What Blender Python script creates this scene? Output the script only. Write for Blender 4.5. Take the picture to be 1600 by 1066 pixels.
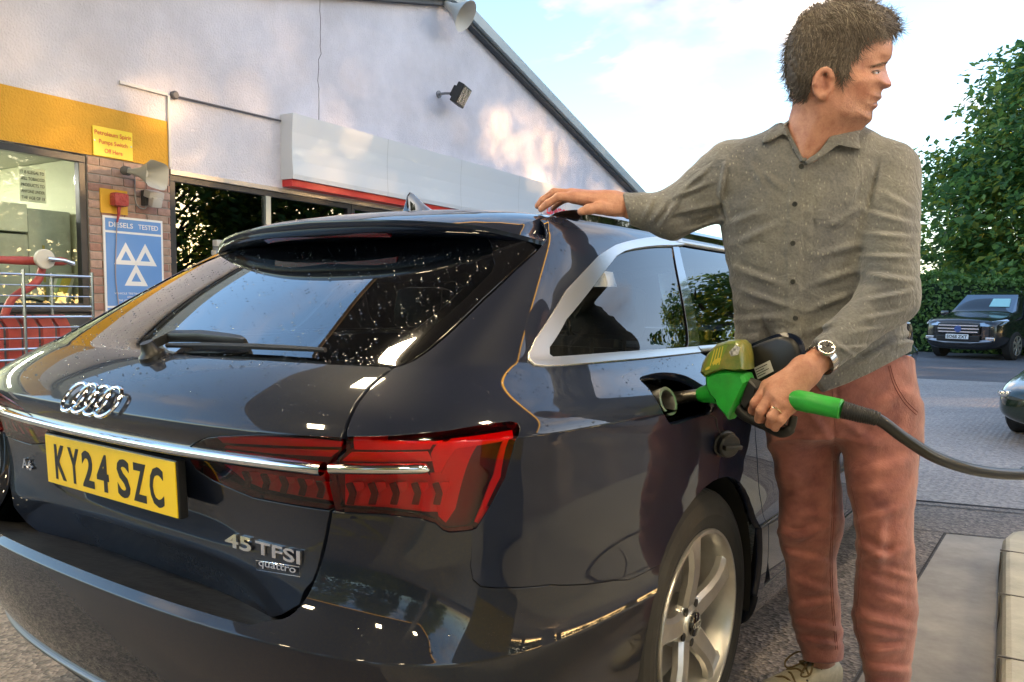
import bpy, bmesh, math, random
import numpy as np
from mathutils import Vector, Matrix
from mathutils.bvhtree import BVHTree
from mathutils.geometry import delaunay_2d_cdt
PI = math.pi
scene = bpy.context.scene
for o in list(bpy.data.objects): bpy.data.objects.remove(o)
COL = scene.collection
random.seed(7); np.random.seed(7)

# ---------------------------------------------------------------- camera
# world frame: x to the right of the near car, y forward along it, z up, rear bumper near y = 0
CX, CY_, CZ = 1.6675, -0.8197, 1.1630
YAW, PIT, ROLL, FPX, PCY = 0.618094, -0.087896, 0.014131, 1255.55, 586.56
_d = np.array([-math.sin(YAW)*math.cos(PIT), math.cos(YAW)*math.cos(PIT), math.sin(PIT)])
_r0 = np.array([math.cos(YAW), math.sin(YAW), 0.0]); _u0 = np.cross(_r0, _d)
_r = _r0*math.cos(ROLL)+_u0*math.sin(ROLL); _u = -_r0*math.sin(ROLL)+_u0*math.cos(ROLL)
CAMP = np.array([CX, CY_, CZ])
cam_data = bpy.data.cameras.new('camera'); cam = bpy.data.objects.new('camera', cam_data); COL.objects.link(cam)
cam.matrix_world = Matrix(((_r[0], _u[0], -_d[0], CX), (_r[1], _u[1], -_d[1], CY_), (_r[2], _u[2], -_d[2], CZ), (0, 0, 0, 1)))
cam_data.sensor_width = 36; cam_data.lens = 36*FPX/1600; cam_data.shift_y = (PCY-533)/1600
cam_data.clip_start = 0.05; cam_data.clip_end = 2000
scene.camera = cam

# ---------------------------------------------------------------- world, sun, exposure
SUN_AZ = math.radians(52)      # from +y towards +x
SUN_EL = math.radians(11)
w = bpy.data.worlds.new('World'); scene.world = w; w.use_nodes = True
nt = w.node_tree; nt.nodes.clear()
def wn(t, **k):
    n = nt.nodes.new(t)
    for a, b in k.items(): setattr(n, a, b)
    return n
sky = wn('ShaderNodeTexSky', sky_type='NISHITA', sun_disc=False, sun_elevation=SUN_EL, sun_rotation=SUN_AZ, air_density=1.0, dust_density=1.0, ozone_density=2.0)
tc = wn('ShaderNodeTexCoord'); sep = wn('ShaderNodeSeparateXYZ'); nt.links.new(tc.outputs['Generated'], sep.inputs[0])
# clouds: noise on the direction, flattened towards the horizon
mz = wn('ShaderNodeMath', operation='ADD'); mz.inputs[1].default_value = 0.18; nt.links.new(sep.outputs[2], mz.inputs[0])
mzx = wn('ShaderNodeMath', operation='MAXIMUM'); mzx.inputs[1].default_value = 0.06; nt.links.new(mz.outputs[0], mzx.inputs[0])
dv = wn('ShaderNodeVectorMath', operation='DIVIDE'); nt.links.new(tc.outputs['Generated'], dv.inputs[0])
cmb = wn('ShaderNodeCombineXYZ'); cmb.inputs[2].default_value = 1
nt.links.new(mzx.outputs[0], cmb.inputs[0]); nt.links.new(mzx.outputs[0], cmb.inputs[1]); nt.links.new(cmb.outputs[0], dv.inputs[1])
nz = wn('ShaderNodeTexNoise'); nz.inputs['Scale'].default_value = 1.5; nz.inputs['Detail'].default_value = 7; nz.inputs['Roughness'].default_value = 0.55; nz.inputs['Distortion'].default_value = 0.35
nt.links.new(dv.outputs[0], nz.inputs['Vector'])
rp = wn('ShaderNodeValToRGB'); rp.color_ramp.elements[0].position = 0.52; rp.color_ramp.elements[1].position = 0.72
nt.links.new(nz.outputs[0], rp.inputs[0])
nz2 = wn('ShaderNodeTexNoise'); nz2.inputs['Scale'].default_value = 2.4; nz2.inputs['Detail'].default_value = 5
nt.links.new(dv.outputs[0], nz2.inputs['Vector'])
rp2 = wn('ShaderNodeValToRGB'); rp2.color_ramp.elements[0].position = 0.35; rp2.color_ramp.elements[1].position = 0.62
rp2.color_ramp.elements[0].color = (4.4, 3.7, 3.1, 1); rp2.color_ramp.elements[1].color = (.95, 1.02, 1.3, 1)
nt.links.new(nz2.outputs[0], rp2.inputs[0])
mx = wn('ShaderNodeMixRGB'); nt.links.new(rp.outputs[0], mx.inputs[0]); nt.links.new(sky.outputs[0], mx.inputs[1]); nt.links.new(rp2.outputs[0], mx.inputs[2])
bg = wn('ShaderNodeBackground'); bg.inputs[1].default_value = 0.13
nt.links.new(mx.outputs[0], bg.inputs[0]); wo = wn('ShaderNodeOutputWorld'); nt.links.new(bg.outputs[0], wo.inputs[0])
sl = bpy.data.lights.new('sun', 'SUN'); sl.energy = 3.8; sl.angle = math.radians(0.9); sl.color = (1.0, 0.60, 0.27)
so = bpy.data.objects.new('sun', sl); COL.objects.link(so)
sdir = Vector((math.sin(SUN_AZ)*math.cos(SUN_EL), math.cos(SUN_AZ)*math.cos(SUN_EL), math.sin(SUN_EL)))
so.rotation_euler = sdir.to_track_quat('Z', 'Y').to_euler()
so.location = sdir*60
vs = scene.view_settings; vs.view_transform = 'Standard'; vs.look = 'None'; vs.gamma = 1; vs.use_curve_mapping = False
vs.exposure = 2.4
scene.render.engine = 'CYCLES'
# ---------------------------------------------------------------- helpers
def ray(px, py): return _d+_r*(px-800)/FPX+_u*(PCY-py)/FPX
def at_depth(px, py, D): return CAMP+ray(px, py)*D
def on_plane(px, py, p, n):
    v = ray(px, py); n = np.array(n, float); t = ((np.array(p, float)-CAMP)@n)/(v@n); return CAMP+v*t
def on_z(px, py, z=0.0): return on_plane(px, py, (0, 0, z), (0, 0, 1))
def link(o, parent=None):
    COL.objects.link(o)
    if parent is not None: o.parent = parent
    return o
def tag(o, label, cat, group=None):
    o['label'] = label; o['category'] = cat
    if group: o['group'] = group
    return o
def thing(name, label, cat, loc=(0, 0, 0), rotz=0, group=None):
    o = bpy.data.objects.new(name, None); COL.objects.link(o); o.location = loc; o.rotation_euler = (0, 0, rotz); o.empty_display_size = .1
    return tag(o, label, cat, group)
def mesh_obj(name, verts, faces, mat, parent=None, smooth=False, loc=None):
    me = bpy.data.meshes.new(name); me.from_pydata([tuple(map(float, v)) for v in verts], [], [tuple(map(int, f)) for f in faces]); me.update()
    if mat is not None: me.materials.append(mat)
    if smooth: me.polygons.foreach_set('use_smooth', [True]*len(me.polygons))
    o = bpy.data.objects.new(name, me); link(o, parent)
    if loc is not None: o.location = loc
    return o
def bm_obj(name, bm, mat, parent=None, smooth=False, loc=None, sharp=40):
    bmesh.ops.recalc_face_normals(bm, faces=bm.faces)
    me = bpy.data.meshes.new(name); bm.to_mesh(me); bm.free()
    if mat is not None: me.materials.append(mat)
    if smooth:
        me.polygons.foreach_set('use_smooth', [True]*len(me.polygons))
        try: me.set_sharp_from_angle(angle=math.radians(sharp))
        except Exception: pass
    o = bpy.data.objects.new(name, me); link(o, parent)
    if loc is not None: o.location = loc
    return o
def frame_from(axis, up=(0, 0, 1)):
    a = Vector(axis).normalized(); u = Vector(up)
    if abs(a.dot(u.normalized())) > .98: u = Vector((1, 0, 0))
    r = u.cross(a).normalized(); u2 = a.cross(r)
    return r, u2, a
def add_box(bm, c, size, rot=None, bevel=0.0):
    """box centred at c; rot = 3x3 Matrix"""
    b2 = bmesh.new(); bmesh.ops.create_cube(b2, size=1.0)
    for v in b2.verts: v.co = Vector((v.co.x*size[0], v.co.y*size[1], v.co.z*size[2]))
    if bevel > 0: bmesh.ops.bevel(b2, geom=list(b2.edges), offset=bevel, segments=2, affect='EDGES', profile=.6)
    M = (rot.to_4x4() if rot is not None else Matrix.Identity(4)); M.translation = Vector(c)
    b2.transform(M); merge(bm, b2)
def merge(bm, b2):
    me = bpy.data.meshes.new('tmp'); b2.to_mesh(me); b2.free(); bm.from_mesh(me); bpy.data.meshes.remove(me)
def add_lathe(bm, base, axis, prof, n=24, cap=True, up=(0, 0, 1)):
    """prof: list of (radius, height along axis)"""
    r, u, a = frame_from(axis, up); base = Vector(base); rings = []
    for (rad, h) in prof:
        rings.append([bm.verts.new(base+a*h+(r*math.cos(2*PI*k/n)+u*math.sin(2*PI*k/n))*rad) for k in range(n)])
    for A, B in zip(rings, rings[1:]):
        for k in range(n): bm.faces.new((A[k], A[(k+1) % n], B[(k+1) % n], B[k]))
    if cap:
        bm.faces.new(rings[0][::-1]); bm.faces.new(rings[-1])
def add_tube(bm, pts, rad, n=8, cap=True, closed=False):
    pts = [Vector(p) for p in pts]; m = len(pts); rings = []; prev = None
    for i, p in enumerate(pts):
        if closed: t = pts[(i+1) % m]-pts[i-1]
        else: t = (pts[min(i+1, m-1)]-pts[max(i-1, 0)])
        t.normalize()
        if prev is None:
            r, u, a = frame_from(t)
        else:
            r = prev-t*prev.dot(t); r.normalize(); u = t.cross(r)
        prev = r
        R = rad[i] if hasattr(rad, '__len__') else rad
        rings.append([bm.verts.new(p+(r*math.cos(2*PI*k/n)+u*math.sin(2*PI*k/n))*R) for k in range(n)])
    pairs = list(zip(rings, rings[1:]))
    if closed: pairs.append((rings[-1], rings[0]))
    for A, B in pairs:
        for k in range(n): bm.faces.new((A[k], A[(k+1) % n], B[(k+1) % n], B[k]))
    if cap and not closed:
        bm.faces.new(rings[0][::-1]); bm.faces.new(rings[-1])
def add_prism(bm, poly, origin, ux, uy, depth):
    """extrude 2D polygon in plane (ux,uy) by vector depth"""
    o = Vector(origin); ux = Vector(ux); uy = Vector(uy); d = Vector(depth)
    A = [bm.verts.new(o+ux*p[0]+uy*p[1]) for p in poly]; B = [bm.verts.new(v.co+d) for v in A]
    bm.faces.new(A[::-1]); bm.faces.new(B); n = len(A)
    for k in range(n): bm.faces.new((A[k], A[(k+1) % n], B[(k+1) % n], B[k]))
def loft(bm, rings, cap=True, closed=True):
    R = [[bm.verts.new(Vector(p)) for p in ring] for ring in rings]; n = len(R[0])
    for A, B in zip(R, R[1:]):
        for k in range(n if closed else n-1): bm.faces.new((A[k], A[(k+1) % n], B[(k+1) % n], B[k]))
    if cap and closed: bm.faces.new(R[0][::-1]); bm.faces.new(R[-1])
def crom(pts, n=8, closed=False):
    P = [np.array(p, float) for p in pts]; out = []; m = len(P)
    rng = range(m) if closed else range(m-1)
    for i in rng:
        p0 = P[(i-1) % m] if closed else P[max(i-1, 0)]; p1 = P[i]; p2 = P[(i+1) % m]; p3 = P[(i+2) % m] if closed else P[min(i+2, m-1)]
        for k in range(n):
            t = k/n; out.append(.5*((2*p1)+(-p0+p2)*t+(2*p0-5*p1+4*p2-p3)*t*t+(-p0+3*p1-3*p2+p3)*t**3))
    if not closed: out.append(P[-1])
    return out
def text_obj(name, body, mat, origin, ux, uy, height, width=None, parent=None, align='LEFT', bold=0.0, depth=0.001, spacing=1.0, res=3, extrude=0.0):
    """flat lettering; origin = lower left (or centre) of the line; scaled to cap height (and to width if given)"""
    cu = bpy.data.curves.new('txt', 'FONT'); cu.body = body; cu.align_x = 'LEFT'; cu.size = 1; cu.offset = bold; cu.space_character = spacing; cu.resolution_u = res; cu.extrude = extrude/(height/.73)
    t = bpy.data.objects.new('txt', cu); COL.objects.link(t)
    dg = bpy.context.evaluated_depsgraph_get(); dg.update(); me0 = bpy.data.meshes.new_from_object(t.evaluated_get(dg))
    bpy.data.objects.remove(t); bpy.data.curves.remove(cu)
    co = np.array([v.co[:] for v in me0.vertices]); fs = [tuple(p.vertices) for p in me0.polygons]; bpy.data.meshes.remove(me0)
    x0, x1 = co[:, 0].min(), co[:, 0].max(); sy = height/.73
    sx = sy if width is None else width/(x1-x0); co[:, 0] = (co[:, 0]-x0)*sx; co[:, 1] *= sy; co[:, 2] *= sy
    wd = (x1-x0)*sx; offx = {'LEFT': 0, 'CENTER': -wd/2, 'RIGHT': -wd}[align]
    ux = np.array(ux, float); ux /= np.linalg.norm(ux); uy = np.array(uy, float); uy /= np.linalg.norm(uy); n = np.cross(ux, uy); o = np.array(origin, float)
    V = o+np.outer(co[:, 0]+offx, ux)+np.outer(co[:, 1], uy)+np.outer(co[:, 2]+depth, n)
    return mesh_obj(name, V, fs, mat, parent)
# ---------------------------------------------------------------- materials
MATS = {}
def mat(name, col, rough=.5, metal=0.0, coat=0.0, spec=.5, bump=None, var=None, emit=None, trans=0.0, ior=1.5, coat_rough=.03, sheen=0):
    """bump=(scale, strength[, distance]); var=(scale, amount[, darkcol])"""
    if name in MATS: return MATS[name]
    m = bpy.data.materials.new(name); m.use_nodes = True; N = m.node_tree.nodes; L = m.node_tree.links; b = N['Principled BSDF']
    b.inputs['Base Color'].default_value = (*col, 1); b.inputs['Roughness'].default_value = rough; b.inputs['Metallic'].default_value = metal
    b.inputs['Coat Weight'].default_value = coat; b.inputs['Coat Roughness'].default_value = coat_rough; b.inputs['Specular IOR Level'].default_value = spec
    b.inputs['Transmission Weight'].default_value = trans; b.inputs['IOR'].default_value = ior
    if sheen: b.inputs['Sheen Weight'].default_value = sheen
    t = N.new('ShaderNodeTexCoord')
    if emit: b.inputs['Emission Color'].default_value = (*emit[0], 1); b.inputs['Emission Strength'].default_value = emit[1]
    if var:
        nz = N.new('ShaderNodeTexNoise'); nz.inputs['Scale'].default_value = var[0]; nz.inputs['Detail'].default_value = 6; nz.inputs['Roughness'].default_value = .65; L.new(t.outputs['Object'], nz.inputs['Vector'])
        rp = N.new('ShaderNodeValToRGB'); rp.color_ramp.elements[0].position = .32; rp.color_ramp.elements[1].position = .68
        d = var[2] if len(var) > 2 else tuple(c*(1-var[1]) for c in col)
        rp.color_ramp.elements[0].color = (*d, 1); rp.color_ramp.elements[1].color = (*[min(1, c*(1+.5*var[1])) for c in col], 1)
        L.new(nz.outputs[0], rp.inputs[0]); L.new(rp.outputs[0], b.inputs['Base Color'])
    if bump:
        nb = N.new('ShaderNodeTexNoise'); nb.inputs['Scale'].default_value = bump[0]; nb.inputs['Detail'].default_value = 4; L.new(t.outputs['Object'], nb.inputs['Vector'])
        bp = N.new('ShaderNodeBump'); bp.inputs['Strength'].default_value = bump[1]; bp.inputs['Distance'].default_value = bump[2] if len(bump) > 2 else .01
        L.new(nb.outputs[0], bp.inputs['Height']); L.new(bp.outputs[0], b.inputs['Normal'])
    MATS[name] = m; return m
def glass_mat(name, tint, ior=1.5, boost=1.0, rough=0.0):
    """thin pane: tinted see-through plus mirror reflection by Fresnel"""
    if name in MATS: return MATS[name]
    m = bpy.data.materials.new(name); m.use_nodes = True; N = m.node_tree.nodes; L = m.node_tree.links; N.clear()
    out = N.new('ShaderNodeOutputMaterial'); tr = N.new('ShaderNodeBsdfTransparent'); tr.inputs[0].default_value = (*tint, 1)
    gl = N.new('ShaderNodeBsdfGlossy'); gl.inputs['Roughness'].default_value = rough; fr = N.new('ShaderNodeFresnel'); fr.inputs[0].default_value = ior
    mu = N.new('ShaderNodeMath'); mu.operation = 'MULTIPLY'; mu.inputs[1].default_value = boost; mu.use_clamp = True; L.new(fr.outputs[0], mu.inputs[0])
    mx = N.new('ShaderNodeMixShader'); L.new(mu.outputs[0], mx.inputs[0]); L.new(tr.outputs[0], mx.inputs[1]); L.new(gl.outputs[0], mx.inputs[2]); L.new(mx.outputs[0], out.inputs[0])
    MATS[name] = m; return m
# ---------------------------------------------------------------- the setting
WPH = math.radians(-4); WE = np.array([math.sin(WPH), math.cos(WPH), 0]); WN = np.array([math.cos(WPH), -math.sin(WPH), 0]); WOFF = -5.3
def WP(l, z, d=0.0): return WE*l+WN*(WOFF+d)+np.array([0, 0, z])
UZ = np.array([0, 0, 1.0])
def wbox(bm, l0, l1, z0, z1, d0, d1, bevel=0.0):
    R = Matrix((Vector(WE), Vector(-WN), Vector(UZ))).transposed()
    add_box(bm, WP((l0+l1)/2, (z0+z1)/2, (d0+d1)/2), (abs(l1-l0), abs(d1-d0), abs(z1-z0)), R, bevel)
def struct(o): o['kind'] = 'structure'; return o
# ground materials
def ground_mat(name, col, dark, sc, bumpd, speck=None, rib=False, rough=.8):
    m = bpy.data.materials.new(name); m.use_nodes = True; N = m.node_tree.nodes; L = m.node_tree.links; b = N['Principled BSDF']; b.inputs['Roughness'].default_value = rough
    t = N.new('ShaderNodeTexCoord'); n1 = N.new('ShaderNodeTexNoise'); n1.inputs['Scale'].default_value = sc; n1.inputs['Detail'].default_value = 10; n1.inputs['Roughness'].default_value = .7; L.new(t.outputs['Object'], n1.inputs['Vector'])
    n2 = N.new('ShaderNodeTexNoise'); n2.inputs['Scale'].default_value = .9; n2.inputs['Detail'].default_value = 6; L.new(t.outputs['Object'], n2.inputs['Vector'])
    ad = N.new('ShaderNodeMath'); ad.operation = 'MULTIPLY_ADD'; ad.inputs[1].default_value = .55; L.new(n1.outputs[0], ad.inputs[0]); m2 = N.new('ShaderNodeMath'); m2.operation = 'MULTIPLY'; m2.inputs[1].default_value = .45; L.new(n2.outputs[0], m2.inputs[0]); L.new(m2.outputs[0], ad.inputs[2])
    rp = N.new('ShaderNodeValToRGB'); rp.color_ramp.elements[0].position = .36; rp.color_ramp.elements[1].position = .64; rp.color_ramp.elements[0].color = (*dark, 1); rp.color_ramp.elements[1].color = (*col, 1); L.new(ad.outputs[0], rp.inputs[0]); colo = rp.outputs[0]
    hgt = n1.outputs[0]
    if speck:
        v = N.new('ShaderNodeTexVoronoi'); v.inputs['Scale'].default_value = speck[0]; v.inputs['Randomness'].default_value = 1; L.new(t.outputs['Object'], v.inputs['Vector'])
        r2 = N.new('ShaderNodeValToRGB'); r2.color_ramp.elements[0].position = .0; r2.color_ramp.elements[1].position = 1; 
        sx = N.new('ShaderNodeSeparateColor'); L.new(v.outputs['Color'], sx.inputs[0])
        r2.color_ramp.elements[0].color = (.35, .33, .31, 1); r2.color_ramp.elements[1].color = (1.9, 1.75, 1.6, 1); L.new(sx.outputs[0], r2.inputs[0])
        mx = N.new('ShaderNodeMixRGB'); mx.blend_type = 'MULTIPLY'; mx.inputs[0].default_value = speck[1]; L.new(colo, mx.inputs[1]); L.new(r2.outputs[0], mx.inputs[2]); colo = mx.outputs[0]; hgt = v.outputs['Distance']
    L.new(colo, b.inputs['Base Color'])
    bp = N.new('ShaderNodeBump'); bp.inputs['Strength'].default_value = .8; bp.inputs['Distance'].default_value = bumpd
    if rib:
        wv = N.new('ShaderNodeTexWave'); wv.inputs['Scale'].default_value = 6.5; wv.inputs['Distortion'].default_value = 2.5; wv.inputs['Detail'].default_value = 3; wv.bands_direction = 'X'; L.new(t.outputs['Object'], wv.inputs['Vector'])
        a2 = N.new('ShaderNodeMath'); a2.operation = 'ADD'; L.new(wv.outputs[0], a2.inputs[0]); L.new(hgt, a2.inputs[1]); hgt = a2.outputs[0]
    L.new(hgt, bp.inputs['Height']); L.new(bp.outputs[0], b.inputs['Normal']); MATS[name] = m; return m
ASPH = ground_mat('asphalt', (.16, .157, .165), (.085, .085, .092), 40, .004, (140, .35))
CONC = ground_mat('worn_concrete', (.46, .41, .335), (.22, .19, .155), 4, .002, None, rough=.55)
AGGR = ground_mat('exposed_aggregate', (.25, .22, .195), (.10, .09, .082), 30, .006, (75, .8), rough=.6)
RIBC = ground_mat('ribbed_concrete', (.38, .36, .345), (.25, .235, .23), 18, .004, (60, .45), rib=True, rough=.65)
bm = bmesh.new(); bmesh.ops.create_grid(bm, x_segments=1, y_segments=1, size=150); struct(bm_obj('ground', bm, ASPH))
def slab(name, poly, m, z=.004):
    return struct(mesh_obj(name, [(x, y, z) for x, y in poly], [tuple(range(len(poly)))], m))
slab('forecourt_aggregate', [(-5.2, -9), (1.2, -9), (1.13, 3.86), (1.9, 4.05), (9, 6.0), (9, 6.7), (1.5, 4.70), (.92, 4.54), (-6.0, 2.9)], AGGR)
slab('forecourt_concrete', [(1.215, -9), (9, -9), (9, 5.98), (1.5, 3.95), (1.145, 3.85)], CONC)
slab('forecourt_ribbed', [(-6.0, 2.94), (.92, 4.575), (1.5, 4.735), (9, 6.74), (9, 16), (-6.9, 13.2)], RIBC)
# drain channel and joints (narrow dark recess strips)
JNT = mat('joint_dark', (.06, .055, .05), .9)
for nm, a, b, wd in (('drain_slot', (.3, 4.28), (6, 5.78), .014), ('drain_slot', (.3, 4.40), (6, 5.90), .014), ('slab_joint', (1.0, 3.82), (6, 5.17), .008), ('slab_joint', (1.20, -4), (1.135, 3.84), .006)):
    a = np.array(a); b = np.array(b); t = (b-a)/np.linalg.norm(b-a); nn_ = np.array([-t[1], t[0]])*wd/2
    struct(mesh_obj(nm, [(*(a-nn_), .008), (*(b-nn_), .008), (*(b+nn_), .008), (*(a+nn_), .008)], [(0, 1, 2, 3)], JNT))
# yellow hatch painted behind the car
YPNT = mat('yellow_road_paint', (.42, .36, .04), .6, var=(8, .5))
hatch = [((-1.6, -1.9), (1.2, -1.7)), ((-1.6, -2.6), (1.2, -2.4)), ((-1.2, -1.86), (-.3, -2.5)), ((-.4, -1.8), (.5, -2.45)), ((.4, -1.75), (1.2, -2.4)), ((-1.6, -1.88), (-1.6, -2.6)), ((-2.6, -.9), (-1.5, -1.2)), ((-2.5, -.1), (-2.5, -1.8))]
for a, b in hatch:
    a = np.array(a); b = np.array(b); t = (b-a)/np.linalg.norm(b-a); nn_ = np.array([-t[1], t[0]])*.05
    struct(mesh_obj('painted_line', [(*(a-nn_), .0085), (*(b-nn_), .0085), (*(b+nn_), .0085), (*(a+nn_), .0085)], [(0, 1, 2, 3)], YPNT))
# ---------------------------------------------------------------- shop building
def render_mat(name, col, d=.012):
    return mat(name, col, .85, bump=(55, .9, d), var=(1.1, .17))
ROUGHC = render_mat('roughcast_wall', (.67, .645, .69)); YBAND = render_mat('roughcast_yellow', (.66, .36, .035)); FRAME = mat('window_frame_dark', (.018, .022, .030), .4)
shop = thing('shop_building', 'rendered petrol station shop with sloping roof edge, yellow band and brick pier', 'building', tuple(WP(4, 0)))
S0 = -Vector(WP(4, 0))
def sp_(o): o.location = S0; return o            # parts keep world coordinates under the building's empty
gz = lambda l: 5.37-abs(l-8.45)*.268
bm = bmesh.new()
add_prism(bm, [(-.6, 2.41), (17.4, 2.41), (17.4, gz(17.4)), (8.45, gz(8.45)), (-.6, gz(-.6))], WP(0, 0, -.25), WE, UZ, Vector(WN)*.25); sp_(bm_obj('gable_wall', bm, ROUGHC, shop))
bm = bmesh.new(); wbox(bm, -.6, 4.03, 2.412, 2.85, .002, .008); sp_(bm_obj('yellow_band', bm, YBAND, shop))
bm = bmesh.new()
for (a, b) in (((8.45, gz(8.45)), (17.7, gz(17.7))), ((-.9, gz(-.9)), (8.45, gz(8.45)))):
    bm = bmesh.new()
    tdir = np.array([b[0]-a[0], b[1]-a[1]]); ang = math.atan2(tdir[1], tdir[0])
    P0 = WP(a[0], a[1], 0); P1 = WP(b[0], b[1], 0); ax = (P1-P0); L_ = np.linalg.norm(ax); ax /= L_; upv = np.cross(WN, ax); upv = upv if upv[2] > 0 else -upv
    R = Matrix((Vector(ax), Vector(WN), Vector(upv))).transposed(); add_box(bm, (P0+P1)/2+upv*.05-WN*.08, (L_, .5, .16), R, .01)
    sp_(bm_obj('verge_board', bm, mat('verge_grey', (.36, .42, .43), .5), shop))
    bm = bmesh.new(); add_box(bm, (P0+P1)/2-upv*.06+WN*.06, (L_, .10, .05), R, .0); sp_(bm_obj('verge_trim', bm, mat('verge_dark', (.05, .06, .07), .6), shop))
bm = bmesh.new(); wbox(bm, 17.25, 17.4, 0, 2.41, -.25, 0); sp_(bm_obj('end_pier', bm, ROUGHC, shop))
# brick pier between the windows: mortar core + single bricks
bm = bmesh.new(); wbox(bm, 3.215, 4.025, 0, 2.41, -.12, -.006); pier = sp_(bm_obj('brick_pier', bm, mat('mortar', (.36, .33, .30), .9, bump=(80, .5, .004)), shop))
BRK = [mat('brick_%s' % n_, c_, .85, bump=(70, .6, .005), var=(18, .25)) for n_, c_ in (('pink', (.40, .245, .195)), ('tan', (.38, .265, .205)), ('red', (.34, .19, .15)), ('pale', (.44, .30, .245)))]
bmsh = {}
def brick_mesh(lw, m):
    k = (round(lw, 3), m.name)
    if k not in bmsh:
        b_ = bmesh.new(); R = Matrix((Vector(WE), Vector(-WN), Vector(UZ))).transposed(); add_box(b_, (0, 0, 0), (lw, .05, .065), R, .004); me = bpy.data.meshes.new('brick'); b_.to_mesh(me); b_.free(); me.materials.append(m); bmsh[k] = me
    return bmsh[k]
rnd = random.Random(3); z = 2.405-.0375
while z > .55:
    r = int(round(z/.075)); lens = [.215, .215, .215, .1425] if r % 2 else [.1025, .215, .215, .215, .04]
    l = 3.216
    for lw in lens:
        lw2 = min(lw, 4.024-l)
        if lw2 > .02:
            o = bpy.data.objects.new('brick', brick_mesh(lw2, rnd.choice(BRK))); link(o, pier); o.location = Vector(WP(l+lw2/2, z, -.022+rnd.uniform(-.002, .002)))
        l += lw+.01
    z -= .075
# windows: frames, panes
def window(l0, l1, z0, z1, posts=(), glassm=None, nm='shop_window', fw=.06):
    bm = bmesh.new(); wbox(bm, l0, l1, z1-fw, z1, -.08, -.01, .004); fr = sp_(bm_obj(nm, bm, FRAME, shop)); 
    def pc(n_, a0, a1, b0, b1, m=FRAME, d=(-.08, -.012)):
        bm = bmesh.new(); wbox(bm, a0, a1, b0, b1, d[0], d[1], .004 if m is FRAME else 0); o = bm_obj(n_, bm, m, fr)
    pc('frame_post', l0, l0+fw, z0, z1-fw); pc('frame_post', l1-fw, l1, z0, z1-fw); pc('frame_rail', l0+fw, l1-fw, z0, z0+fw)
    edges = [l0+fw]+[p for p in posts]+[l1-fw]
    for p in posts: pc('frame_post', p-.035, p+.035, z0+fw, z1-fw, mat('frame_steel', (.30, .36, .40), .35, metal=.6))
    for a, b in zip(edges, edges[1:]): pc('pane', a+.02, b-.02, z0+fw, z1-fw, glassm, (-.05, -.046))
    return fr
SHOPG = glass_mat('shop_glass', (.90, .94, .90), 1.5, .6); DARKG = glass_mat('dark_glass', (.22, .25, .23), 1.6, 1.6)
window(-.45, 3.205, 1.06, 2.40, (1.2,), SHOPG)
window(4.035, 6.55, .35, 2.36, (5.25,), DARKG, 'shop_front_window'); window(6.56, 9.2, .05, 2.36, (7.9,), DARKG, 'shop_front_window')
bm = bmesh.new(); wbox(bm, 9.2, 17.25, 0, 2.41, -.2, -.02); sp_(bm_obj('lower_wall', bm, ROUGHC, shop))
bm = bmesh.new(); wbox(bm, -.45, 3.2, .78, 1.044, -.07, -.02, .004); sp_(bm_obj('stall_riser', bm, mat('riser_dark', (.035, .045, .058), .45), shop))
bm = bmesh.new(); wbox(bm, -.45, 3.2, 0, .77, -.07, -.03, .004); sp_(bm_obj('stall_riser', bm, mat('riser_dark', (.035, .045, .058), .45), shop))
bm = bmesh.new(); wbox(bm, -.45, 3.21, 1.045, 1.075, -.08, .03, .004); sp_(bm_obj('window_sill', bm, FRAME, shop))
bm = bmesh.new(); wbox(bm, -.6, -.45, 0, 2.41, -.2, -.01); sp_(bm_obj('lower_wall', bm, ROUGHC, shop))
bm = bmesh.new(); wbox(bm, 4.03, 9.2, 2.36, 2.408, -.08, .015, .003); sp_(bm_obj('window_head', bm, mat('head_steel', (.42, .40, .37), .4, metal=.5), shop))
# white sign box with red underside further along the wall
bm = bmesh.new()
prof = [(0, 2.50), (.185, 2.50), (.192, 2.55), (.180, 2.70), (.176, 2.85), (.180, 3.0), (.192, 3.15), (.195, 3.20), (0, 3.20)]
loft(bm, [[WP(l, z_, .002+d_) for d_, z_ in prof] for l in (5.42, 8.6, 11.8, 15.6)]); fas = sp_(bm_obj('sign_fascia', bm, mat('fascia_white', (.66, .69, .72), .25, coat=.6), shop))
bm = bmesh.new(); wbox(bm, 5.44, 15.6, 2.425, 2.498, .002, .15); sp_(bm_obj('fascia_red_edge', bm, mat('fascia_red', (.62, .035, .03), .35), shop))
o = text_obj('sign_lettering', 'Lawson', mat('sign_red', (.75, .02, .05), .4), WP(11.05, 2.70, .225), -WE*-1, UZ, .20, None, shop, bold=.02); sp_(o)
for l in (7.0, 8.6, 10.2, 11.8):
    bm = bmesh.new(); loft(bm, [[WP(l+k, z_, .003+d_) for d_, z_ in prof[1:-1]] for k in (0, .006)], cap=False, closed=False); sp_(bm_obj('fascia_seam', bm, mat('seam_grey', (.35, .37, .38), .5), shop))
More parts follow.
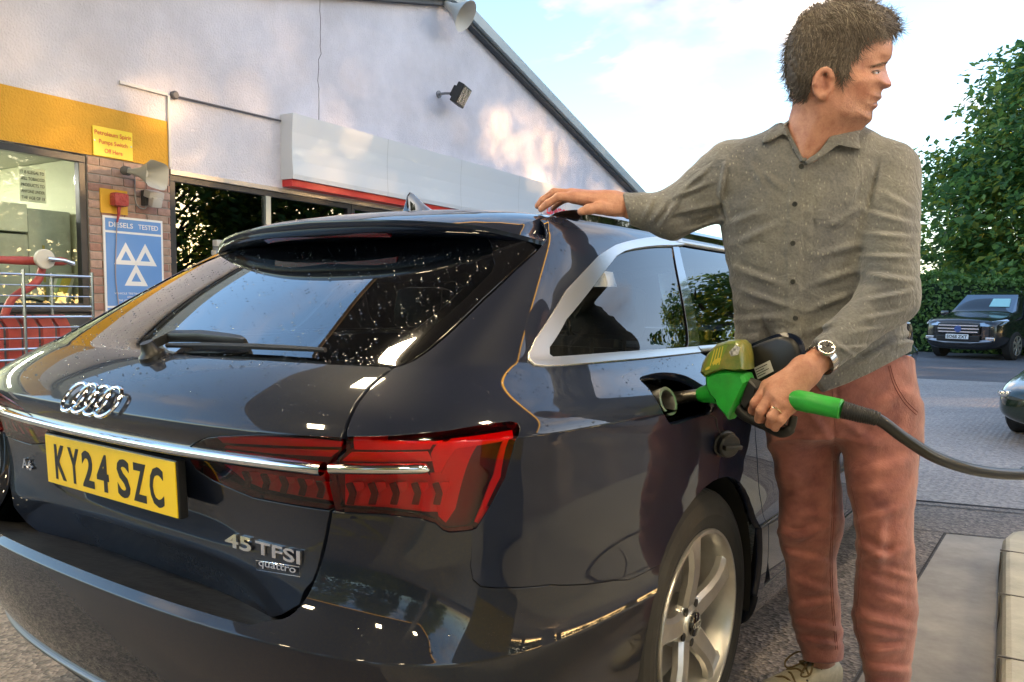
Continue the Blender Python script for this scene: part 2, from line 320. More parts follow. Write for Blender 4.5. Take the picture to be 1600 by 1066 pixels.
# crack and conduits
bm = bmesh.new(); rnd = random.Random(5); pts = [WP(6.0+.010*rnd.uniform(-1, 1)+(.04 if zz > 4 else 0), zz, .001) for zz in np.linspace(3.22, 5.2, 26)]; add_tube(bm, pts, .004, 4); sp_(bm_obj('wall_crack', bm, mat('crack', (.12, .11, .11), .9), shop))
WPL = mat('white_pvc', (.62, .60, .58), .5)
bm = bmesh.new(); wbox(bm, 3.53, 4.02, 3.085, 3.115, .002, .022, .003); wbox(bm, 4.012, 4.037, 2.42, 3.09, .003, .024, .003); cd = tag(sp_(bm_obj('cable_trunking', bm, WPL)), 'white L shaped cable trunking above the yellow band', 'trunking'); cd.location = (0, 0, 0)
bm = bmesh.new(); add_tube(bm, [WP(4.07, 3.10, .02), WP(4.7, 3.115, .02), WP(5.41, 3.13, .02)], .011, 6); add_lathe(bm, WP(4.09, 3.11, .0), WN, [(.04, 0), (.04, .03), (.03, .04)], 14)
tag(bm_obj('cable_conduit', bm, mat('conduit_grey', (.10, .10, .11), .5)), 'thin dark conduit running to the white sign box', 'conduit')
# floodlight
fld = thing('floodlight', 'black square floodlight on the bare wall under the roof edge', 'floodlight', tuple(WP(8.30, 4.06, 0)))
bl0 = Vector((0, 0, 0)); ax = np.array(WN)*.8+WE*.25-UZ*.45; ax /= np.linalg.norm(ax); r_, u_, a_ = frame_from(ax); R = Matrix((r_, u_, a_)).transposed(); ce = Vector(WN*.30+WE*.12-UZ*.02)
bm = bmesh.new(); add_box(bm, ce, (.36, .28, .10), R, .015); add_box(bm, ce-Vector(ax)*.08, (.2, .16, .08), R, .02); bm_obj('lamp_housing', bm, BPL0 if False else mat('housing_black', (.02, .02, .02), .5), fld)
bm = bmesh.new(); add_box(bm, ce+Vector(ax)*.052, (.31, .23, .006), R); bm_obj('lamp_glass', bm, mat('lamp_glass', (.35, .33, .28), .12, metal=.7, bump=(18, .6, .03)), fld)
bm = bmesh.new(); add_tube(bm, [(0, 0, 0), Vector(WN)*.12, ce-Vector(ax)*.06], .018, 6); add_lathe(bm, (0, 0, 0), WN, [(.05, 0), (.05, .02)], 14); bm_obj('bracket', bm, mat('bracket_grey', (.25, .25, .26), .5, metal=.5), fld)
# horn loudspeakers
def horn(name, label, l, z_, aim, size, rect, colr):
    h = thing(name, label, 'loudspeaker', tuple(WP(l, z_, 0))); aim = np.array(aim)/np.linalg.norm(aim); r_, u_, a_ = frame_from(aim); base = Vector(WN)*.10
    bm = bmesh.new(); rings = []
    for t, s_ in ((0, .18), (.25, .24), (.5, .4), (.8, .75), (1.0, 1.0), (1.02, 1.04)):
        ring = []
        for k in range(28):
            a = 2*PI*k/28; c_, s2_ = math.cos(a), math.sin(a); p = 5.0 if rect else 2.0; den = (abs(c_)**p+abs(s2_)**p)**(1/p); ring.append(base+a_*(t*size*1.1)+(r_*c_/den*(1.25 if rect else 1)+u_*s2_/den*(.78 if rect else 1))*s_*size*.62)
        rings.append(ring)
    inner = [[p+(base+a_*(size*.5)-p)*.06 for p in ring] for ring in rings[::-1]]
    loft(bm, rings+inner, cap=False); bm_obj('horn', bm, colr, h, smooth=True)
    bm = bmesh.new(); add_lathe(bm, base+a_*size*.15, a_, [(.02*size/.3, 0), (size*.16, .02), (size*.17, size*.45), (size*.12, size*.55)], 18); bm_obj('phase_plug', bm, colr, h, smooth=True)
    bm = bmesh.new(); add_lathe(bm, base-a_*size*.28, a_, [(size*.12, 0), (size*.17, .02), (size*.17, size*.3)], 18); add_tube(bm, [(0, 0, 0), base-a_*size*.1], .015, 6); bm_obj('driver', bm, mat('driver_grey', (.12, .13, .13), .5), h, smooth=True)
HGREY = mat('horn_grey', (.36, .38, .35), .5)
horn('horn_loudspeaker', 'grey rectangular horn loudspeaker on the brick pier under the yellow band', 3.54, 2.31, np.array(WN)*.80+WE*.42-UZ*.12, .24, True, HGREY)
horn('round_loudspeaker', 'small round horn loudspeaker at the top of the roof edge', 8.30, 5.27, np.array(WN)*.75+WE*.15-UZ*.5, .34, False, mat('horn_cream', (.55, .52, .46), .5))
# red bell box on yellow board, small camera, signs
bb = thing('bell_box', 'red plastic wrapped call box with hanging cord on yellow board', 'call box', tuple(WP(3.44, 1.92, 0)))
B0 = Vector(WP(3.44, 1.92, 0)); loc = lambda l, z_, d: Vector(WP(l, z_, d))-B0
def lbox(bm, l0, l1, z0, z1, d0, d1, bevel=0.0, base=B0):
    R = Matrix((Vector(WE), Vector(-WN), Vector(UZ))).transposed(); add_box(bm, Vector(WP((l0+l1)/2, (z0+z1)/2, (d0+d1)/2))-base, (abs(l1-l0), abs(d1-d0), abs(z1-z0)), R, bevel)
bm = bmesh.new(); lbox(bm, 3.315, 3.575, 1.925, 2.14, .006, .016); bm_obj('back_board', bm, mat('board_yellow', (.72, .40, .03), .5), bb)
bm = bmesh.new(); lbox(bm, 3.395, 3.535, 1.99, 2.11, .017, .11, .025); o = bm_obj('box', bm, mat('wrap_red', (.42, .06, .06), .35, bump=(28, 1.0, .02)), bb, smooth=True)
bm = bmesh.new(); add_tube(bm, [loc(3.46, 1.99, .06), loc(3.465, 1.93, .05), loc(3.455, 1.85, .035)], [.02, .014, .008], 8); bm_obj('sleeve', bm, mat('wrap_red', (.42, .06, .06)), bb, smooth=True)
bm = bmesh.new(); add_tube(bm, crom([loc(3.455, 1.86, .035), loc(3.44, 1.6, .03), loc(3.43, 1.35, .03), loc(3.455, 1.05, .03), loc(3.46, .7, .03)], 6), .005, 5); bm_obj('cord', bm, mat('cord_pink', (.40, .33, .34), .6), bb)
cm = thing('security_sensor', 'small white security lamp on a cable beside the call box', 'sensor', tuple(WP(3.78, 2.1, 0))); C0 = Vector(WP(3.78, 2.1, 0))
bm = bmesh.new(); R = Matrix((Vector(WE), Vector(-WN), Vector(UZ))).transposed()@Matrix.Rotation(.3, 3, 'X'); add_box(bm, Vector(WN)*.11+Vector(UZ)*.03, (.15, .10, .07), R, .012); add_box(bm, Vector(WN)*.13-Vector(UZ)*.04, (.10, .07, .09), R, .012); bm_obj('sensor_body', bm, mat('sensor_white', (.50, .49, .46), .5), cm, smooth=True)
bm = bmesh.new(); add_box(bm, Vector(WN)*.04-Vector(WE)*.05, (.03, .07, .14), Matrix((Vector(WE), Vector(-WN), Vector(UZ))).transposed(), .006); bm_obj('sensor_bracket', bm, mat('bracket_dark', (.05, .05, .05), .5), cm)
bm = bmesh.new(); add_tube(bm, crom([Vector(WE)*(-.12)+Vector(UZ)*.2+Vector(WN)*.01, Vector(WE)*(-.12)+Vector(WN)*.012-Vector(UZ)*.05, Vector(WE)*(-.05)-Vector(UZ)*.1+Vector(WN)*.03, Vector(WE)*(-.02)+Vector(WN)*.05-Vector(UZ)*.04], 6), .006, 5); bm_obj('sensor_cable', bm, mat('cable_grey', (.3, .3, .3), .6), cm)
def board(name, label, cat, l0, l1, z0, z1, m, d=.012, base_d=.009):
    t = thing(name, label, cat, tuple(WP((l0+l1)/2, z0, base_d))); b = Vector(WP((l0+l1)/2, z0, base_d)); bm = bmesh.new(); lbox(bm, l0, l1, z0, z1, base_d, base_d+d, .001, b); bm_obj('board', bm, m, t); return t, b
SY = mat('sign_yellow', (.80, .60, .01), .4); RT = mat('sign_text_red', (.60, .06, .02), .5)
t, b = board('petrol_sign', 'yellow notice with red lettering fixed to the yellow wall band', 'sign', 3.262, 3.636, 2.418, 2.672, SY)
def wtext(nm, s_, m, l, z_, h, wd, par, b, d, al='CENTER', bold=.0): o = text_obj(nm, s_, m, Vector(WP(l, z_, d))-b, WE, UZ, h, wd, par, al, bold); return o
for k, (s_, wd) in enumerate((('Petroleum Spirit', .345), ('Pumps Switch', .27), ('Off Here', .17))): wtext('lettering', s_, RT, 3.449, 2.60-.075*k, .040, wd, t, b, .0225, bold=.009)
for l in (3.275, 3.622):
    bm = bmesh.new(); add_lathe(bm, Vector(WP(l, 2.545, .021))-b, WN, [(.007, 0), (.006, .004)], 10); bm_obj('screw', bm, mat('screw_grey', (.3, .4, .5), .4, metal=.6), t)
SBL = mat('sign_blue', (.13, .30, .66), .45); SW = mat('sign_white', (.78, .78, .78), .5)
t, b = board('testing_sign', 'blue and white vehicle testing sign with three triangles on brick pier', 'sign', 3.33, 3.925, .78, 1.905, SW, .012, .008)
for (z0, z1) in ((1.775, 1.885), (1.10, 1.755), (.80, 1.082)):
    bm = bmesh.new(); lbox(bm, 3.35, 3.905, z0, z1, .0203, .0216, 0, b); bm_obj('blue_panel', bm, SBL, t)
wtext('lettering', 'DIESELS', SW, 3.50, 1.808, .045, .235, t, b, .0222, bold=.012); wtext('lettering', 'TESTED', SW, 3.772, 1.808, .045, .205, t, b, .0222, bold=.012)
def tri(cx, cz, s_, th=.33):
    h = s_*.866; O_ = [(cx-s_/2, cz), (cx+s_/2, cz), (cx, cz+h)]; c_ = (cx, cz+h/3); I_ = [(c_[0]+(x-c_[0])*.42, c_[1]+(y-c_[1])*.42) for x, y in O_]
    V = [Vector(WP(x, y, .0225))-b for x, y in O_+I_]; return mesh_obj('triangle', V, [(0, 1, 4, 3), (1, 2, 5, 4), (2, 0, 3, 5)], SW, t)
tri(3.54, 1.475, .235); tri(3.735, 1.475, .235); tri(3.637, 1.285, .235)
for k, (s_, wd) in enumerate((('VEHICLE TESTING STATION', .40), ('APPROVED BY', .16), ('THE VEHICLE INSPECTORATE', .33))): wtext('lettering', s_, SW, 3.62, 1.205-.032*k, .018, wd, t, b, .0222, bold=.006)
wtext('lettering', 'CARS', SW, 3.475, 1.02, .045, .16, t, b, .0222, bold=.012)
# shop interior seen through the window
room = thing('shop_room', 'pale shop interior seen through the large left window', 'room', tuple(WP(1, 0, -2.0))); RB = Vector(WP(1, 0, -2.0)); RW = mat('room_wall', (.55, .54, .42), .8)
for nm, a in (('back_wall', (-.5, 3.9, 0, 2.4, -2.65, -2.6)), ('side_wall', (3.25, 3.3, 0, 2.4, -2.6, -.13)), ('side_wall', (-.55, -.5, 0, 2.4, -2.6, -.13)), ('ceiling', (-.5, 3.3, 2.405, 2.45, -2.6, -.26)), ('floor', (-.5, 3.3, .0, .02, -2.6, -.1))):
    bm = bmesh.new(); lbox(bm, *a, 0, RB); bm_obj(nm, bm, mat('room_ceiling', (.32, .31, .27), .8) if nm == 'ceiling' else RW, room)
bm = bmesh.new(); lbox(bm, .2, 2.4, 2.36, 2.40, -1.5, -1.2, 0, RB); bm_obj('added_ceiling_tube', bm, mat('added_tube', (1, 1, 1), .5, emit=((1, .98, .85), 16)), room)  # added light, no lamp visible in the room; brightens the interior
cab = thing('drinks_cabinet', 'grey tall drinks cabinet with coloured poster inside shop window', 'cabinet', tuple(WP(2.6, .02, -1.0))); KB = Vector(WP(2.6, .02, -1.0)); KG = mat('cabinet_grey', (.46, .48, .46), .45, var=(5, .15))
bm = bmesh.new(); lbox(bm, 2.85, 3.22, .02, 1.93, -.95, -.30, .008, KB); bm_obj('cabinet_side', bm, KG, cab)
bm = bmesh.new(); lbox(bm, 2.0, 2.84, 1.72, 1.96, -.95, -.28, .008, KB); bm_obj('cabinet_head', bm, mat('cabinet_pale', (.62, .63, .58), .45), cab)
bm = bmesh.new(); lbox(bm, 2.0, 2.84, .02, 1.715, -.95, -.36, .008, KB); bm_obj('cabinet_body', bm, mat('cabinet_dark', (.10, .11, .11), .5), cab)
bm = bmesh.new(); lbox(bm, 2.60, 2.845, .9, 1.70, -.355, -.30, .004, KB); bm_obj('cabinet_frame', bm, KG, cab)
def disc2(par, base, l, z_, rl, rz, m, d, nm):
    V = [Vector(WP(l+rl*math.cos(a), z_+rz*math.sin(a), d))-base for a in np.linspace(0, 2*PI, 24, endpoint=False)]; return mesh_obj(nm, V, [tuple(range(24))], m, par)
bm = bmesh.new(); lbox(bm, 2.46, 2.60, 1.22, 1.62, -.352, -.346, 0, KB); bm_obj('poster', bm, mat('poster_orange', (.75, .32, .03), .5), cab)
disc2(cab, KB, 2.545, 1.42, .085, .17, mat('poster_teal', (.02, .19, .20), .5, var=(14, .6)), -.343, 'poster_oval')
for z0 in (1.47, 1.41):
    bm = bmesh.new(); lbox(bm, 2.51, 2.59, z0, z0+.035, -.3425, -.340, 0, KB); bm_obj('poster_stripe', bm, mat('poster_lime', (.6, .7, .05), .5), cab)
for k, (z0, z1) in enumerate(((1.30, 1.62), (.95, 1.26))):
    bm = bmesh.new(); lbox(bm, 2.965, 2.985, z0, z1, -.2995, -.296, 0, KB); bm_obj('tape_strip', bm, mat('tape', (.42, .33, .08), .5), cab)
bm = bmesh.new(); lbox(bm, 3.06, 3.12, 1.15, 1.35, -.2995, -.296, 0, KB); bm_obj('paper_note', bm, mat('paper', (.62, .62, .58), .7), cab)
ntc = thing('age_notice', 'white paper notice with black age warning text behind shop glass', 'notice', tuple(WP(2.8, 1.95, -.06))); NB_ = Vector(WP(2.8, 1.95, -.06))
V = [Vector(WP(l, z_, -.062))-NB_ for l, z_ in ((2.67, 1.955), (2.885, 1.955), (2.885, 2.235), (2.67, 2.235))]; mesh_obj('sheet', V, [(0, 1, 2, 3)], mat('notice_paper', (.85, .83, .70), .8), ntc)
for k, s_ in enumerate(('IT IS ILLEGAL TO', 'SELL TOBACCO', 'PRODUCTS TO', 'ANYONE UNDER', 'THE AGE OF 18')): wtext('lettering', s_, mat('notice_black', (.03, .03, .03), .6), 2.777, 2.185-.052*k, .026, .19, ntc, NB_, -.060, bold=.01)
scr = thing('leaflet_stand', 'tilted white leaflet with yellow panel on the shop window sill', 'leaflet', tuple(WP(3.08, 1.06, -.2))); LB = Vector(WP(3.08, 1.06, -.2)); tilt = np.array(WE*.35+UZ); tilt /= np.linalg.norm(tilt)
def quadp(l, z_, d, wl, hz, m, nm):
    o_ = Vector(WP(l, z_, d))-LB; a = Vector(WE)*wl; c_ = Vector(tilt)*hz; dp = Vector(WN)*.006; bm = bmesh.new(); loft(bm, [[o_, o_+a, o_+a+c_, o_+c_], [o_+dp, o_+a+dp, o_+a+c_+dp, o_+c_+dp]]); bm_obj(nm, bm, m, scr)
quadp(2.93, 1.10, -.2, .17, .30, mat('leaflet_white', (.70, .69, .62), .5), 'leaflet'); quadp(3.00, 1.14, -.193, .08, .23, mat('leaflet_yellow', (.70, .55, .10), .5), 'yellow_panel'); quadp(2.965, 1.14, -.193, .03, .23, mat('leaflet_green', (.45, .55, .30), .5), 'green_panel')
bm = bmesh.new(); add_tube(bm, crom([Vector(WP(l, z_, -.16))-LB for l, z_ in ((2.6, 1.09), (2.75, 1.15), (2.92, 1.12), (3.08, 1.10), (3.15, 1.12))], 6), .012, 6); bm_obj('black_cable', bm, mat('cable_black', (.01, .01, .01), .4), scr)
# dark room behind the front windows
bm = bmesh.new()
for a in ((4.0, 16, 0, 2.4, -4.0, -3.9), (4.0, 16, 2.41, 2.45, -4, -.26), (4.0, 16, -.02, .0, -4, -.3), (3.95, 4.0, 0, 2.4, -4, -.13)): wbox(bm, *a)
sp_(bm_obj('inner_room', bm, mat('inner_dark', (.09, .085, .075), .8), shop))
# CCTV post before the dark window
pc_ = thing('camera_post', 'grey slim post with small white camera before the dark shop window', 'camera post', tuple(WP(4.15, 0, .5))); bm = bmesh.new(); add_tube(bm, [(0, 0, 0), (0, 0, 1.72)], .03, 10); add_lathe(bm, (0, 0, 0), (0, 0, 1), [(.08, 0), (.08, .02), (.03, .03)], 14); bm_obj('post', bm, mat('post_grey', (.16, .18, .20), .45), pc_, smooth=True)
bm = bmesh.new(); add_box(bm, (.02, .04, 1.70), (.07, .14, .06), None, .01); add_lathe(bm, (0, 0, 1.60), (0, 0, 1), [(.03, -.03), (.045, 0), (.045, .03)], 14); bm_obj('camera_head', bm, mat('sensor_white', (.5, .49, .46)), pc_, smooth=True)
# ---------------------------------------------------------------- forecourt canopy (over the pump island, mostly above the frame)
can = thing('forecourt_canopy', 'grey forecourt canopy overhead with thin yellow edge and lit lamps', 'canopy', (4.2, 1.0, 0)); CB = Vector((4.2, 1.0, 0)); CANR = Matrix.Rotation(math.radians(4), 3, 'Z')
CX0, CX1, CY0, CY1, CZ0 = -7.45, 3.4, -7.5, 2.75, 4.55
def cbox(bm, x0, x1, y0, y1, z0, z1): add_box(bm, CANR@Vector(((x0+x1)/2, (y0+y1)/2, (z0+z1)/2)), (x1-x0, y1-y0, z1-z0), CANR)
bm = bmesh.new(); cbox(bm, CX0+.05, CX1-.05, CY0+.05, CY1-.05, CZ0+.02, CZ0+.5); bm_obj('deck', bm, mat('canopy_under', (.055, .055, .06), .6, var=(2, .2)), can)
FC = mat('fascia_navy', (.02, .022, .05), .35); YE = mat('canopy_yellow', (.85, .42, .01), .4, emit=((1, .45, .03), 1.4))
for a in ((CX0, CX0+.05, CY0, CY1), (CX1-.05, CX1, CY0, CY1), (CX0+.05, CX1-.05, CY0, CY0+.05), (CX0+.05, CX1-.05, CY1-.05, CY1)):
    bm = bmesh.new(); cbox(bm, *a, CZ0+.06, CZ0+.62); bm_obj('fascia', bm, FC, can); bm = bmesh.new(); cbox(bm, *a, CZ0-.01, CZ0+.055); bm_obj('canopy_edge', bm, mat('edge_tan', (.30, .22, .13), .5) if a[1] < CX0+.1 else YE, can)
for x in (-5.8, -2.0, 1.6):
    for y in (-5.5, -2.6, .6):
        bm = bmesh.new(); cbox(bm, x-.20, x+.20, y-.20, y+.20, CZ0-.03, CZ0+.018); bm_obj('canopy_lamp', bm, mat('canopy_lamp', (1, 1, 1), .5, emit=((1, .80, .50), 28)), can)
for y in (-4.6, 1.7):
    bm = bmesh.new(); cbox(bm, -.12, .12, y-.12, y+.12, .16, CZ0); bm_obj('column', bm, mat('column_grey', (.30, .31, .33), .4), can)
# pump island with kerb stones and pump (outside the frame but for the kerb; seen in the car's paint)
KERB = mat('kerb_concrete', (.50, .47, .38), .75, bump=(120, .5, .003), var=(7, .22))
isl = thing('pump_island', 'pale concrete pump island kerb at the right edge', 'kerb', (2.1, 1.0, 0)); IB = Vector((2.1, 1.0, 0)); IR = Matrix.Rotation(math.radians(4), 3, 'Z')
IW = .52; IY0, IY1 = -3.6, 2.72
outl = [(-IW, IY0), (-IW, IY1-.28), (-IW+.03, IY1-.14), (-IW+.10, IY1-.05), (-IW+.22, IY1), (IW-.22, IY1), (IW-.10, IY1-.05), (IW-.03, IY1-.14), (IW, IY1-.28), (IW, IY0)]
def ringz(z_, ins): 
    c_ = np.array([0, (IY0+IY1)/2]); return [IR@Vector((x-ins*np.sign(x), y-ins*(1 if y > 0 else -1)*(1 if abs(y-IY1) < .3 else 0), z_)) for x, y in outl]
bm = bmesh.new(); loft(bm, [ringz(-.01, 0), ringz(.125, .012), ringz(.142, .022), ringz(.148, .036)], cap=True); bm_obj('island_slab', bm, KERB, isl, smooth=False)
for k, yj in enumerate(np.arange(IY1-.55, IY0, -.62)):
    bm = bmesh.new(); add_box(bm, IR@Vector((-IW+.13, yj, .1485)), (.26, .008, .004), IR); add_box(bm, IR@Vector((-IW+.004, yj, .07)), (.006, .008, .14), IR); bm_obj('kerb_joint', bm, mat('kerb_joint', (.12, .11, .10), .9), isl)
bm = bmesh.new(); add_box(bm, IR@Vector((-IW+.27, (IY0+IY1)/2-.1, .1485)), (.008, IY1-IY0-.5, .004), IR); bm_obj('kerb_joint', bm, mat('kerb_joint', (.12, .11, .10), .9), isl)
pump = thing('fuel_pump', 'grey fuel pump with yellow icon panel standing on the island, right of frame', 'pump', (2.75, .45, .148), math.radians(4))
bm = bmesh.new(); add_box(bm, (0, 0, .85), (.48, .95, 1.7), None, .03); bm_obj('pump_body', bm, mat('pump_grey', (.22, .23, .25), .4), pump)
bm = bmesh.new(); add_box(bm, (0, 0, 1.86), (.50, 1.1, .30), None, .03); bm_obj('pump_head', bm, mat('pump_navy', (.015, .02, .07), .35), pump)
bm = bmesh.new(); add_box(bm, (-.243, 0, .45), (.006, .9, .55)); bm_obj('pump_skirt', bm, mat('pump_yellow', (.62, .42, .05), .5), pump)
bm = bmesh.new(); add_box(bm, (-.243, .15, 1.42), (.006, .26, .38), None, .0); bm_obj('icon_panel', bm, mat('icon_panel', (.62, .48, .28), .5), pump)
for i_ in range(2):
    for j_ in range(4):
        bm = bmesh.new(); add_lathe(bm, (-.247, .09+.12*i_, 1.28+.09*j_), (-1, 0, 0), [(.03, 0), (.03, .002)], 14); bm_obj('icon', bm, mat('icon_blue', (.05, .12, .35), .5), pump)
# ---------------------------------------------------------------- vegetation
def leaf_mat(name, cols, tr=.25):
    m = bpy.data.materials.new(name); m.use_nodes = True; N = m.node_tree.nodes; L = m.node_tree.links; b = N['Principled BSDF']; b.inputs['Roughness'].default_value = .5
    g = N.new('ShaderNodeNewGeometry'); rp = N.new('ShaderNodeValToRGB'); L.new(g.outputs['Random Per Island'], rp.inputs[0]); n = len(cols)
    while len(rp.color_ramp.elements) < n: rp.color_ramp.elements.new(.5)
    for i, c_ in enumerate(cols): rp.color_ramp.elements[i].position = i/(n-1); rp.color_ramp.elements[i].color = (*c_, 1)
    L.new(rp.outputs[0], b.inputs['Base Color']); t = N.new('ShaderNodeBsdfTranslucent'); L.new(rp.outputs[0], t.inputs[0]); mx = N.new('ShaderNodeMixShader'); mx.inputs[0].default_value = tr; L.new(b.outputs[0], mx.inputs[1]); L.new(t.outputs[0], mx.inputs[2]); L.new(mx.outputs[0], N['Material Output'].inputs[0]); MATS[name] = m; return m
LEAF = leaf_mat('leaf_green', [(.055, .125, .05), (.095, .20, .062), (.13, .26, .07), (.19, .32, .075), (.42, .40, .05)], .55); HEDG = leaf_mat('hedge_green', [(.065, .135, .032), (.12, .23, .05), (.20, .33, .07)], .4); BARK = mat('bark', (.10, .08, .06), .9, bump=(20, .8, .03))
def leaves(P, Nrm, size, rng, jitter=.5):
    """bent leaf of two triangles pairs (4 verts folded) at each point"""
    n = len(P); d = Nrm+rng.normal(0, jitter, (n, 3)); d /= np.linalg.norm(d, axis=1, keepdims=True)
    a = np.cross(d, rng.normal(0, 1, (n, 3))); a /= np.linalg.norm(a, axis=1, keepdims=True); b = np.cross(d, a); s = size*rng.uniform(.6, 1.3, (n, 1))
    V = np.stack([P-a*s*.5, P-b*s*.32+d*s*.06, P+a*s*.5-d*s*.10, P+b*s*.32+d*s*.06], 1).reshape(-1, 3)
    F = np.arange(4*n).reshape(n, 4); return V, F
def tree(name, label, loc, H, R, seed, nclump=170, per=85, lsize=.26, group=None, zb=.28):
    rng = np.random.default_rng(seed); t = thing(name, label, 'tree', loc, 0, group); bm = bmesh.new()
    add_tube(bm, [(0, 0, 0), (.05, .03, H*.25), (-.05, .05, H*.5), (.02, 0, H*.85)], [.30*H/10, .24*H/10, .16*H/10, .03], 9)
    C_ = []
    for k in range(nclump):
        u = rng.uniform(0, 1); z_ = H*(zb+(1-zb)*u**.9); rr = R*math.sqrt(max(.03, 1-((u-.35)/.68)**2))*rng.uniform(.45, 1.0)**.5; a = rng.uniform(0, 2*PI)
        p = np.array([rr*math.cos(a), rr*math.sin(a), z_-.10*rr]); C_.append(p)
        if k % 6 == 0: q = np.array([0, 0, max(H*.18, z_-rr*.6)]); add_tube(bm, [q, (q+p)/2+[0, 0, .12*rr], p], [.07*H/10, .05*H/10, .015], 5)
    bm_obj('trunk', bm, BARK, t)
    Ps = []; Ns = []
    for c_ in C_:
        q = rng.normal(0, 1, (per, 3)); q /= np.linalg.norm(q, axis=1, keepdims=True); r = rng.uniform(.25, 1, (per, 1))**.5*R*.20*rng.uniform(.7, 1.4); q = q*r*[1.25, 1.25, .62]; Ps.append(c_+q); o_ = c_*[1, 1, .2]; Ns.append(np.tile(o_/max(np.linalg.norm(o_), .1)*.4+[0, 0, .8], (per, 1)))
    V, F = leaves(np.concatenate(Ps), np.concatenate(Ns), lsize, rng); mesh_obj('crown', V, F, LEAF, t); return t
tree('broadleaf_tree', 'large broadleaf tree rising behind the hedge at right', (2.3, 30.5, 0), 9.7, 5.2, 2, 340, 190, .26, None, .10)
tree('broadleaf_tree', 'tall darker tree right behind the largest tree, at the right frame edge', (7.5, 32, 0), 12.5, 5.0, 5, 200, 120, .30, None, .12)
t3 = tree('broadleaf_tree', 'tree screening the low sun right of the forecourt, outside the frame', (17.5, 22.5, 0), 11.5, 4.6, 9, 280, 66, .36, 'trees around the forecourt', .12)
def copy_tree(o, loc, rz, sc, label):
    r = o.copy(); COL.objects.link(r); r.location = loc; r.rotation_euler = (0, 0, rz); r.scale = (sc, sc, sc); r['label'] = label
    for ch in o.children: c_ = ch.copy(); COL.objects.link(c_); c_.parent = r
for i_, (loc_, rz, sc) in enumerate((((13.0, 27.5, 0), 1.1, 1.05), ((21.5, 17.5, 0), 2.3, 1.05), ((24.0, 12.0, 0), 4.0, 1.1), ((-3.5, -17, 0), .6, .9), ((5.5, -19, 0), 3.2, 1.0), ((14.5, -12, 0), 5.0, .95))):
    copy_tree(t3, loc_, rz, sc, ('%s tree of the belt right of the forecourt, outside the frame' % ('second', 'third', 'fourth')[i_]) if i_ < 3 else ('%s tree behind the photographer, seen only in reflections' % ('left', 'middle', 'right')[i_-3]))
def hedge(name, label, a, b, h, wd, seed, n=16000, ls=.11):
    rng = np.random.default_rng(seed); a = np.array(a); b = np.array(b); t_ = (b-a)/np.linalg.norm(b-a); L_ = np.linalg.norm(b-a); nr = np.array([-t_[1], t_[0]]); hd = thing(name, label, 'hedge', (*((a+b)/2), 0)); c_ = (a+b)/2
    R = Matrix((Vector((*t_, 0)), Vector((*nr, 0)), Vector((0, 0, 1)))).transposed(); bm = bmesh.new(); add_box(bm, (0, 0, h*.47), (L_, wd*.8, h*.94), R); bm_obj('hedge_core', bm, mat('hedge_dark', (.012, .03, .010), .9), hd)
    m = int(n*.68); u = rng.uniform(-L_/2, L_/2, n); P = np.zeros((n, 3)); Nn = np.zeros((n, 3)); side = np.where(rng.uniform(0, 1, n) < .5, -1, 1)
    zf = rng.uniform(0, h, n); lump = .10*np.sin(u*1.7+seed)+.06*np.sin(u*4.1); top = np.arange(n) >= m
    off = np.where(top, rng.uniform(-wd/2, wd/2, n), side*(wd/2+rng.normal(0, .06, n)+lump*.6)); z_ = np.where(top, h+rng.normal(0, .06, n)+lump, zf)
    P[:, :2] = np.outer(u, t_)+np.outer(off, nr); P[:, 2] = z_; Nn[:, 2] = np.where(top, 1, .25); Nn[:, :2] = np.outer(np.where(top, 0, side), nr)
    V, F = leaves(P, Nn, ls, rng, .7); mesh_obj('hedge_leaves', V, F, HEDG, hd); return hd
hedge('clipped_hedge', 'long clipped green hedge behind the parked black car', (-9, 24.0), (14, 27.0), 2.02, 1.2, 3, 34000, .13)
hedge('clipped_hedge', 'clipped hedge beyond the road behind the photographer', (-9, -15), (16, -12), 1.9, 1.2, 8, 14000, .16)
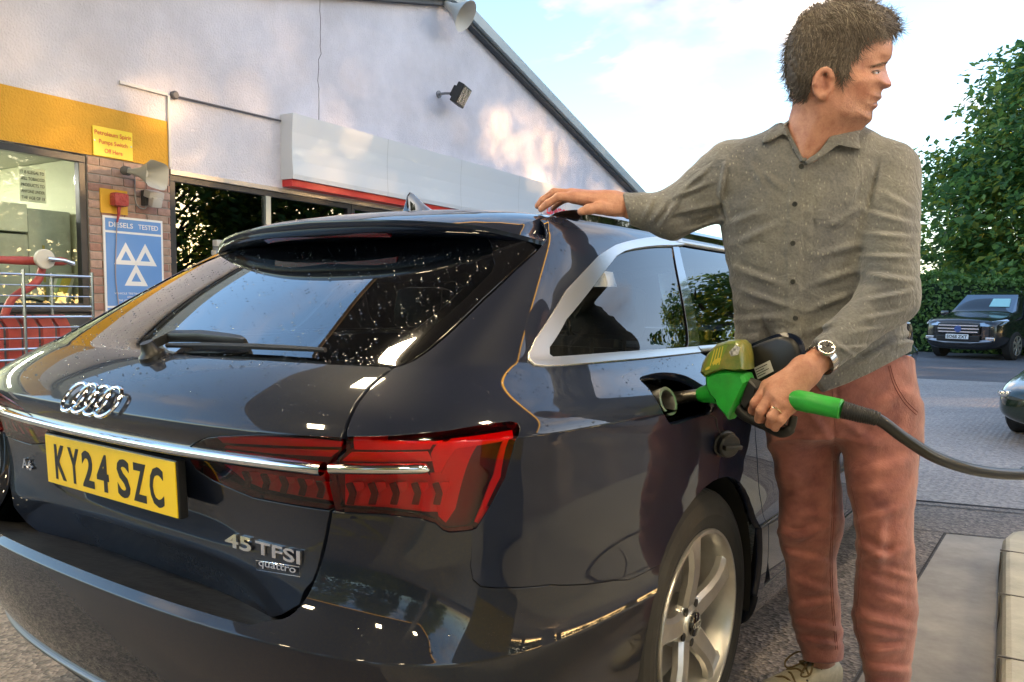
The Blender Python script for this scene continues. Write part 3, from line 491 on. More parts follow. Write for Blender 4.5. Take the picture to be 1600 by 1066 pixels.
# ---------------------------------------------------------------- near car: smooth shell surfaces
def bsp_matrix(n, t):
    """uniform cubic B-spline weights for n control points, t in [0, n-3]"""
    t = np.clip(np.asarray(t, float), 0, n-3-1e-9); i = np.floor(t).astype(int); u = t-i
    W = np.zeros((len(t), n)); k = np.arange(len(t))
    for j, wgt in enumerate(((1-u)**3/6, (3*u**3-6*u**2+4)/6, (-3*u**3+3*u**2+3*u+1)/6, u**3/6)): W[k, i+j] += wgt
    return W
class Surf:
    def __init__(s, net, NS=260, NV=200):
        s.net = np.array(net, float); s.nv, s.ns = s.net.shape[:2]
        s.S = np.linspace(0, s.ns-3, NS); s.V = np.linspace(0, s.nv-3, NV)
        s.P = s.ev_grid(s.S, s.V); V = s.P.reshape(-1, 3); F = []
        for a in range(NV-1):
            for b in range(NS-1):
                q = a*NS+b; F.append((q, q+1, q+NS+1, q+NS))
        s.NS, s.NV = NS, NV; s.F = F
        s.tri = [(f[0], f[1], f[2]) for f in F]+[(f[0], f[2], f[3]) for f in F]; s.nq = len(F)
        s.vl = V; s.bvh = BVHTree.FromPolygons([Vector(v) for v in V], s.tri)
    def ev_grid(s, S, V):
        return np.einsum('va,abk,sb->vsk', bsp_matrix(s.nv, V), s.net, bsp_matrix(s.ns, S))
    def ev(s, q):
        q = np.atleast_2d(q); return np.einsum('pa,abk,pb->pk', bsp_matrix(s.nv, q[:, 1]), s.net, bsp_matrix(s.ns, q[:, 0]))
    def nor(s, q):
        q = np.atleast_2d(q).astype(float); e = 1e-3
        ds = s.ev(q+[e, 0])-s.ev(q-[e, 0]); dv = s.ev(q+[0, e])-s.ev(q-[0, e]); n = np.cross(ds, dv)
        return n/np.maximum(np.linalg.norm(n, axis=1, keepdims=True), 1e-12)
    def _uv(s, co, idx):
        tri = s.tri[idx]; A, B, C = (s.vl[i] for i in tri); v0 = B-A; v1 = C-A; v2 = np.array(co)-A
        d00, d01, d11, d20, d21 = v0@v0, v0@v1, v1@v1, v2@v0, v2@v1; den = d00*d11-d01*d01
        b = (d11*d20-d01*d21)/den; c = (d00*d21-d01*d20)/den; a = 1-b-c
        g = [(s.S[i % s.NS], s.V[i//s.NS]) for i in tri]
        return np.array([a*g[0][0]+b*g[1][0]+c*g[2][0], a*g[0][1]+b*g[1][1]+c*g[2][1]])
    def px(s, x, y):
        v = Vector(ray(x, y)); L = v.length; h = s.bvh.ray_cast(Vector(CAMP), v/L)
        if h[0] is None:                      # off the silhouette: nearest point to the ray at the closest depth
            best = None
            for D in np.linspace(1.2, 4.5, 120):
                q = s.bvh.find_nearest(Vector(CAMP)+v*D)
                if best is None or q[3]/D < best[0]: best = (q[3]/D, q)
            h = best[1]
        return s._uv(h[0], h[2])
    def w(s, x, y, z):
        h = s.bvh.find_nearest(Vector((x, y, z))); return s._uv(h[0], h[2])
    def pts(s, lst, n=0):
        """list of (px,py) or (x,y,z) or ('sv',s,v); n>0 smooths with Catmull-Rom"""
        P = [np.array(p[1:]) if p[0] == 'sv' else (s.px(*p) if len(p) == 2 else s.w(*p)) for p in lst]
        return crom(P, n) if n else P
    def scale(s, q, e=.02):
        q = np.atleast_2d(q); return (np.linalg.norm(s.ev(q+[e, 0])-s.ev(q-[e, 0]), axis=1)/(2*e), np.linalg.norm(s.ev(q+[0, e])-s.ev(q-[0, e]), axis=1)/(2*e))
def inset_poly(P, g):
    """move closed polygon (ccw or cw) inwards by g (same units)"""
    P = np.array(P); A = .5*np.sum(P[:, 0]*np.roll(P[:, 1], -1)-np.roll(P[:, 0], -1)*P[:, 1]); sg = 1 if A > 0 else -1
    e1 = P-np.roll(P, 1, 0); e2 = np.roll(P, -1, 0)-P
    n1 = np.stack([-e1[:, 1], e1[:, 0]], 1)*sg; n2 = np.stack([-e2[:, 1], e2[:, 0]], 1)*sg
    n1 /= np.maximum(np.linalg.norm(n1, axis=1, keepdims=True), 1e-9); n2 /= np.maximum(np.linalg.norm(n2, axis=1, keepdims=True), 1e-9)
    n = n1+n2; L = np.linalg.norm(n, axis=1, keepdims=True); n /= np.maximum(L, 1e-6); c = np.clip((n*n1).sum(1, keepdims=True), .5, 1)
    return P+n*g/c
def resample(P, step):
    out = []; m = len(P)
    for i in range(m):
        a, b = P[i], P[(i+1) % m]; k = max(1, int(math.ceil(np.linalg.norm(b-a)/step)))
        for j in range(k): out.append(a+(b-a)*j/k)
    out = np.array(out); keep = [True]*len(out)
    for i in range(len(out)):
        if np.linalg.norm(out[i]-out[i-1]) < step*.12: keep[i] = False
    return out[np.array(keep)]
def panel(name, surf, loops, mt, parent=None, gap=.002, step=.012, off=0.0, depth=.02, mirror=False, both=False, open_s0=False, edge=.0015, dens=1.0):
    """panel cut out of a surface: loops[0] outer outline, others holes, in (s,v). both: adds the mirror half to the same mesh"""
    c0 = np.mean(np.array(loops[0]), 0); ss, sv = surf.scale(np.array(loops[0])); ks, kv = float(np.median(ss)), float(np.median(sv)); K = np.array([ks, kv])
    Ls = []
    for i, lp in enumerate(loops):
        P = np.array(lp)*K; s0 = np.abs(P[:, 0]) < 1e-6
        P = resample(P, step*.6); s0 = P[:, 0] < 1e-6
        Q = inset_poly(P, gap if i == 0 else -gap)
        if open_s0: Q[s0, 0] = 0; Q[:, 0] = np.maximum(Q[:, 0], 0)
        Ls.append(Q)
    lo = Ls[0].min(0); hi = Ls[0].max(0)
    gx, gy = np.meshgrid(np.arange(lo[0]+step/2, hi[0], step), np.arange(lo[1]+step/2, hi[1], step)); gx[::2] += step*.5; G = np.stack([gx.ravel(), gy.ravel()], 1)
    def inside(G, L):
        r = np.zeros(len(G), bool); x, y = G[:, 0], G[:, 1]; j = len(L)-1
        for i in range(len(L)):
            c = ((L[i, 1] > y) != (L[j, 1] > y)); 
            with np.errstate(divide='ignore', invalid='ignore'): xi = (L[j, 0]-L[i, 0])*(y-L[i, 1])/(L[j, 1]-L[i, 1])+L[i, 0]
            r ^= c & (x < xi); j = i
        return r
    m = inside(G, Ls[0])
    for h in Ls[1:]: m &= ~inside(G, h)
    G = G[m]
    B = np.concatenate(Ls)
    if len(G):                                  # drop interior points too close to the outline
        keep = np.ones(len(G), bool)
        for b in B: keep &= ((G-b)**2).sum(1) > (step*.42)**2
        G = G[keep]
    V2 = np.concatenate([B, G]); faces = []; k = 0
    for L in Ls: faces.append(list(range(k, k+len(L)))); k += len(L)
    res = delaunay_2d_cdt([Vector(v) for v in V2], [], faces, 2 if len(Ls) > 1 else 1, 1e-7)
    P2 = np.array([v[:] for v in res[0]]); T = [tuple(f) for f in res[2]]
    Q = P2/K; X = surf.ev(Q); N = surf.nor(Q)
    if (N[0] @ (X[0]-np.array([0, 1.6, .6]))) < 0: N = -N
    X = X+N*off
    # orient faces along N
    T2 = []
    for f in T:
        a, b, c = X[f[0]], X[f[1]], X[f[2]]; n = np.cross(b-a, c-a)
        T2.append(f if n@N[f[0]] > 0 else f[::-1])
    # boundary flange
    cnt = {}
    for f in T2:
        for i in range(len(f)):
            e = (f[i], f[(i+1) % len(f)]); cnt[e] = cnt.get(e, 0)+1
    bd = [e for e in cnt if (e[1], e[0]) not in cnt]
    if open_s0: bd = [e for e in bd if not (P2[e[0], 0] < 1e-6 and P2[e[1], 0] < 1e-6)]
    V = list(X); VN = list(N); F = list(T2); mp = {}
    outw = {}
    for a, b in bd:
        t = X[b]-X[a]; t /= max(np.linalg.norm(t), 1e-9)
        for v in (a, b): outw.setdefault(v, np.zeros(3)); outw[v] += np.cross(t, N[v])
    for v, o in outw.items():
        o = o/max(np.linalg.norm(o), 1e-9)
        i1 = len(V); V.append(X[v]+o*edge*.7-N[v]*edge); n1 = (o*.8+N[v]*.5); VN.append(n1/np.linalg.norm(n1))
        i2 = len(V); V.append(X[v]+o*edge*.7-N[v]*depth); VN.append(o); mp[v] = (i1, i2)
    for a, b in bd:
        F.append((b, a, mp[a][0], mp[b][0])); F.append((mp[b][0], mp[a][0], mp[a][1], mp[b][1]))
    V = np.array(V); VN = np.array(VN)
    if mirror: V = V*[-1, 1, 1]; VN = VN*[-1, 1, 1]; F = [f[::-1] for f in F]
    if both:
        k = len(V); F = F+[tuple(i+k for i in f[::-1]) for f in F]; V = np.concatenate([V, V*[-1, 1, 1]]); VN = np.concatenate([VN, VN*[-1, 1, 1]])
    o = mesh_obj(name, V, F, mt, parent, smooth=True)
    try: o.data.normals_split_custom_set_from_vertices([tuple(n) for n in VN])
    except Exception as ex: print('normals', ex)
    return o
# plan columns at mid height
BX = [0, .30, .56, .765, .875, .918, .925, .935, .930, .935, .935, .925, .88, .60, 0]
BY = [.03, .035, .065, .13, .25, .43, .75, 1.10, 1.50, 2.2, 3.0, 3.9, 4.50, 4.80, 4.90]
WX = [0, 0, .12, .55, .9, 1, 1, 1, 1, 1, 1, 1, .9, .4, 0]
WYL = [1, 1, 1, .92, .6, .25, 0, 0, 0, 0, 0, 0, -.3, -1, -1]
WYG = [1, 1, 1, .95, .80, .62, .34, .12, 0, 0, -.05, -.4, -1.2, -1.6, -1.7]
WZ = [0, 0, .05, .3, .6, .85, 1, 1, 1, 1, 1, 1, 1, 1, 1]
FL = [0, 0, 0, 0, 0, .1, .7, 1, .7, 0, 0, .9, .3, 0, 0]
RC = [1, 1, .36, 0, 0, 0, 0, 0, 0, 0, 0, 0, 0, 0, 0]
def row(zc, zs, dy, dx, g=0.0, fl=0.0, rc=0.0):
    out = []
    for c in range(15):
        wy = WYL[c]*(1-g)+WYG[c]*g
        out.append((BX[c]+dx*WX[c]+fl*FL[c], BY[c]+dy*wy+rc*RC[c], zc+(zs-zc)*WZ[c]))
    return out
def full(rows):
    """ghost column for symmetry about x=0 on both ends, tripled end rows"""
    net = []
    for r in rows:
        g = (-r[1][0], r[1][1], r[1][2]); g2 = (-r[-2][0], r[-2][1], r[-2][2]); net.append([g]+list(r)+[g2])
    return [net[0], net[0]]+net+[net[-1], net[-1]]
UP = [row(.86, .86, .0, .0, 0, .012), row(.91, .905, -.012, .004, 0, .012), row(.938, .935, -.012, .004, 0, .012), row(.938, .935, -.012, .004, 0, .012), row(.972, .955, .012, -.008, .1, .01),
      row(1.005, .985, .06, -.045, .4, .006), row(1.035, 1.02, .115, -.095, .8, .0), row(1.046, 1.046, .145, -.120, 1), row(1.055, 1.06, .165, -.130, 1),
      row(1.12, 1.14, .285, -.170, 1), row(1.22, 1.23, .465, -.220, 1), row(1.30, 1.305, .62, -.265, 1), row(1.345, 1.355, .715, -.300, 1), row(1.38, 1.392, .79, -.345, 1), row(1.40, 1.412, .85, -.40, 1)]
NA = full([row(.16, .16, .30, -.20), row(.19, .19, .14, -.06), row(.26, .25, .05, -.015, 0, .0), row(.40, .36, -.03, .0, 0, .004), row(.53, .47, -.065, .004, 0, .01), row(.598, .535, -.072, .004, 0, .014), row(.598, .535, -.072, .004, 0, .014),
           row(.618, .56, -.055, -.004, 0, .012), row(.66, .62, -.01, -.008, 0, .012), row(.73, .72, .01, -.004, 0, .012), row(.80, .80, .01, .0, 0, .012)]+UP)
UPB = [row(.86, .86, .0, .0, 0, .012, .030)]+UP[1:]
NB = full([row(.530, .53, -.045, -.03, 0, 0, .21), row(.543, .55, -.04, -.01, 0, 0, .165), row(.60, .60, -.03, -.006, 0, 0, .135), row(.655, .655, -.01, -.006, 0, 0, .090), row(.665, .665, -.005, -.006, 0, 0, .082),
           row(.69, .69, .0, -.006, 0, .004, .080), row(.73, .73, .01, -.004, 0, .008, .062), row(.80, .80, .01, .0, 0, .012, .050)]+UPB)
SA = Surf(NA); SB = Surf(NB, 200, 180)
# ---------------------------------------------------------------- near car: materials
def paint_mat(name, col, flake=.0, dirt=0.0):
    m = mat(name, col, .5, metal=0, coat=1.0, coat_rough=.010, spec=.15); N = m.node_tree.nodes; L = m.node_tree.links; b = N['Principled BSDF']
    t = N.new('ShaderNodeTexCoord')
    if dirt:   # road film on the lower panels: dusty speckle
        nz = N.new('ShaderNodeTexNoise'); nz.inputs['Scale'].default_value = 210; nz.inputs['Detail'].default_value = 9; nz.inputs['Roughness'].default_value = .75; L.new(t.outputs['Object'], nz.inputs['Vector'])
        rp = N.new('ShaderNodeValToRGB'); rp.color_ramp.elements[0].position = .42; rp.color_ramp.elements[1].position = .85; rp.color_ramp.elements[0].color = (*col, 1); rp.color_ramp.elements[1].color = (.014, .014, .013, 1)
        L.new(nz.outputs[0], rp.inputs[0]); L.new(rp.outputs[0], b.inputs['Base Color'])
        rr = N.new('ShaderNodeMapRange'); rr.inputs[1].default_value = .4; rr.inputs[2].default_value = .75; rr.inputs[3].default_value = .012; rr.inputs[4].default_value = .035; L.new(nz.outputs[0], rr.inputs[0]); L.new(rr.outputs[0], b.inputs['Coat Roughness'])
    return m
PAINT = paint_mat('car_paint', (.0028, .0066, .0220)); PAINTD = paint_mat('car_paint_dusty', (.0028, .0060, .0180), dirt=1)
PIANO = mat('gloss_black', (.004, .004, .005), .08, coat=1); CHROME = mat('chrome', (.78, .78, .80), .10, metal=1)
SATIN = mat('satin_aluminium', (.60, .59, .56), .34, metal=1); RUBBER = mat('black_rubber', (.012, .012, .013), .55, bump=(300, .1, .002)); BPLAST = mat('black_plastic', (.012, .012, .013), .38)
CABIN = mat('cabin_dark', (.02, .02, .022), .7); SEATM = mat('seat_leather', (.025, .025, .027), .45); GLASS = glass_mat('car_glass', (.30, .38, .38), 1.5, 1.25); GLASSR = glass_mat('rear_glass', (.22, .28, .29), 1.75, 2.0)
REDLENS = glass_mat('red_lens', (.90, .06, .08), 1.5, 1.3); REDIN = mat('lamp_red', (.80, .02, .03), .28, metal=.35, coat=.5); REDHI = mat('lamp_red_bright', (1.0, .10, .10), .2, metal=.3, coat=1); REDDK = mat('lamp_dark', (.10, .006, .010), .25, coat=.5)
car = thing('estate_car', 'dark blue black estate car being refuelled, open filler flap, yellow rear number plate', 'car', (0, 0, 0))
def sv(s, v): return ('sv', s, v)
VA = 19.0; VB = 16.0          # row of the glass lower edge in either net
# ---- outlines in photo pixels -> surface coordinates
LAMP_BOT = [(524, 800), (600, 804), (655, 810), (680, 818), (692, 829), (702, 832), (736, 829)]
gapA = [(519, 799), (514, 828), (506, 865), (492, 906), (474, 940), (455, 960), (440, 967)]
def arch_pts(cy=1.10, cz=.345, R=.388, a0=200, a1=-20, n=26, x=.95):
    return [(x, cy+R*math.cos(math.radians(a)), cz+R*math.sin(math.radians(a))) for a in np.linspace(a0, a1, n)]
arch = arch_pts(a0=188, a1=-6)
def to_sv(S, lst): return S.pts(lst)
# rear bumper
seam = [(985, 906), (960, 907), (860, 914), (775, 919), (752, 917), (739, 906), (735, 885), (738, 829)]
ar = SA.pts(arch); z_seam = SA.ev([SA.px(985, 906)])[0][2]
a_s = math.degrees(math.asin((z_seam-.345)/.388)); q_s = SA.w(.95, 1.10-.388*math.cos(math.radians(a_s)), z_seam)
ar_low = [q for q in ar if SA.ev([q])[0][2] < z_seam and SA.ev([q])[0][1] < 1.1]
bump = [np.array([s_, .9]) for s_ in np.linspace(0, 5.2, 40)]+[np.array([5.6, 1.6])]+ar_low+[q_s]+SA.pts(seam)+SA.pts(LAMP_BOT[::-1])+SA.pts(gapA, 3)
s_e = SA.px(440, 967)[0]; v_e = SA.px(440, 967)[1]
bump += [np.array([s_e-.12, v_e-.35*(v_e-7.72)]), np.array([s_e-.22, 7.75])]+[np.array([s_, 7.72]) for s_ in np.linspace(s_e-.32, 0, 24)]
panel('rear_bumper', SA, [bump], PAINTD, car, both=True, open_s0=True, gap=.0015, depth=.03)
# ledge behind the bumper rim
edge_q = np.array([[s_, 7.70] for s_ in np.linspace(0, s_e+.05, 30)]); E0 = SA.ev(edge_q); rows_ = []
for k, t in enumerate((0, .12, .5, 1.0)):
    rows_.append(E0+np.array([0, -.002+.20*t, -.002-.050*t-.008*math.sin(t*PI)]))
LV = []; LF = []
for sg in (1, -1):
    b0 = len(LV)
    for r in rows_: LV += list(r*[sg, 1, 1])
    n = len(E0)
    for a in range(3):
        for b in range(n-1):
            f = (b0+a*n+b, b0+a*n+b+1, b0+(a+1)*n+b+1, b0+(a+1)*n+b); LF.append(f if sg > 0 else f[::-1])
mesh_obj('loading_ledge', LV, LF, mat('ledge_dirty', (.035, .035, .036), .42, coat=.5, var=(26, .9, (.004, .004, .006)), bump=(60, .3, .004)), car, smooth=True)
# silver trim low on the bumper
def strip_on(S, name, q, h, m, off=.004, th=.006, both=True, n=None):
    """band of half height h (m) along a surface line q"""
    q = np.array(q); X = S.ev(q); N = S.nor(q)
    if N[0] @ (X[0]-np.array([0, 1.6, .6])) < 0: N = -N
    T = np.gradient(X, axis=0); T /= np.linalg.norm(T, axis=1, keepdims=True); W = np.cross(N, T)
    hh = h if hasattr(h, '__len__') else [h]*len(q); V = []; F = []
    prof = [(-1, -.004), (-1, off), (-.8, off+th*.7), (0, off+th), (.8, off+th*.7), (1, off), (1, -.004)]
    for i in range(len(q)):
        for (a, b) in prof: V.append(X[i]+W[i]*a*hh[i]+N[i]*b)
    m_ = len(prof)
    for i in range(len(q)-1):
        for j in range(m_-1): F.append((i*m_+j, i*m_+j+1, (i+1)*m_+j+1, (i+1)*m_+j))
    V = np.array(V)
    if both:
        k = len(V); F = F+[tuple(x+k for x in f[::-1]) for f in F]; V = np.concatenate([V, V*[-1, 1, 1]])
    o = mesh_obj(name, V, F, m, car, smooth=True); bm = bmesh.new(); bm.from_mesh(o.data); bmesh.ops.recalc_face_normals(bm, faces=bm.faces); bm.to_mesh(o.data); bm.free(); return o
strip_on(SA, 'bumper_trim', [(s_, 3.4) for s_ in np.linspace(0, 3.8, 50)], .008, mat('bumper_trim', (.26, .25, .24), .45, metal=1))
strip_on(SA, 'diffuser', [(s_, 2.2) for s_ in np.linspace(0, 3.6, 50)], .05, BPLAST, off=.001)
# tailgate
LAMP_IN_BOT = [(516, 797), (460, 789), (395, 777), (370, 767), (332, 750), (306, 733), (297, 719)]
LAMP_IN_TOP = [(293, 704), (305, 693), (325, 684), (392, 680), (470, 681), (533, 684)]
gapU = [(537, 672), (543, 654), (556, 627), (574, 605), (598, 584), (612, 577)]
tg = [np.array([s_, 1.6]) for s_ in np.linspace(0, 2.0, 16)]+SB.pts([(400, 964), (440, 962), (468, 946), (488, 908), (502, 862), (511, 820), (516, 799)])+SB.pts(LAMP_IN_BOT)+SB.pts(LAMP_IN_TOP)+SB.pts(gapU)
tg += [np.array([s_, VB+.05]) for s_ in np.linspace(SB.px(604, 578)[0], 0, 24)]
panel('tailgate', SB, [tg], PAINTD, car, both=True, open_s0=True, gap=.0015, depth=.05)
# lamps -------------------------------------------------
GAPL = [(513, 725), (509, 738), (509, 756), (516, 785)]
lin = SB.pts(LAMP_IN_TOP)+SB.pts([(535, 704)])+SB.pts(GAPL)+SB.pts(LAMP_IN_BOT)
GAPR = [(520, 785), (514, 758), (514, 740), (518, 727), (540, 706), (542, 683)]
LTOP = [(621, 680), (689, 674), (725, 668), (770, 661), (799, 658), (809, 661), (813, 670)]
LSIDE = [(801, 706), (790, 747), (768, 788), (744, 826), (736, 829)]
lout = SA.pts(LTOP)+SA.pts(LSIDE)+SA.pts(LAMP_BOT[::-1])+SA.pts(GAPR)
for side in (False, True):
    lab = None
    for S, lp, nm in ((SB, lin, 'inner_tail_lamp'), (SA, lout, 'tail_lamp')):
        base = panel(nm, S, [lp], REDDK, car, off=-.030, gap=.001, mirror=side, depth=.01)
        panel('lens', S, [lp], REDLENS, base, off=.0015, gap=.002, mirror=side, depth=.02)
    base = [o for o in car.children if o.name.startswith('tail_lamp')][-1]
    bin_ = [o for o in car.children if o.name.startswith('inner_tail_lamp')][-1]
    def bit(S, pts, m, off, par, nm): panel(nm, S, [S.pts(pts)], m, par, off=off, gap=.0005, mirror=side, depth=.004, step=.008)
    bit(SA, [(546, 690), (620, 686), (678, 684), (694, 682), (672, 705), (548, 706)], REDIN, -.014, base, 'light_bar')
    bit(SA, [(545, 710), (668, 709), (676, 724), (530, 724)], REDHI, -.010, base, 'light_bar')
    bit(SA, [(706, 682), (804, 668), (806, 680), (786, 748), (762, 796), (752, 820), (744, 818), (756, 792), (776, 744), (792, 690), (714, 704), (690, 742), (680, 742), (676, 722), (674, 712)], REDHI, -.008, base, 'light_guide')
    bit(SA, [(716, 706), (752, 698), (714, 800), (698, 822), (686, 812), (672, 745), (692, 745)], REDIN, -.016, base, 'light_bar')
    bit(SA, [(530, 742), (664, 744), (672, 752), (686, 806), (668, 806), (600, 799), (530, 795)], REDIN, -.020, base, 'light_bar')
    for k in range(5):
        x = 536+k*35
        bit(SA, [(x, 760), (x+10, 758), (x+16, 774), (x+12, 792), (x+1, 791), (x+6, 775)], REDDK, -.008, base, 'light_blade')
        bit(SA, [(x+12, 758), (x+27, 757), (x+30, 766), (x+19, 774)], REDHI, -.010, base, 'light_blade')
    bit(SB, [(330, 690), (400, 686), (530, 690), (526, 702), (340, 700)], REDIN, -.014, bin_, 'light_bar')
    bit(SB, [(345, 704), (524, 708), (512, 718), (420, 714), (345, 706)], REDHI, -.010, bin_, 'light_bar')
    bit(SB, [(330, 730), (506, 746), (512, 790), (460, 783), (400, 772), (370, 760)], REDIN, -.020, bin_, 'light_bar')
    for k in range(5):
        x = 372+k*29; y = 742+k*3.6
        bit(SB, [(x, y), (x+9, y+1), (x+14, y+12), (x+10, y+26), (x+1, y+24), (x+5, y+12)], REDDK, -.008, bin_, 'light_blade')
        bit(SB, [(x+11, y+1), (x+23, y+2), (x+25, y+8), (x+16, y+13)], REDHI, -.010, bin_, 'light_blade')
# chrome strip: across the tailgate, then short pieces in the outer lamps
vs_c = [SB.px(p[0], p[1]) for p in ((152, 677), (240, 694), (280, 701), (347, 712), (419, 721), (505, 732))]
cs_ = np.array([c for c in vs_c if c[0] > .1]); co_ = np.linalg.lstsq(np.stack([np.ones(len(cs_)), cs_[:, 0]**2, cs_[:, 0]**4], 1), cs_[:, 1], rcond=None)[0]; sl_ = np.linspace(0, cs_[-1, 0], 50); q = np.stack([sl_, co_[0]+co_[1]*sl_**2+co_[2]*sl_**4], 1)
strip_on(SB, 'chrome_strip', q, .0105, CHROME, off=.006, th=.010)
q = crom(SA.pts([(516, 732), (560, 733), (620, 733), (671, 732)]), 8)
for sd_ in (0, 1):
    o = strip_on(SA, 'lamp_chrome', q, [.0085]*(len(q)-3)+[.008, .006, .001], CHROME, off=.002, th=.008, both=False)
    if sd_: o.data.transform(Matrix.Diagonal((-1, 1, 1, 1))); o.data.flip_normals()
# quarter panel -----------------------------------------
WIN_OUT_B = [(1094, 551), (1003, 561), (884, 571), (850, 572.5), (835, 571), (827, 563), (825, 553), (837, 529), (884, 455), (935, 401), (962, 384), (1003, 374), (1048, 371)]
gapD = [(616, 575), (640, 567), (662, 554), (704, 520), (758, 468), (808, 421), (842, 390), (853, 378), (856, 364), (850, 351), (838, 341)]
S_RF = SA.ev([SA.px(1048, 371)])[0]
arch_q = SA.pts(arch)
ar_up = [q for q in arch_q if SA.ev([q])[0][2] >= z_seam-.001 or SA.ev([q])[0][1] > 1.1]
doorgap = [(.95, 1.545, .30), (.95, 1.545, .40), (.95, 1.52, .50), (.95, 1.47, .60), (.95, 1.42, .70), (.95, 1.375, .80), (.95, 1.345, .88), (.94, 1.335, .95), (.88, 1.33, 1.0)]
dg_q = SA.pts(doorgap)
TOPV = SA.nv-3-2.05
win_up = SA.pts(WIN_OUT_B)
FLAP = [(1000, 592), (1012, 586), (1030, 582.5), (1050, 583), (1072, 588), (1092, 599), (1110, 612), (1116, 628), (1113, 644), (1085, 654), (1056, 663), (1046, 660), (1037, 646), (1028, 628), (1014, 607)]
flap_q = crom(SA.pts(FLAP), 3, closed=True)
qp = SA.pts(gapD)                                    # up the tailgate gap
s_top = SA.px(1048, 365)
qp += [np.array([s_, TOPV]) for s_ in np.linspace(qp[-1][0]+.02, s_top[0], 10)]
qp += [win_up[k] for k in range(len(win_up)-1, -1, -1)]
qp += dg_q[::-1]
low = [q for q in ar_up[::-1]]
qp += low+[q_s]+SA.pts(seam[:-1])+SA.pts(LSIDE[::-1])+SA.pts(LTOP[::-1])+SA.pts([(542, 681), (542, 672), (548, 654), (561, 628), (579, 606), (602, 586)])
for side in (False, True):
    panel('quarter_panel', SA, [qp, flap_q] if not side else [qp], PAINT, car, mirror=side, gap=.0015)
# tailgate side blade (gloss black) and rear glass
glr = [(614, 575), (628, 567), (673, 513), (724, 469), (768, 425), (773, 413), (770, 404), (752, 366)]
bl = SA.pts(glr)+SA.pts([(775, 362), (800, 371), (838, 389)])+SA.pts([(803, 420), (754, 466), (700, 518), (658, 552), (636, 566)])
for side in (False, True): panel('tailgate_blade', SA, [bl], PIANO, car, mirror=side, gap=.001)
glq = SA.pts(glr); topg = max(q[1] for q in glq)
gl = [np.array([0, VA+.1])]+[np.array([s_, VA+.1]) for s_ in np.linspace(.1, glq[0][0]-.05, 20)]+glq[1:6]+[np.array([glq[5][0]-.02, TOPV-1.0])]+[np.array([s_, TOPV-1.0]) for s_ in np.linspace(glq[5][0]-.1, 0, 16)]
rg = panel('rear_window', SA, [gl], GLASSR, car, both=True, open_s0=True, gap=.001, off=-.003, depth=.004)
# black ceramic border inside the rear window
bo = [np.array([s_, VA+.12]) for s_ in np.linspace(0, glq[0][0]-.1, 20)]+glq[1:6]+[np.array([glq[5][0]-.03, TOPV-1.05])]+[np.array([s_, TOPV-1.05]) for s_ in np.linspace(glq[5][0]-.12, 0, 14)]
inn = np.array([q for q in bo]); 
bi = [np.array([s_, VA+.75]) for s_ in np.linspace(0, glq[0][0]-.48, 12)]+[q+[-.32, .03] for q in glq[1:4]]+[glq[4]+[-.36, -.25]]+[np.array([s_, glq[4][1]-.1]) for s_ in np.linspace(glq[4][0]-.6, 0, 12)]
frit = bo[:]+bi[::-1]
panel('window_border', SA, [frit], mat('frit', (.006, .006, .007), .5), rg, both=True, open_s0=True, gap=.0, off=-.012, depth=.002)
# side windows and their satin frame
WIN_IN = [(1070, 544), (969, 551), (880, 558), (863, 559), (857, 555), (857, 543), (884, 499), (935, 435), (962, 401), (975, 393), (990, 389), (1036, 384), (1050, 384)]
winq = SA.pts(WIN_IN)
fr_ = win_up[:]+SA.pts([(1062, 371.5), (1068, 383)])+winq[::-1]+SA.pts([(1090, 542)])
s2 = SA.px(1062, 384)[0]; wv_t = SA.px(1060, 384)[1]; wv_b = SA.px(1094, 543)[1]
s_b = SA.px(1094, 543)[0]
dwin = SA.pts([(1094, 543), (1062, 384)])+[np.array([s_, wv_t]) for s_ in np.linspace(SA.px(1075, 384)[0], 9.0, 10)]+[np.array([s_, wv_b]) for s_ in np.linspace(9.0, s_b+.1, 10)]
fwin = [np.array([9.15, wv_b]), np.array([9.1, wv_t])]+[np.array([s_, wv_t]) for s_ in np.linspace(9.2, 9.9, 6)]+[np.array([s_, t]) for s_, t in zip(np.linspace(10.3, 11.2, 6), np.linspace(wv_t-.6, wv_b, 6))]+[np.array([s_, wv_b]) for s_ in np.linspace(11.0, 9.3, 8)]
for side in (False, True):
    f = panel('window_frame', SA, [fr_], SATIN, car, mirror=side, gap=.0, off=.004, depth=.012)
    panel('quarter_window', SA, [winq+SA.pts([(1053, 392), (1072, 540)])], GLASS, car, mirror=side, gap=.0, off=-.004, depth=.003)
    panel('door_window', SA, [dwin], GLASS, car, mirror=side, gap=.0, off=-.004, depth=.003)
    panel('front_door_window', SA, [fwin], GLASS, car, mirror=side, gap=.0, off=-.004, depth=.003)
    pil = SA.pts([(1074, 545), (1052, 386), (1061, 386), (1092, 543)])
    panel('window_pillar', SA, [pil], PIANO, car, mirror=side, gap=.0, off=.0, depth=.01)
    pil2 = [np.array(p) for p in ((9.0, wv_b), (9.0, wv_t), (9.1, wv_t), (9.15, wv_b))]
    panel('window_pillar', SA, [pil2], PIANO, car, mirror=side, gap=.0, off=.002, depth=.01)
    # belt and roof trims over the doors
    for vv, h in ((wv_b-.22, .010), (wv_t+.30, .008)):
        qq = np.array([[s_, vv] for s_ in np.linspace(s_b-.05 if vv < wv_t else s2, 11.2 if vv < wv_t else 9.9, 40)])
        o = strip_on(SA, 'window_trim', qq, h, SATIN, off=.002, th=.004, both=False)
        if side: o.data.transform(Matrix.Diagonal((-1, 1, 1, 1))); o.data.flip_normals()
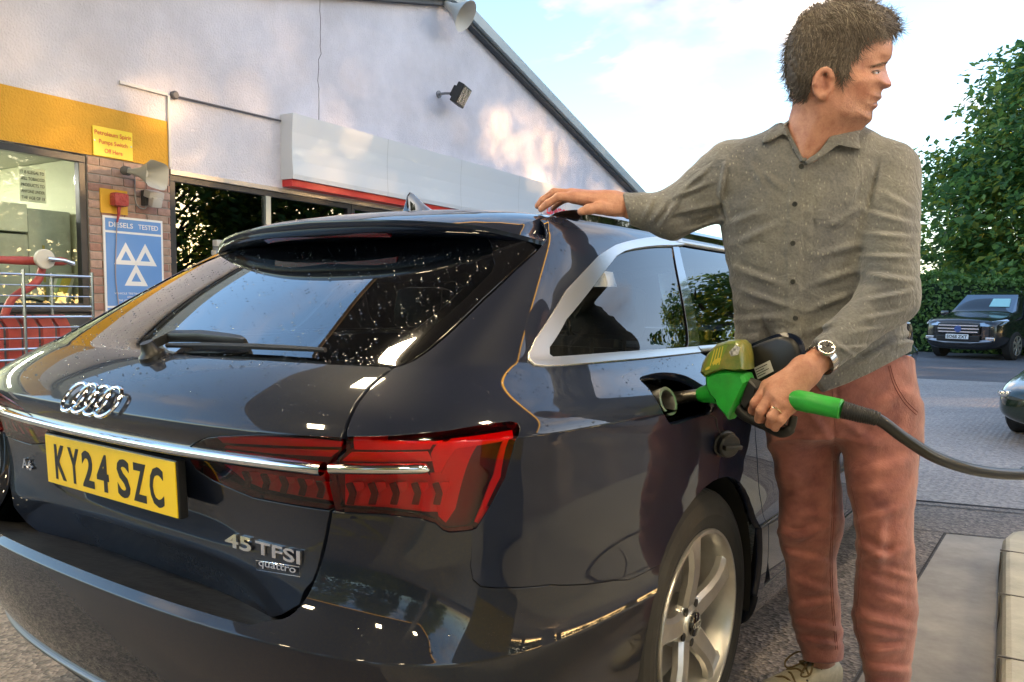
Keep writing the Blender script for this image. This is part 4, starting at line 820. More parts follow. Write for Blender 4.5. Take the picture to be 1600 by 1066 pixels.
# doors and the front of the car
vt = wv_b-.42; zq = SA.w(.93, 2.0, .30)[1]
a2 = arch_pts(cy=4.03, R=.385, a0=190, a1=-10); a2q = SA.pts(a2)
vlow = SA.w(.93, 2.2, .33)[1]
s_m = SA.w(.95, 2.52, .6)[0]
rd = dg_q[1:-1]+[np.array([s_, vt]) for s_ in np.linspace(dg_q[-1][0]+.1, s_m, 12)]+[np.array([s_m, v_]) for v_ in np.linspace(vt-.3, vlow, 10)]+[np.array([s_, vlow]) for s_ in np.linspace(s_m-.1, dg_q[1][0]+.1, 8)]
s_f = SA.w(.95, 3.56, .6)[0]
fd = [np.array([s_m, v_]) for v_ in np.linspace(vlow, vt, 12)]+[np.array([s_, vt]) for s_ in np.linspace(s_m+.1, s_f, 12)]+[np.array([s_f, v_]) for v_ in np.linspace(vt-.3, vlow, 10)]
fw_up = [q for q in a2q]
fwg = [np.array([s_f, v_]) for v_ in np.linspace(vlow, vt, 12)]+[np.array([s_, vt-(s_-s_f)*.5]) for s_ in np.linspace(s_f+.1, 14, 20)]+[np.array([14, v_]) for v_ in np.linspace(vt-2, 1.5, 10)]+[np.array([s_, 1.5]) for s_ in np.linspace(13.5, a2q[-1][0]+.1, 6)]+fw_up[::-1]
sill = [np.array([s_, vlow-.02]) for s_ in np.linspace(ar_up[-1][0]+.03, s_f, 20)]+[np.array([s_f+.0, 1.2])]+[np.array([s_, 1.2]) for s_ in np.linspace(s_f, ar_up[-1][0]+.1, 20)]
up_d = [np.array([s_, vt+.02]) for s_ in np.linspace(dg_q[-1][0]+.02, 11.2, 20)]+[np.array([s_, wv_b-.2]) for s_ in np.linspace(11.2, s_b, 20)]
rfq = [np.array([s_, wv_t+.35]) for s_ in np.linspace(s2-.2, 10.0, 14)]+[np.array([s_, TOPV]) for s_ in np.linspace(10.0, s_top[0], 12)]
for side in (False, True):
    panel('rear_door', SA, [rd], PAINT, car, mirror=side); panel('front_door', SA, [fd], PAINT, car, mirror=side)
    panel('front_wing', SA, [fwg], PAINT, car, mirror=side, step=.03); panel('sill', SA, [sill], PAINTD, car, mirror=side)
    panel('door_shoulder', SA, [up_d], PAINT, car, mirror=side, gap=0); panel('roof_side', SA, [rfq], PAINT, car, mirror=side, gap=0)
# roof ---------------------------------------------------
RY = [.84, 1.0, 1.5, 2.2, 3.0, 3.45]; RZ = [1.412, 1.432, 1.458, 1.466, 1.447, 1.405]
def roof_z(x, y):
    zc = float(np.interp(y, RY, RZ)); return zc-.055*(abs(x)/.60)**2.4
def edge_x(y):
    for s_ in np.linspace(3, 11, 160):
        p = SA.ev([[s_, TOPV]])[0]
        if p[1] >= y: return p[0]
    return .53
ys = np.concatenate([np.linspace(.86, 1.2, 16), np.linspace(1.25, 3.42, 40)]); V = []; F = []; nx = 33
ee = np.array([SA.ev([[s_, TOPV]])[0] for s_ in np.linspace(2.0, 11, 400)]); keep = np.argsort(ee[:, 1]); ee = ee[keep]
for y in ys:
    xe = np.interp(y, ee[:, 1], ee[:, 0]); ze = np.interp(y, ee[:, 1], ee[:, 2])
    for k in range(nx):
        t = -1+2*k/(nx-1); zc = float(np.interp(y, RY, RZ)); V.append((t*xe, y, ze-.003+(zc-ze)*(1-abs(t)**2.6)))
for a in range(len(ys)-1):
    for k in range(nx-1): F.append((a*nx+k, a*nx+k+1, (a+1)*nx+k+1, (a+1)*nx+k))
mesh_obj('roof', V, F, PAINT, car, smooth=True)
# ---------------------------------------------------------------- near car: spoiler, trim, wheels, cabin
def edge_T(x):
    a = abs(x); return np.array([x, .60+.157*(a/.637)**2.5, float(np.interp(a, [0, .2, .35, .46, .51, .56, .60, .64], [1.369, 1.364, 1.356, 1.347, 1.339, 1.327, 1.316, 1.303]))])
SPX = np.concatenate([np.linspace(-.635, -.45, 16), np.linspace(-.43, .43, 30), np.linspace(.45, .635, 16)])
def roof_pt(x, y):
    xe = np.interp(y, ee[:, 1], ee[:, 0]); ze = np.interp(y, ee[:, 1], ee[:, 2]); zc = float(np.interp(y, RY, RZ)); t = min(1, abs(x)/xe); return ze-.003+(zc-ze)*(1-t**2.6)
rings = []
for x in SPX:
    T = edge_T(x); a = abs(x)/.635; yf = .90+.02*a; xf = x*(.575/.635 if False else 1)
    zf = roof_pt(min(abs(x), .60), yf)+.004 if a < .92 else T[2]+.02; xx = x*(1-.07*a**6)
    ring = [T+[0, .002, .004]]
    for t in (.12, .3, .5, .75, 1.0):
        ring.append((x+(xx-x)*t, T[1]+(yf-T[1])*t, T[2]+.006+(zf-T[2]-.006)*(1-(1-t)**1.6)))
    ring += [(xx, yf, zf-.03), (x, T[1]+.12, T[2]-.045+.02*a), (x, T[1]+.05, T[2]-.038+.018*a), (x, T[1]+.012, T[2]-.026+.012*a), (x, T[1]+.001, T[2]-.006)]
    rings.append(ring)
bm = bmesh.new(); loft(bm, rings); sp = bm_obj('roof_spoiler', bm, PAINT, car, smooth=True, sharp=50)
bm = bmesh.new(); loft(bm, [[edge_T(x)+np.array([0, .028, -.027]), edge_T(x)+np.array([0, .0425, -.036]), edge_T(x)+np.array([0, .05, -.03])] for x in np.linspace(-.24, .24, 20)])
bm_obj('brake_light', bm, mat('brake_red', (.16, .006, .012), .2, coat=1), sp)
# shark fin
bm = bmesh.new(); fin = []
for k, (y, h, wd) in enumerate([(.965, .0, .012), (.968, .03, .010), (.975, .058, .007), (.985, .068, .005), (1.0, .064, .006), (1.03, .045, .011), (1.07, .024, .016), (1.12, .006, .012), (1.14, .0, .004)]):
    z0 = roof_pt(0, y)-.002
    fin.append([(-wd*1.8, y, z0), (-wd, y, z0+h*.5), (-wd*.35, y, z0+h*.93), (0, y, z0+h), (wd*.35, y, z0+h*.93), (wd, y, z0+h*.5), (wd*1.8, y, z0)])
loft(bm, fin); bm_obj('roof_antenna', bm, PIANO, car, smooth=True)
# roof rails: low teardrop bars standing on the roof edge
for sg in (1, -1):
    bm = bmesh.new(); rg_ = []; yy = np.concatenate([np.linspace(.90, 1.05, 10), np.linspace(1.1, 3.1, 24)])
    for y in yy:
        xe = np.interp(y, ee[:, 1], ee[:, 0])-.012; ze = np.interp(y, ee[:, 1], ee[:, 2]); f = min(1, max(.02, (y-.90)/.12))**.5; h = .026*f; wv = .020*f
        rg_.append([(sg*(xe+wv), y, ze-.012), (sg*(xe+wv*.9), y, ze+h*.55), (sg*(xe+wv*.3), y, ze+h), (sg*(xe-wv*.5), y, ze+h*.95), (sg*(xe-wv), y, ze+h*.4), (sg*(xe-wv), y, ze-.004)])
    loft(bm, rg_); bm_obj('roof_rail', bm, PIANO, car, smooth=True)
# rear wiper
def gp(px, py, off): 
    q = SA.px(px, py); n = SA.nor([q])[0]; n = n if n[1] < 0 else -n; return SA.ev([q])[0]+n*off, n
bm = bmesh.new(); rings = []
arm = [(204, 526, .010, .008), (210, 524, .018, .013), (226, 526, .024, .015), (270, 530, .022, .014), (320, 535, .020, .013), (360, 539, .018, .012), (380, 541, .016, .010), (388, 543, .014, .005)]
for (a, b, off, wd) in arm:
    p, n = gp(a, b, off); up = np.cross(n, np.array([1, .1, 0])); up /= np.linalg.norm(up); up = up if up[2] > 0 else -up
    rings.append([p+up*wd-n*.012, p+up*wd, p+up*wd*.6+n*.007, p-up*wd*.6+n*.007, p-up*wd, p-up*wd-n*.012])
loft(bm, rings); wip = bm_obj('rear_wiper', bm, BPLAST, car, smooth=True, sharp=50)
bm = bmesh.new(); add_tube(bm, [gp(a, b, .010)[0] for a, b in ((262, 541), (330, 546), (400, 548), (460, 551), (511, 554))], [.006, .007, .007, .006, .005], 6); bm_obj('wiper_blade', bm, RUBBER, wip)
bm = bmesh.new(); p, n = gp(236, 552, 0); add_lathe(bm, p-n*.004, n, [(.030, 0), (.028, .012), (.018, .02), (.014, .04)], 20); bm_obj('wiper_pivot', bm, BPLAST, wip, smooth=True)
# number plate
PT = np.array([0, .046, .852]); PB = np.array([0, .050, .741]); pu = (PT-PB)/np.linalg.norm(PT-PB); pn = np.cross(np.array([1, 0, 0]), pu); pc = (PT+PB)/2
Rm = Matrix((Vector((1, 0, 0)), Vector(pu), Vector(pn))).transposed()
plate = bm = bmesh.new(); add_box(bm, pc-pn*.012, (.526, .117, .02), Rm, .003); pf = bm_obj('number_plate', bm, BPLAST, car)
bm = bmesh.new(); add_box(bm, pc-pn*.001, (.520, .111, .003), Rm, .001); bm_obj('plate_face', bm, mat('plate_yellow', (.92, .62, .004), .30, coat=.4), pf)
BLK = mat('print_black', (.008, .008, .009), .4)
xk = -.5*(7*.05+5*.011+.033)
for k, ch in enumerate('KY24 SZC'):
    if ch == ' ': xk += .033-.011; continue
    text_obj('character', ch, BLK, pc+np.array([xk, 0, 0])-pu*.0395, (1, 0, 0), pu, .079, .050, pf, bold=.03, depth=.0012); xk += .061
# four rings
def sbp(px, py, off=0.0):
    q = SB.px(px, py); n = SB.nor([q])[0]; n = n if n[1] < 0 else -n; return SB.ev([q])[0]+n*off, n
pr_, nr_ = sbp(152, 628); nr_[0] = 0; nr_ /= np.linalg.norm(nr_); pr_[0] = 0; upr = np.cross(nr_, np.array([1., 0, 0])); upr = upr if upr[2] > 0 else -upr
rings4 = bpy.data.objects.new('ring_badge', None); link(rings4, car)
for k in range(4):
    bm = bmesh.new(); cxk = (k-1.5)*.0465
    add_tube(bm, [pr_+nr_*(.007+.0015*(k % 2))+np.array([cxk+.0345*math.cos(a), 0, 0])+upr*.0345*math.sin(a) for a in np.linspace(0, 2*PI, 40, endpoint=False)], .0042, 8, closed=True); bm_obj('ring', bm, CHROME, rings4, smooth=True)
# lettering badges
def badge(txt, p0, p1, hpx, nm, mirror=False, **k):
    a, n = sbp(*p0, .002); b, _ = sbp(*p1, .002); t, _ = sbp(p0[0]+5, p0[1]-hpx, .002); ux = b-a; wd = np.linalg.norm(ux); ux /= wd; n = n-ux*(n@ux); n /= np.linalg.norm(n); uy = np.cross(n, ux); uy = uy if uy[2] > 0 else -uy
    return text_obj(nm, txt, CHROME, a, ux, uy, np.linalg.norm(t-a), wd, car, extrude=.002, depth=.002, **k)
badge('45', (356, 851), (397, 862), 16, 'badge_lettering', bold=.02); badge('TFSI', (403, 863), (473, 881), 16, 'badge_lettering', bold=.02); badge('quattro', (408, 883), (466, 895), 7, 'badge_script', bold=.015)
a, n = sbp(402, 890, .001); b, _ = sbp(470, 901, .001); ux = (b-a)/np.linalg.norm(b-a); uy = np.cross(n, ux); uy = uy if uy[2] > 0 else -uy; wd = np.linalg.norm(b-a)
bm = bmesh.new(); h_ = .0175; add_tube(bm, [a+uy*0, a+ux*wd, a+ux*wd+uy*h_, a+uy*h_], .0012, 5, closed=True); bm_obj('badge_outline', bm, CHROME, car)
aL = SB.ev([SB.w(.50, .1, .735)])[0]*[-1, 1, 1]; nL = SB.nor([SB.w(.50, .1, .735)])[0]; nL = nL if nL[1] < 0 else -nL; nL = nL*[-1, 1, 1]; ux = np.cross(np.array([0, 0, 1.]), nL); ux = ux if ux[0] > 0 else -ux; uy = np.cross(nL, ux)
text_obj('badge_lettering', 'A6', CHROME, aL, ux, uy if uy[2] > 0 else -uy, .026, .055, car, extrude=.002, depth=.004, bold=.02)
# fuel filler
pocket = panel('filler_pocket', SA, [flap_q], BPLAST, car, off=-.055, gap=-.006, depth=-.052)
def sap(px, py, off=0.0):
    q = SA.px(px, py); n = SA.nor([q])[0]; n = n if n[0] > 0 else -n; return SA.ev([q])[0]+n*off, n
pf_, nf = sap(1046, 622, -.012); nax = np.array([.86, -.12, .30]); nax /= np.linalg.norm(nax)
bm = bmesh.new(); add_lathe(bm, pf_-nax*.03, nax, [(.030, 0), (.033, .03), (.033, .036), (.026, .036), (.024, .03), (.024, .0)], 28, cap=False); bm_obj('filler_neck', bm, SATIN, pocket, smooth=True)
bm = bmesh.new(); add_lathe(bm, pf_-nax*.028, nax, [(.0235, 0), (.0235, .004)], 24); bm_obj('filler_throat', bm, mat('black_hole', (.002, .002, .002), .9), pocket)
# cap hanging on its tether below the opening
pcap, ncap = sap(1121, 694, .028)
bm = bmesh.new(); ax = np.array([.55, -.35, -.1]); ax /= np.linalg.norm(ax); add_lathe(bm, pcap-ax*.02, ax, [(.026, 0), (.034, .004), (.034, .010), (.030, .012), (.030, .026), (.026, .03)], 28); add_box(bm, pcap+ax*.014, (.05, .012, .02), frame_from and Matrix((frame_from(ax)[0], frame_from(ax)[1], frame_from(ax)[2])).transposed(), .003)
fcap = bm_obj('filler_cap', bm, BPLAST, car, smooth=True)
bm = bmesh.new(); c0, _ = sap(1108, 648, -.01); c1, _ = sap(1114, 668, .012); add_tube(bm, crom([c0, sap(1112, 652, .01)[0], c1, pcap], 6), .0018, 5); bm_obj('cap_tether', bm, BPLAST, fcap)
# open flap: outer skin, inner plastic liner, label
hy = 1.27; FP = lambda px, py, dy=0.0: on_plane(px, py, (0, hy+dy, 0), (.22, 1, 0))
fl_out = [(1128, 632), (1127, 600), (1134, 566), (1144, 550), (1168, 540), (1194, 529), (1220, 520.5), (1238, 522), (1250, 530), (1256, 544), (1257, 565), (1256, 590), (1248, 606), (1225, 620), (1180, 640), (1145, 645)]
po = crom([FP(*p) for p in fl_out], 3, closed=True); nn = np.array([.22, 1, 0])/math.hypot(.22, 1)
cen = np.mean(po, 0); bm = bmesh.new(); loft(bm, [[p for p in po], [p+nn*.006+(p-cen)*.0 for p in po], [cen+(p-cen)*.93+nn*.012 for p in po]]); flap = bm_obj('fuel_flap', bm, PAINT, car, smooth=True)
bm = bmesh.new(); loft(bm, [[cen+(p-cen)*.90-nn*.001 for p in po], [cen+(p-cen)*.86-nn*.007 for p in po], [cen+(p-cen)*.80-nn*.009 for p in po]]); bm_obj('flap_liner', bm, BPLAST, flap, smooth=True)
lq = [FP(*p, -.012) for p in ((1178, 575), (1203, 563), (1209, 580), (1184, 593))]
mesh_obj('flap_label', lq, [(0, 1, 2, 3)], mat('label_grey', (.55, .56, .56), .5), flap)
for k in range(4):
    a = lq[0]+(lq[3]-lq[0])*(.18+.2*k); b = lq[1]+(lq[2]-lq[1])*(.18+.2*k); w_ = .55 if k % 2 else .8
    u_ = (lq[3]-lq[0])*.06; mesh_obj('label_print', [a+(b-a)*.06-nn*.001, a+(b-a)*w_-nn*.001, a+(b-a)*w_+u_-nn*.001, a+(b-a)*.06+u_-nn*.001], [(0, 1, 2, 3)], BLK, flap)
# under shell, arch liners, floor
V = []; F = []; qs = np.linspace(0, 14, 120); vv = np.linspace(1.0, 17.6, 40)
G = SA.ev_grid(qs, vv)
for a in range(len(vv)-1):
    for b in range(len(qs)-1):
        c = G[a, b]
        if c[2] < .80 and (abs(c[1]-1.10) < .42 or abs(c[1]-4.03) < .44) and math.hypot(c[1]-(1.10 if c[1] < 2.5 else 4.03), c[2]-.345) < .43: continue
        if abs(c[1]-1.12) < .20 and .82 < c[2] < 1.0: continue
        if c[2] < .93 and .60 < c[2]+.05 and c[0] < .72 and c[1] < .4: continue
        F.append((a*len(qs)+b, a*len(qs)+b+1, (a+1)*len(qs)+b+1, (a+1)*len(qs)+b))
NN = np.cross(np.gradient(G, axis=1), np.gradient(G, axis=0)); NN /= np.maximum(np.linalg.norm(NN, axis=2, keepdims=True), 1e-9)
sg = np.sign((NN*(G-np.array([0, 2.4, .6]))).sum(2, keepdims=True)); G2 = (G-NN*sg*.050).reshape(-1, 3)
G2[:, 0] = np.maximum(G2[:, 0], 0)
k = len(G2); V = np.concatenate([G2, G2*[-1, 1, 1]]); F = F+[tuple(x+k for x in f[::-1]) for f in F]
mesh_obj('inner_shell', V, F, mat('shell_black', (.004, .004, .004), .9), car)
for yc in (1.10, 4.03):
    for sg in (1, -1):
        bm = bmesh.new(); rr = []
        for a in np.linspace(-12, 192, 36):
            y = yc+.395*math.cos(math.radians(a)); z = .345+.395*math.sin(math.radians(a)); rr.append([(sg*x, y, z) for x in (.905, .80, .62)])
        loft(bm, rr, closed=False); bm_obj('arch_liner', bm, mat('liner', (.006, .006, .006), .8), car, smooth=True)
bm = bmesh.new(); add_box(bm, (0, 2.4, .30), (1.16, 4.2, .04)); add_box(bm, (0, 1.1, .60), (1.18, .9, .04)); bm_obj('floor_pan', bm, CABIN, car)
# cabin: load floor, rear bench with head rests, front seats, dash, roof lining
def seat(x0, x1, y, z, h, lean, nm):
    bm = bmesh.new(); c = ((x0+x1)/2, y, z); add_box(bm, (c[0], y-.02, z+h/2), (x1-x0, .15, h), Matrix.Rotation(lean, 3, 'X'), .04); add_box(bm, (c[0], y+.27, z+.06), (x1-x0, .5, .16), None, .04)
    return bm_obj(nm, bm, SEATM, car, smooth=True)
def headrest(par, x, y, z):
    bm = bmesh.new(); add_box(bm, (x, y, z+.10), (.25, .10, .17), Matrix.Rotation(-.15, 3, 'X'), .045)
    for s_ in (-.06, .06): add_tube(bm, [(x+s_, y, z-.06), (x+s_, y, z+.06)], .007, 6)
    bm_obj('head_rest', bm, SEATM, par, smooth=True)
s_ = seat(-.62, .62, 1.62, .42, .60, -.28, 'rear_seat')
for x in (-.40, 0, .40): headrest(s_, x, 1.50, 1.04 if x else 1.0)
for x in (-.38, .38): headrest(seat(x-.25, x+.25, 2.55, .40, .62, -.3, 'front_seat'), x, 2.43, 1.08)
bm = bmesh.new(); add_box(bm, (0, 3.45, .84), (1.36, .5, .22), None, .06); bm_obj('dashboard', bm, CABIN, car)
bm = bmesh.new(); add_tube(bm, [(.38+.18*math.cos(a), 3.10-.06*math.sin(a), .88+.17*math.sin(a)) for a in np.linspace(0, 2*PI, 28, endpoint=False)], .015, 6, closed=True); bm_obj('steering_wheel', bm, CABIN, car)
bm = bmesh.new(); add_box(bm, (0, 1.03, .84), (1.10, .80, .02)); bm_obj('load_cover', bm, CABIN, car)
V = []; F = []; nx = 13; yl = np.linspace(.82, 3.4, 20)
for y in yl:
    xe = np.interp(y, ee[:, 1], ee[:, 0])-.02
    for k in range(nx): t = -1+2*k/(nx-1); V.append((t*xe, y, roof_pt(t*xe, y)-.03))
for a in range(len(yl)-1):
    for k in range(nx-1): F.append((a*nx+k, a*nx+k+1, (a+1)*nx+k+1, (a+1)*nx+k))
mesh_obj('roof_lining', V, F, mat('lining', (.12, .12, .12), .9), car)
# windscreen, bonnet, A pillars
WS = [(y, z, wv_) for y, z, wv_ in ((3.42, 1.40, .53), (3.75, 1.22, .64), (4.05, 1.03, .72))]
V = []; F = []
for y, z, xw in WS:
    for k in range(9): t = -1+2*k/8; V.append((t*xw, y-.10*t*t, z))
for a in range(2):
    for k in range(8): F.append((a*9+k, a*9+k+1, (a+1)*9+k+1, (a+1)*9+k))
mesh_obj('windscreen', V, F, GLASS, car, smooth=True)
for sg in (1, -1):
    bm = bmesh.new(); add_tube(bm, [(sg*.54, 3.30, 1.39), (sg*.66, 3.65, 1.20), (sg*.76, 3.95, 1.02)], .03, 8); bm_obj('windscreen_pillar', bm, PAINT, car, smooth=True)
V = []; F = []
for y, z, xw in ((4.02, 1.02, .78), (4.3, .98, .78), (4.6, .92, .74), (4.85, .78, .60)):
    for k in range(9): t = -1+2*k/8; V.append((t*xw, y-.05*t*t, z-.05*t*t))
for a in range(3):
    for k in range(8): F.append((a*9+k, a*9+k+1, (a+1)*9+k+1, (a+1)*9+k))
mesh_obj('bonnet', V, F, PAINT, car, smooth=True)
for sg in (1, -1):
    bm = bmesh.new(); add_box(bm, (sg*.97, 3.05, 1.05), (.17, .10, .13), None, .035); add_box(bm, (sg*.86, 3.07, 1.0), (.10, .05, .03), None, .008); bm_obj('wing_mirror', bm, PAINT, car, smooth=True)
# ---------------------------------------------------------------- wheels
ALLOY = mat('alloy', (.60, .58, .54), .32, metal=.8, var=(9, .2)); TYRE = mat('tyre', (.022, .022, .021), .72, bump=(90, .15, .003), var=(14, .4))
DISC = mat('brake_disc', (.30, .28, .26), .45, metal=.9)
def make_wheel(cx_, cy_, sg, name, par, R=.352, Rr=.246, spoke0=96):
    """wheel with its outer face at x = cx_"""
    w_ = bpy.data.objects.new(name, None); link(w_, par); w_.location = (cx_, cy_, R-.003)
    X = lambda d: sg*(-d)
    prof = [(.232, .012), (.250, .004), (.262, -.001), (.285, -.005), (.305, -.004), (.325, .002), (.338, .011), (.3465, .022), (.3500, .034), (.352, .048), (.3525, .062), (.3445, .064), (.3445, .070), (.3535, .072), (.354, .098), (.346, .100), (.346, .108), (.354, .110), (.354, .14), (.346, .142), (.346, .150), (.3535, .152), (.352, .178), (.345, .198), (.325, .215), (.29, .222), (.24, .21)]
    n = 240; V = []; F = []
    for i, (r, d) in enumerate(prof):
        for k in range(n):
            a = 2*PI*k/n+ (d*1.2 if .02 < d < .2 else 0); rr = r
            if 7 <= i <= 10 and k % 4 == 0: rr -= .0055
            if i in (13, 14, 17, 18, 21, 22) and (k+2) % 4 == 0: rr -= .005
            V.append((X(d), rr*math.cos(a), rr*math.sin(a)))
    for i in range(len(prof)-1):
        for k in range(n): F.append((i*n+k, i*n+(k+1) % n, (i+1)*n+(k+1) % n, (i+1)*n+k))
    t = mesh_obj('tyre', V, F, TYRE, w_); bm = bmesh.new(); bm.from_mesh(t.data); bmesh.ops.recalc_face_normals(bm, faces=bm.faces); bm.to_mesh(t.data); bm.free()
    bm = bmesh.new(); add_lathe(bm, (0, 0, 0), (sg, 0, 0), [(.247, -.010), (.249, -.002), (.246, .003), (.238, .003), (.233, -.004), (.226, -.030), (.215, -.085), (.212, -.17)], 72, cap=False); bm_obj('rim', bm, ALLOY, w_, smooth=True, sharp=50)
    for k in range(5):
        a = math.radians(spoke0+72*k); er = Vector((0, math.cos(a), math.sin(a))); et = Vector((0, -math.sin(a), math.cos(a))); ex = Vector((sg, 0, 0))
        bm = bmesh.new(); rings = []
        for (r, wd, d) in ((.028, .030, -.030), (.050, .034, -.026), (.080, .034, -.020), (.12, .031, -.012), (.16, .030, -.008), (.195, .034, -.008), (.220, .043, -.010), (.236, .056, -.012)):
            b = er*r; rings.append([b-et*wd+ex*(d-.026), b-et*wd*.97+ex*(d-.010), b-et*wd*.62+ex*d, b-et*wd*.10+ex*(d-.001), b+et*wd*.10+ex*(d-.001), b+et*wd*.62+ex*d, b+et*wd*.97+ex*(d-.010), b+et*wd+ex*(d-.026)])
        loft(bm, rings); bm_obj('spoke', bm, ALLOY, w_, smooth=True, sharp=28)
    bm = bmesh.new(); add_lathe(bm, (0, 0, 0), (sg, 0, 0), [(.070, -.075), (.068, -.040), (.060, -.030), (.040, -.025), (.036, -.020)], 40); bm_obj('hub', bm, ALLOY, w_, smooth=True)
    bm = bmesh.new(); add_lathe(bm, (0, 0, 0), (sg, 0, 0), [(.031, -.024), (.031, -.013), (.028, -.011), (.0, -.0105)], 32, cap=False); cp = bm_obj('centre_cap', bm, PIANO, w_, smooth=True)
    for k in range(4):
        bm = bmesh.new(); c = (k-1.5)*.0105; add_tube(bm, [(sg*-.0100, sg*(c)+.0072*math.cos(q), .0072*math.sin(q)) for q in np.linspace(0, 2*PI, 20, endpoint=False)], .0011, 5, closed=True); bm_obj('cap_ring', bm, SATIN, cp)
    for k in range(5):
        a = math.radians(spoke0+36+72*k); bm = bmesh.new(); add_lathe(bm, (0, .053*math.cos(a), .053*math.sin(a)), (sg, 0, 0), [(.011, -.029), (.011, -.0245)], 14); bm_obj('wheel_bolt', bm, BPLAST, w_)
    bm = bmesh.new(); add_lathe(bm, (0, 0, 0), (sg, 0, 0), [(.165, -.115), (.165, -.100)], 48); bm_obj('brake_disc', bm, DISC, w_)
    a = math.radians(200); bm = bmesh.new(); add_box(bm, (sg*-.095, .15*math.cos(a), .15*math.sin(a)), (.06, .06, .16), Matrix.Rotation(a, 3, 'X'), .01); bm_obj('brake_caliper', bm, BPLAST, w_)
    return w_
make_wheel(.912, 1.095, 1, 'rear_wheel', car); make_wheel(-.912, 1.095, -1, 'rear_wheel', car); make_wheel(.925, 4.03, 1, 'front_wheel', car, spoke0=70); make_wheel(-.925, 4.03, -1, 'front_wheel', car)
# ---------------------------------------------------------------- the man: implicit surfaces in the viewing frame, meshed by surface nets
SHR = [0.0, 0.0, 2.0]           # viewing-ray slant of the part being built: depth runs along the line of sight
def set_sight(px, py, D): SHR[:] = [(px-800)/FPX, (PCY-py)/FPX, D]
def cf(px, py, D): return np.array([(px-800)/FPX*D-(D-SHR[2])*SHR[0], (PCY-py)/FPX*D-(D-SHR[2])*SHR[1], D])
def unsh(V): V = np.array(V, float); return V+np.stack([(V[..., 2]-SHR[2])*SHR[0], (V[..., 2]-SHR[2])*SHR[1], np.zeros(V.shape[:-1])], -1)
def gpx(X, Y, Z): return 800+(X+(Z-SHR[2])*SHR[0])/Z*FPX, PCY-(Y+(Z-SHR[2])*SHR[1])/Z*FPX
def c2w(P): P = np.asarray(P, float); return CAMP+P[..., 0:1]*_r+P[..., 1:2]*_u+P[..., 2:3]*_d
def smin(a, b, k):
    h = np.clip(.5+.5*(b-a)/k, 0, 1); return b*(1-h)+a*h-k*h*(1-h)
def grid(lo, hi, h):
    ax = [np.arange(l, u+h, h, dtype=np.float32) for l, u in zip(lo, hi)]; return ax, np.meshgrid(*ax, indexing='ij', sparse=True)
def surface_nets(f, ax):
    s = f < 0; nx, ny, nz = f.shape; cnt = np.zeros((nx-1, ny-1, nz-1), np.float32); acc = np.zeros((nx-1, ny-1, nz-1, 3), np.float32)
    corners = [(i, j, k) for i in (0, 1) for j in (0, 1) for k in (0, 1)]
    sl = lambda c: tuple(slice(c[a], c[a]+f.shape[a]-1) for a in range(3))
    for a in corners:
        for axis in range(3):
            if a[axis] == 1: continue
            b = list(a); b[axis] = 1; b = tuple(b); fa, fb = f[sl(a)], f[sl(b)]; m = (fa < 0) != (fb < 0)
            if not m.any(): continue
            t = np.where(m, fa/np.where(m, fa-fb, 1), 0); cnt += m
            for q in range(3): acc[..., q] += m*(a[q]+(t if q == axis else 0))
    act = cnt > 0; idx = -np.ones(act.shape, np.int64); idx[act] = np.arange(act.sum()); loc = acc[act]/cnt[act][:, None]; ijk = np.argwhere(act)
    h = [float(a[1]-a[0]) for a in ax]; V = np.stack([ax[q][0]+(ijk[:, q]+loc[:, q])*h[q] for q in range(3)], 1)
    F = []
    for axis in range(3):
        o = [q for q in range(3) if q != axis]; A = [slice(None)]*3; B = [slice(None)]*3; A[axis] = slice(0, -1); B[axis] = slice(1, None); sa, sb = s[tuple(A)], s[tuple(B)]
        m = sa != sb; I = np.argwhere(m); I = I[(I[:, o[0]] > 0) & (I[:, o[1]] > 0) & (I[:, o[0]] < f.shape[o[0]]-1) & (I[:, o[1]] < f.shape[o[1]]-1)]
        if not len(I): continue
        def g(d0, d1): J = I.copy(); J[:, o[0]] -= d0; J[:, o[1]] -= d1; return idx[J[:, 0], J[:, 1], J[:, 2]]
        q = np.stack([g(1, 1), g(0, 1), g(0, 0), g(1, 0)], 1); fl = sa[I[:, 0], I[:, 1], I[:, 2]]
        if axis == 1: fl = ~fl
        q[~fl] = q[~fl][:, ::-1]; F.append(q)
    return V, np.concatenate(F)
def smooth_mesh(V, F, it=2, lam=.5):
    e = np.concatenate([F[:, [0, 1]], F[:, [1, 2]], F[:, [2, 3]], F[:, [3, 0]]]); e = np.concatenate([e, e[:, ::-1]])
    deg = np.bincount(e[:, 0], minlength=len(V))[:, None]
    for _ in range(it):
        a = np.stack([np.bincount(e[:, 0], V[e[:, 1], q], len(V)) for q in range(3)], 1)/np.maximum(deg, 1); V = V+lam*(a-V)
    return V
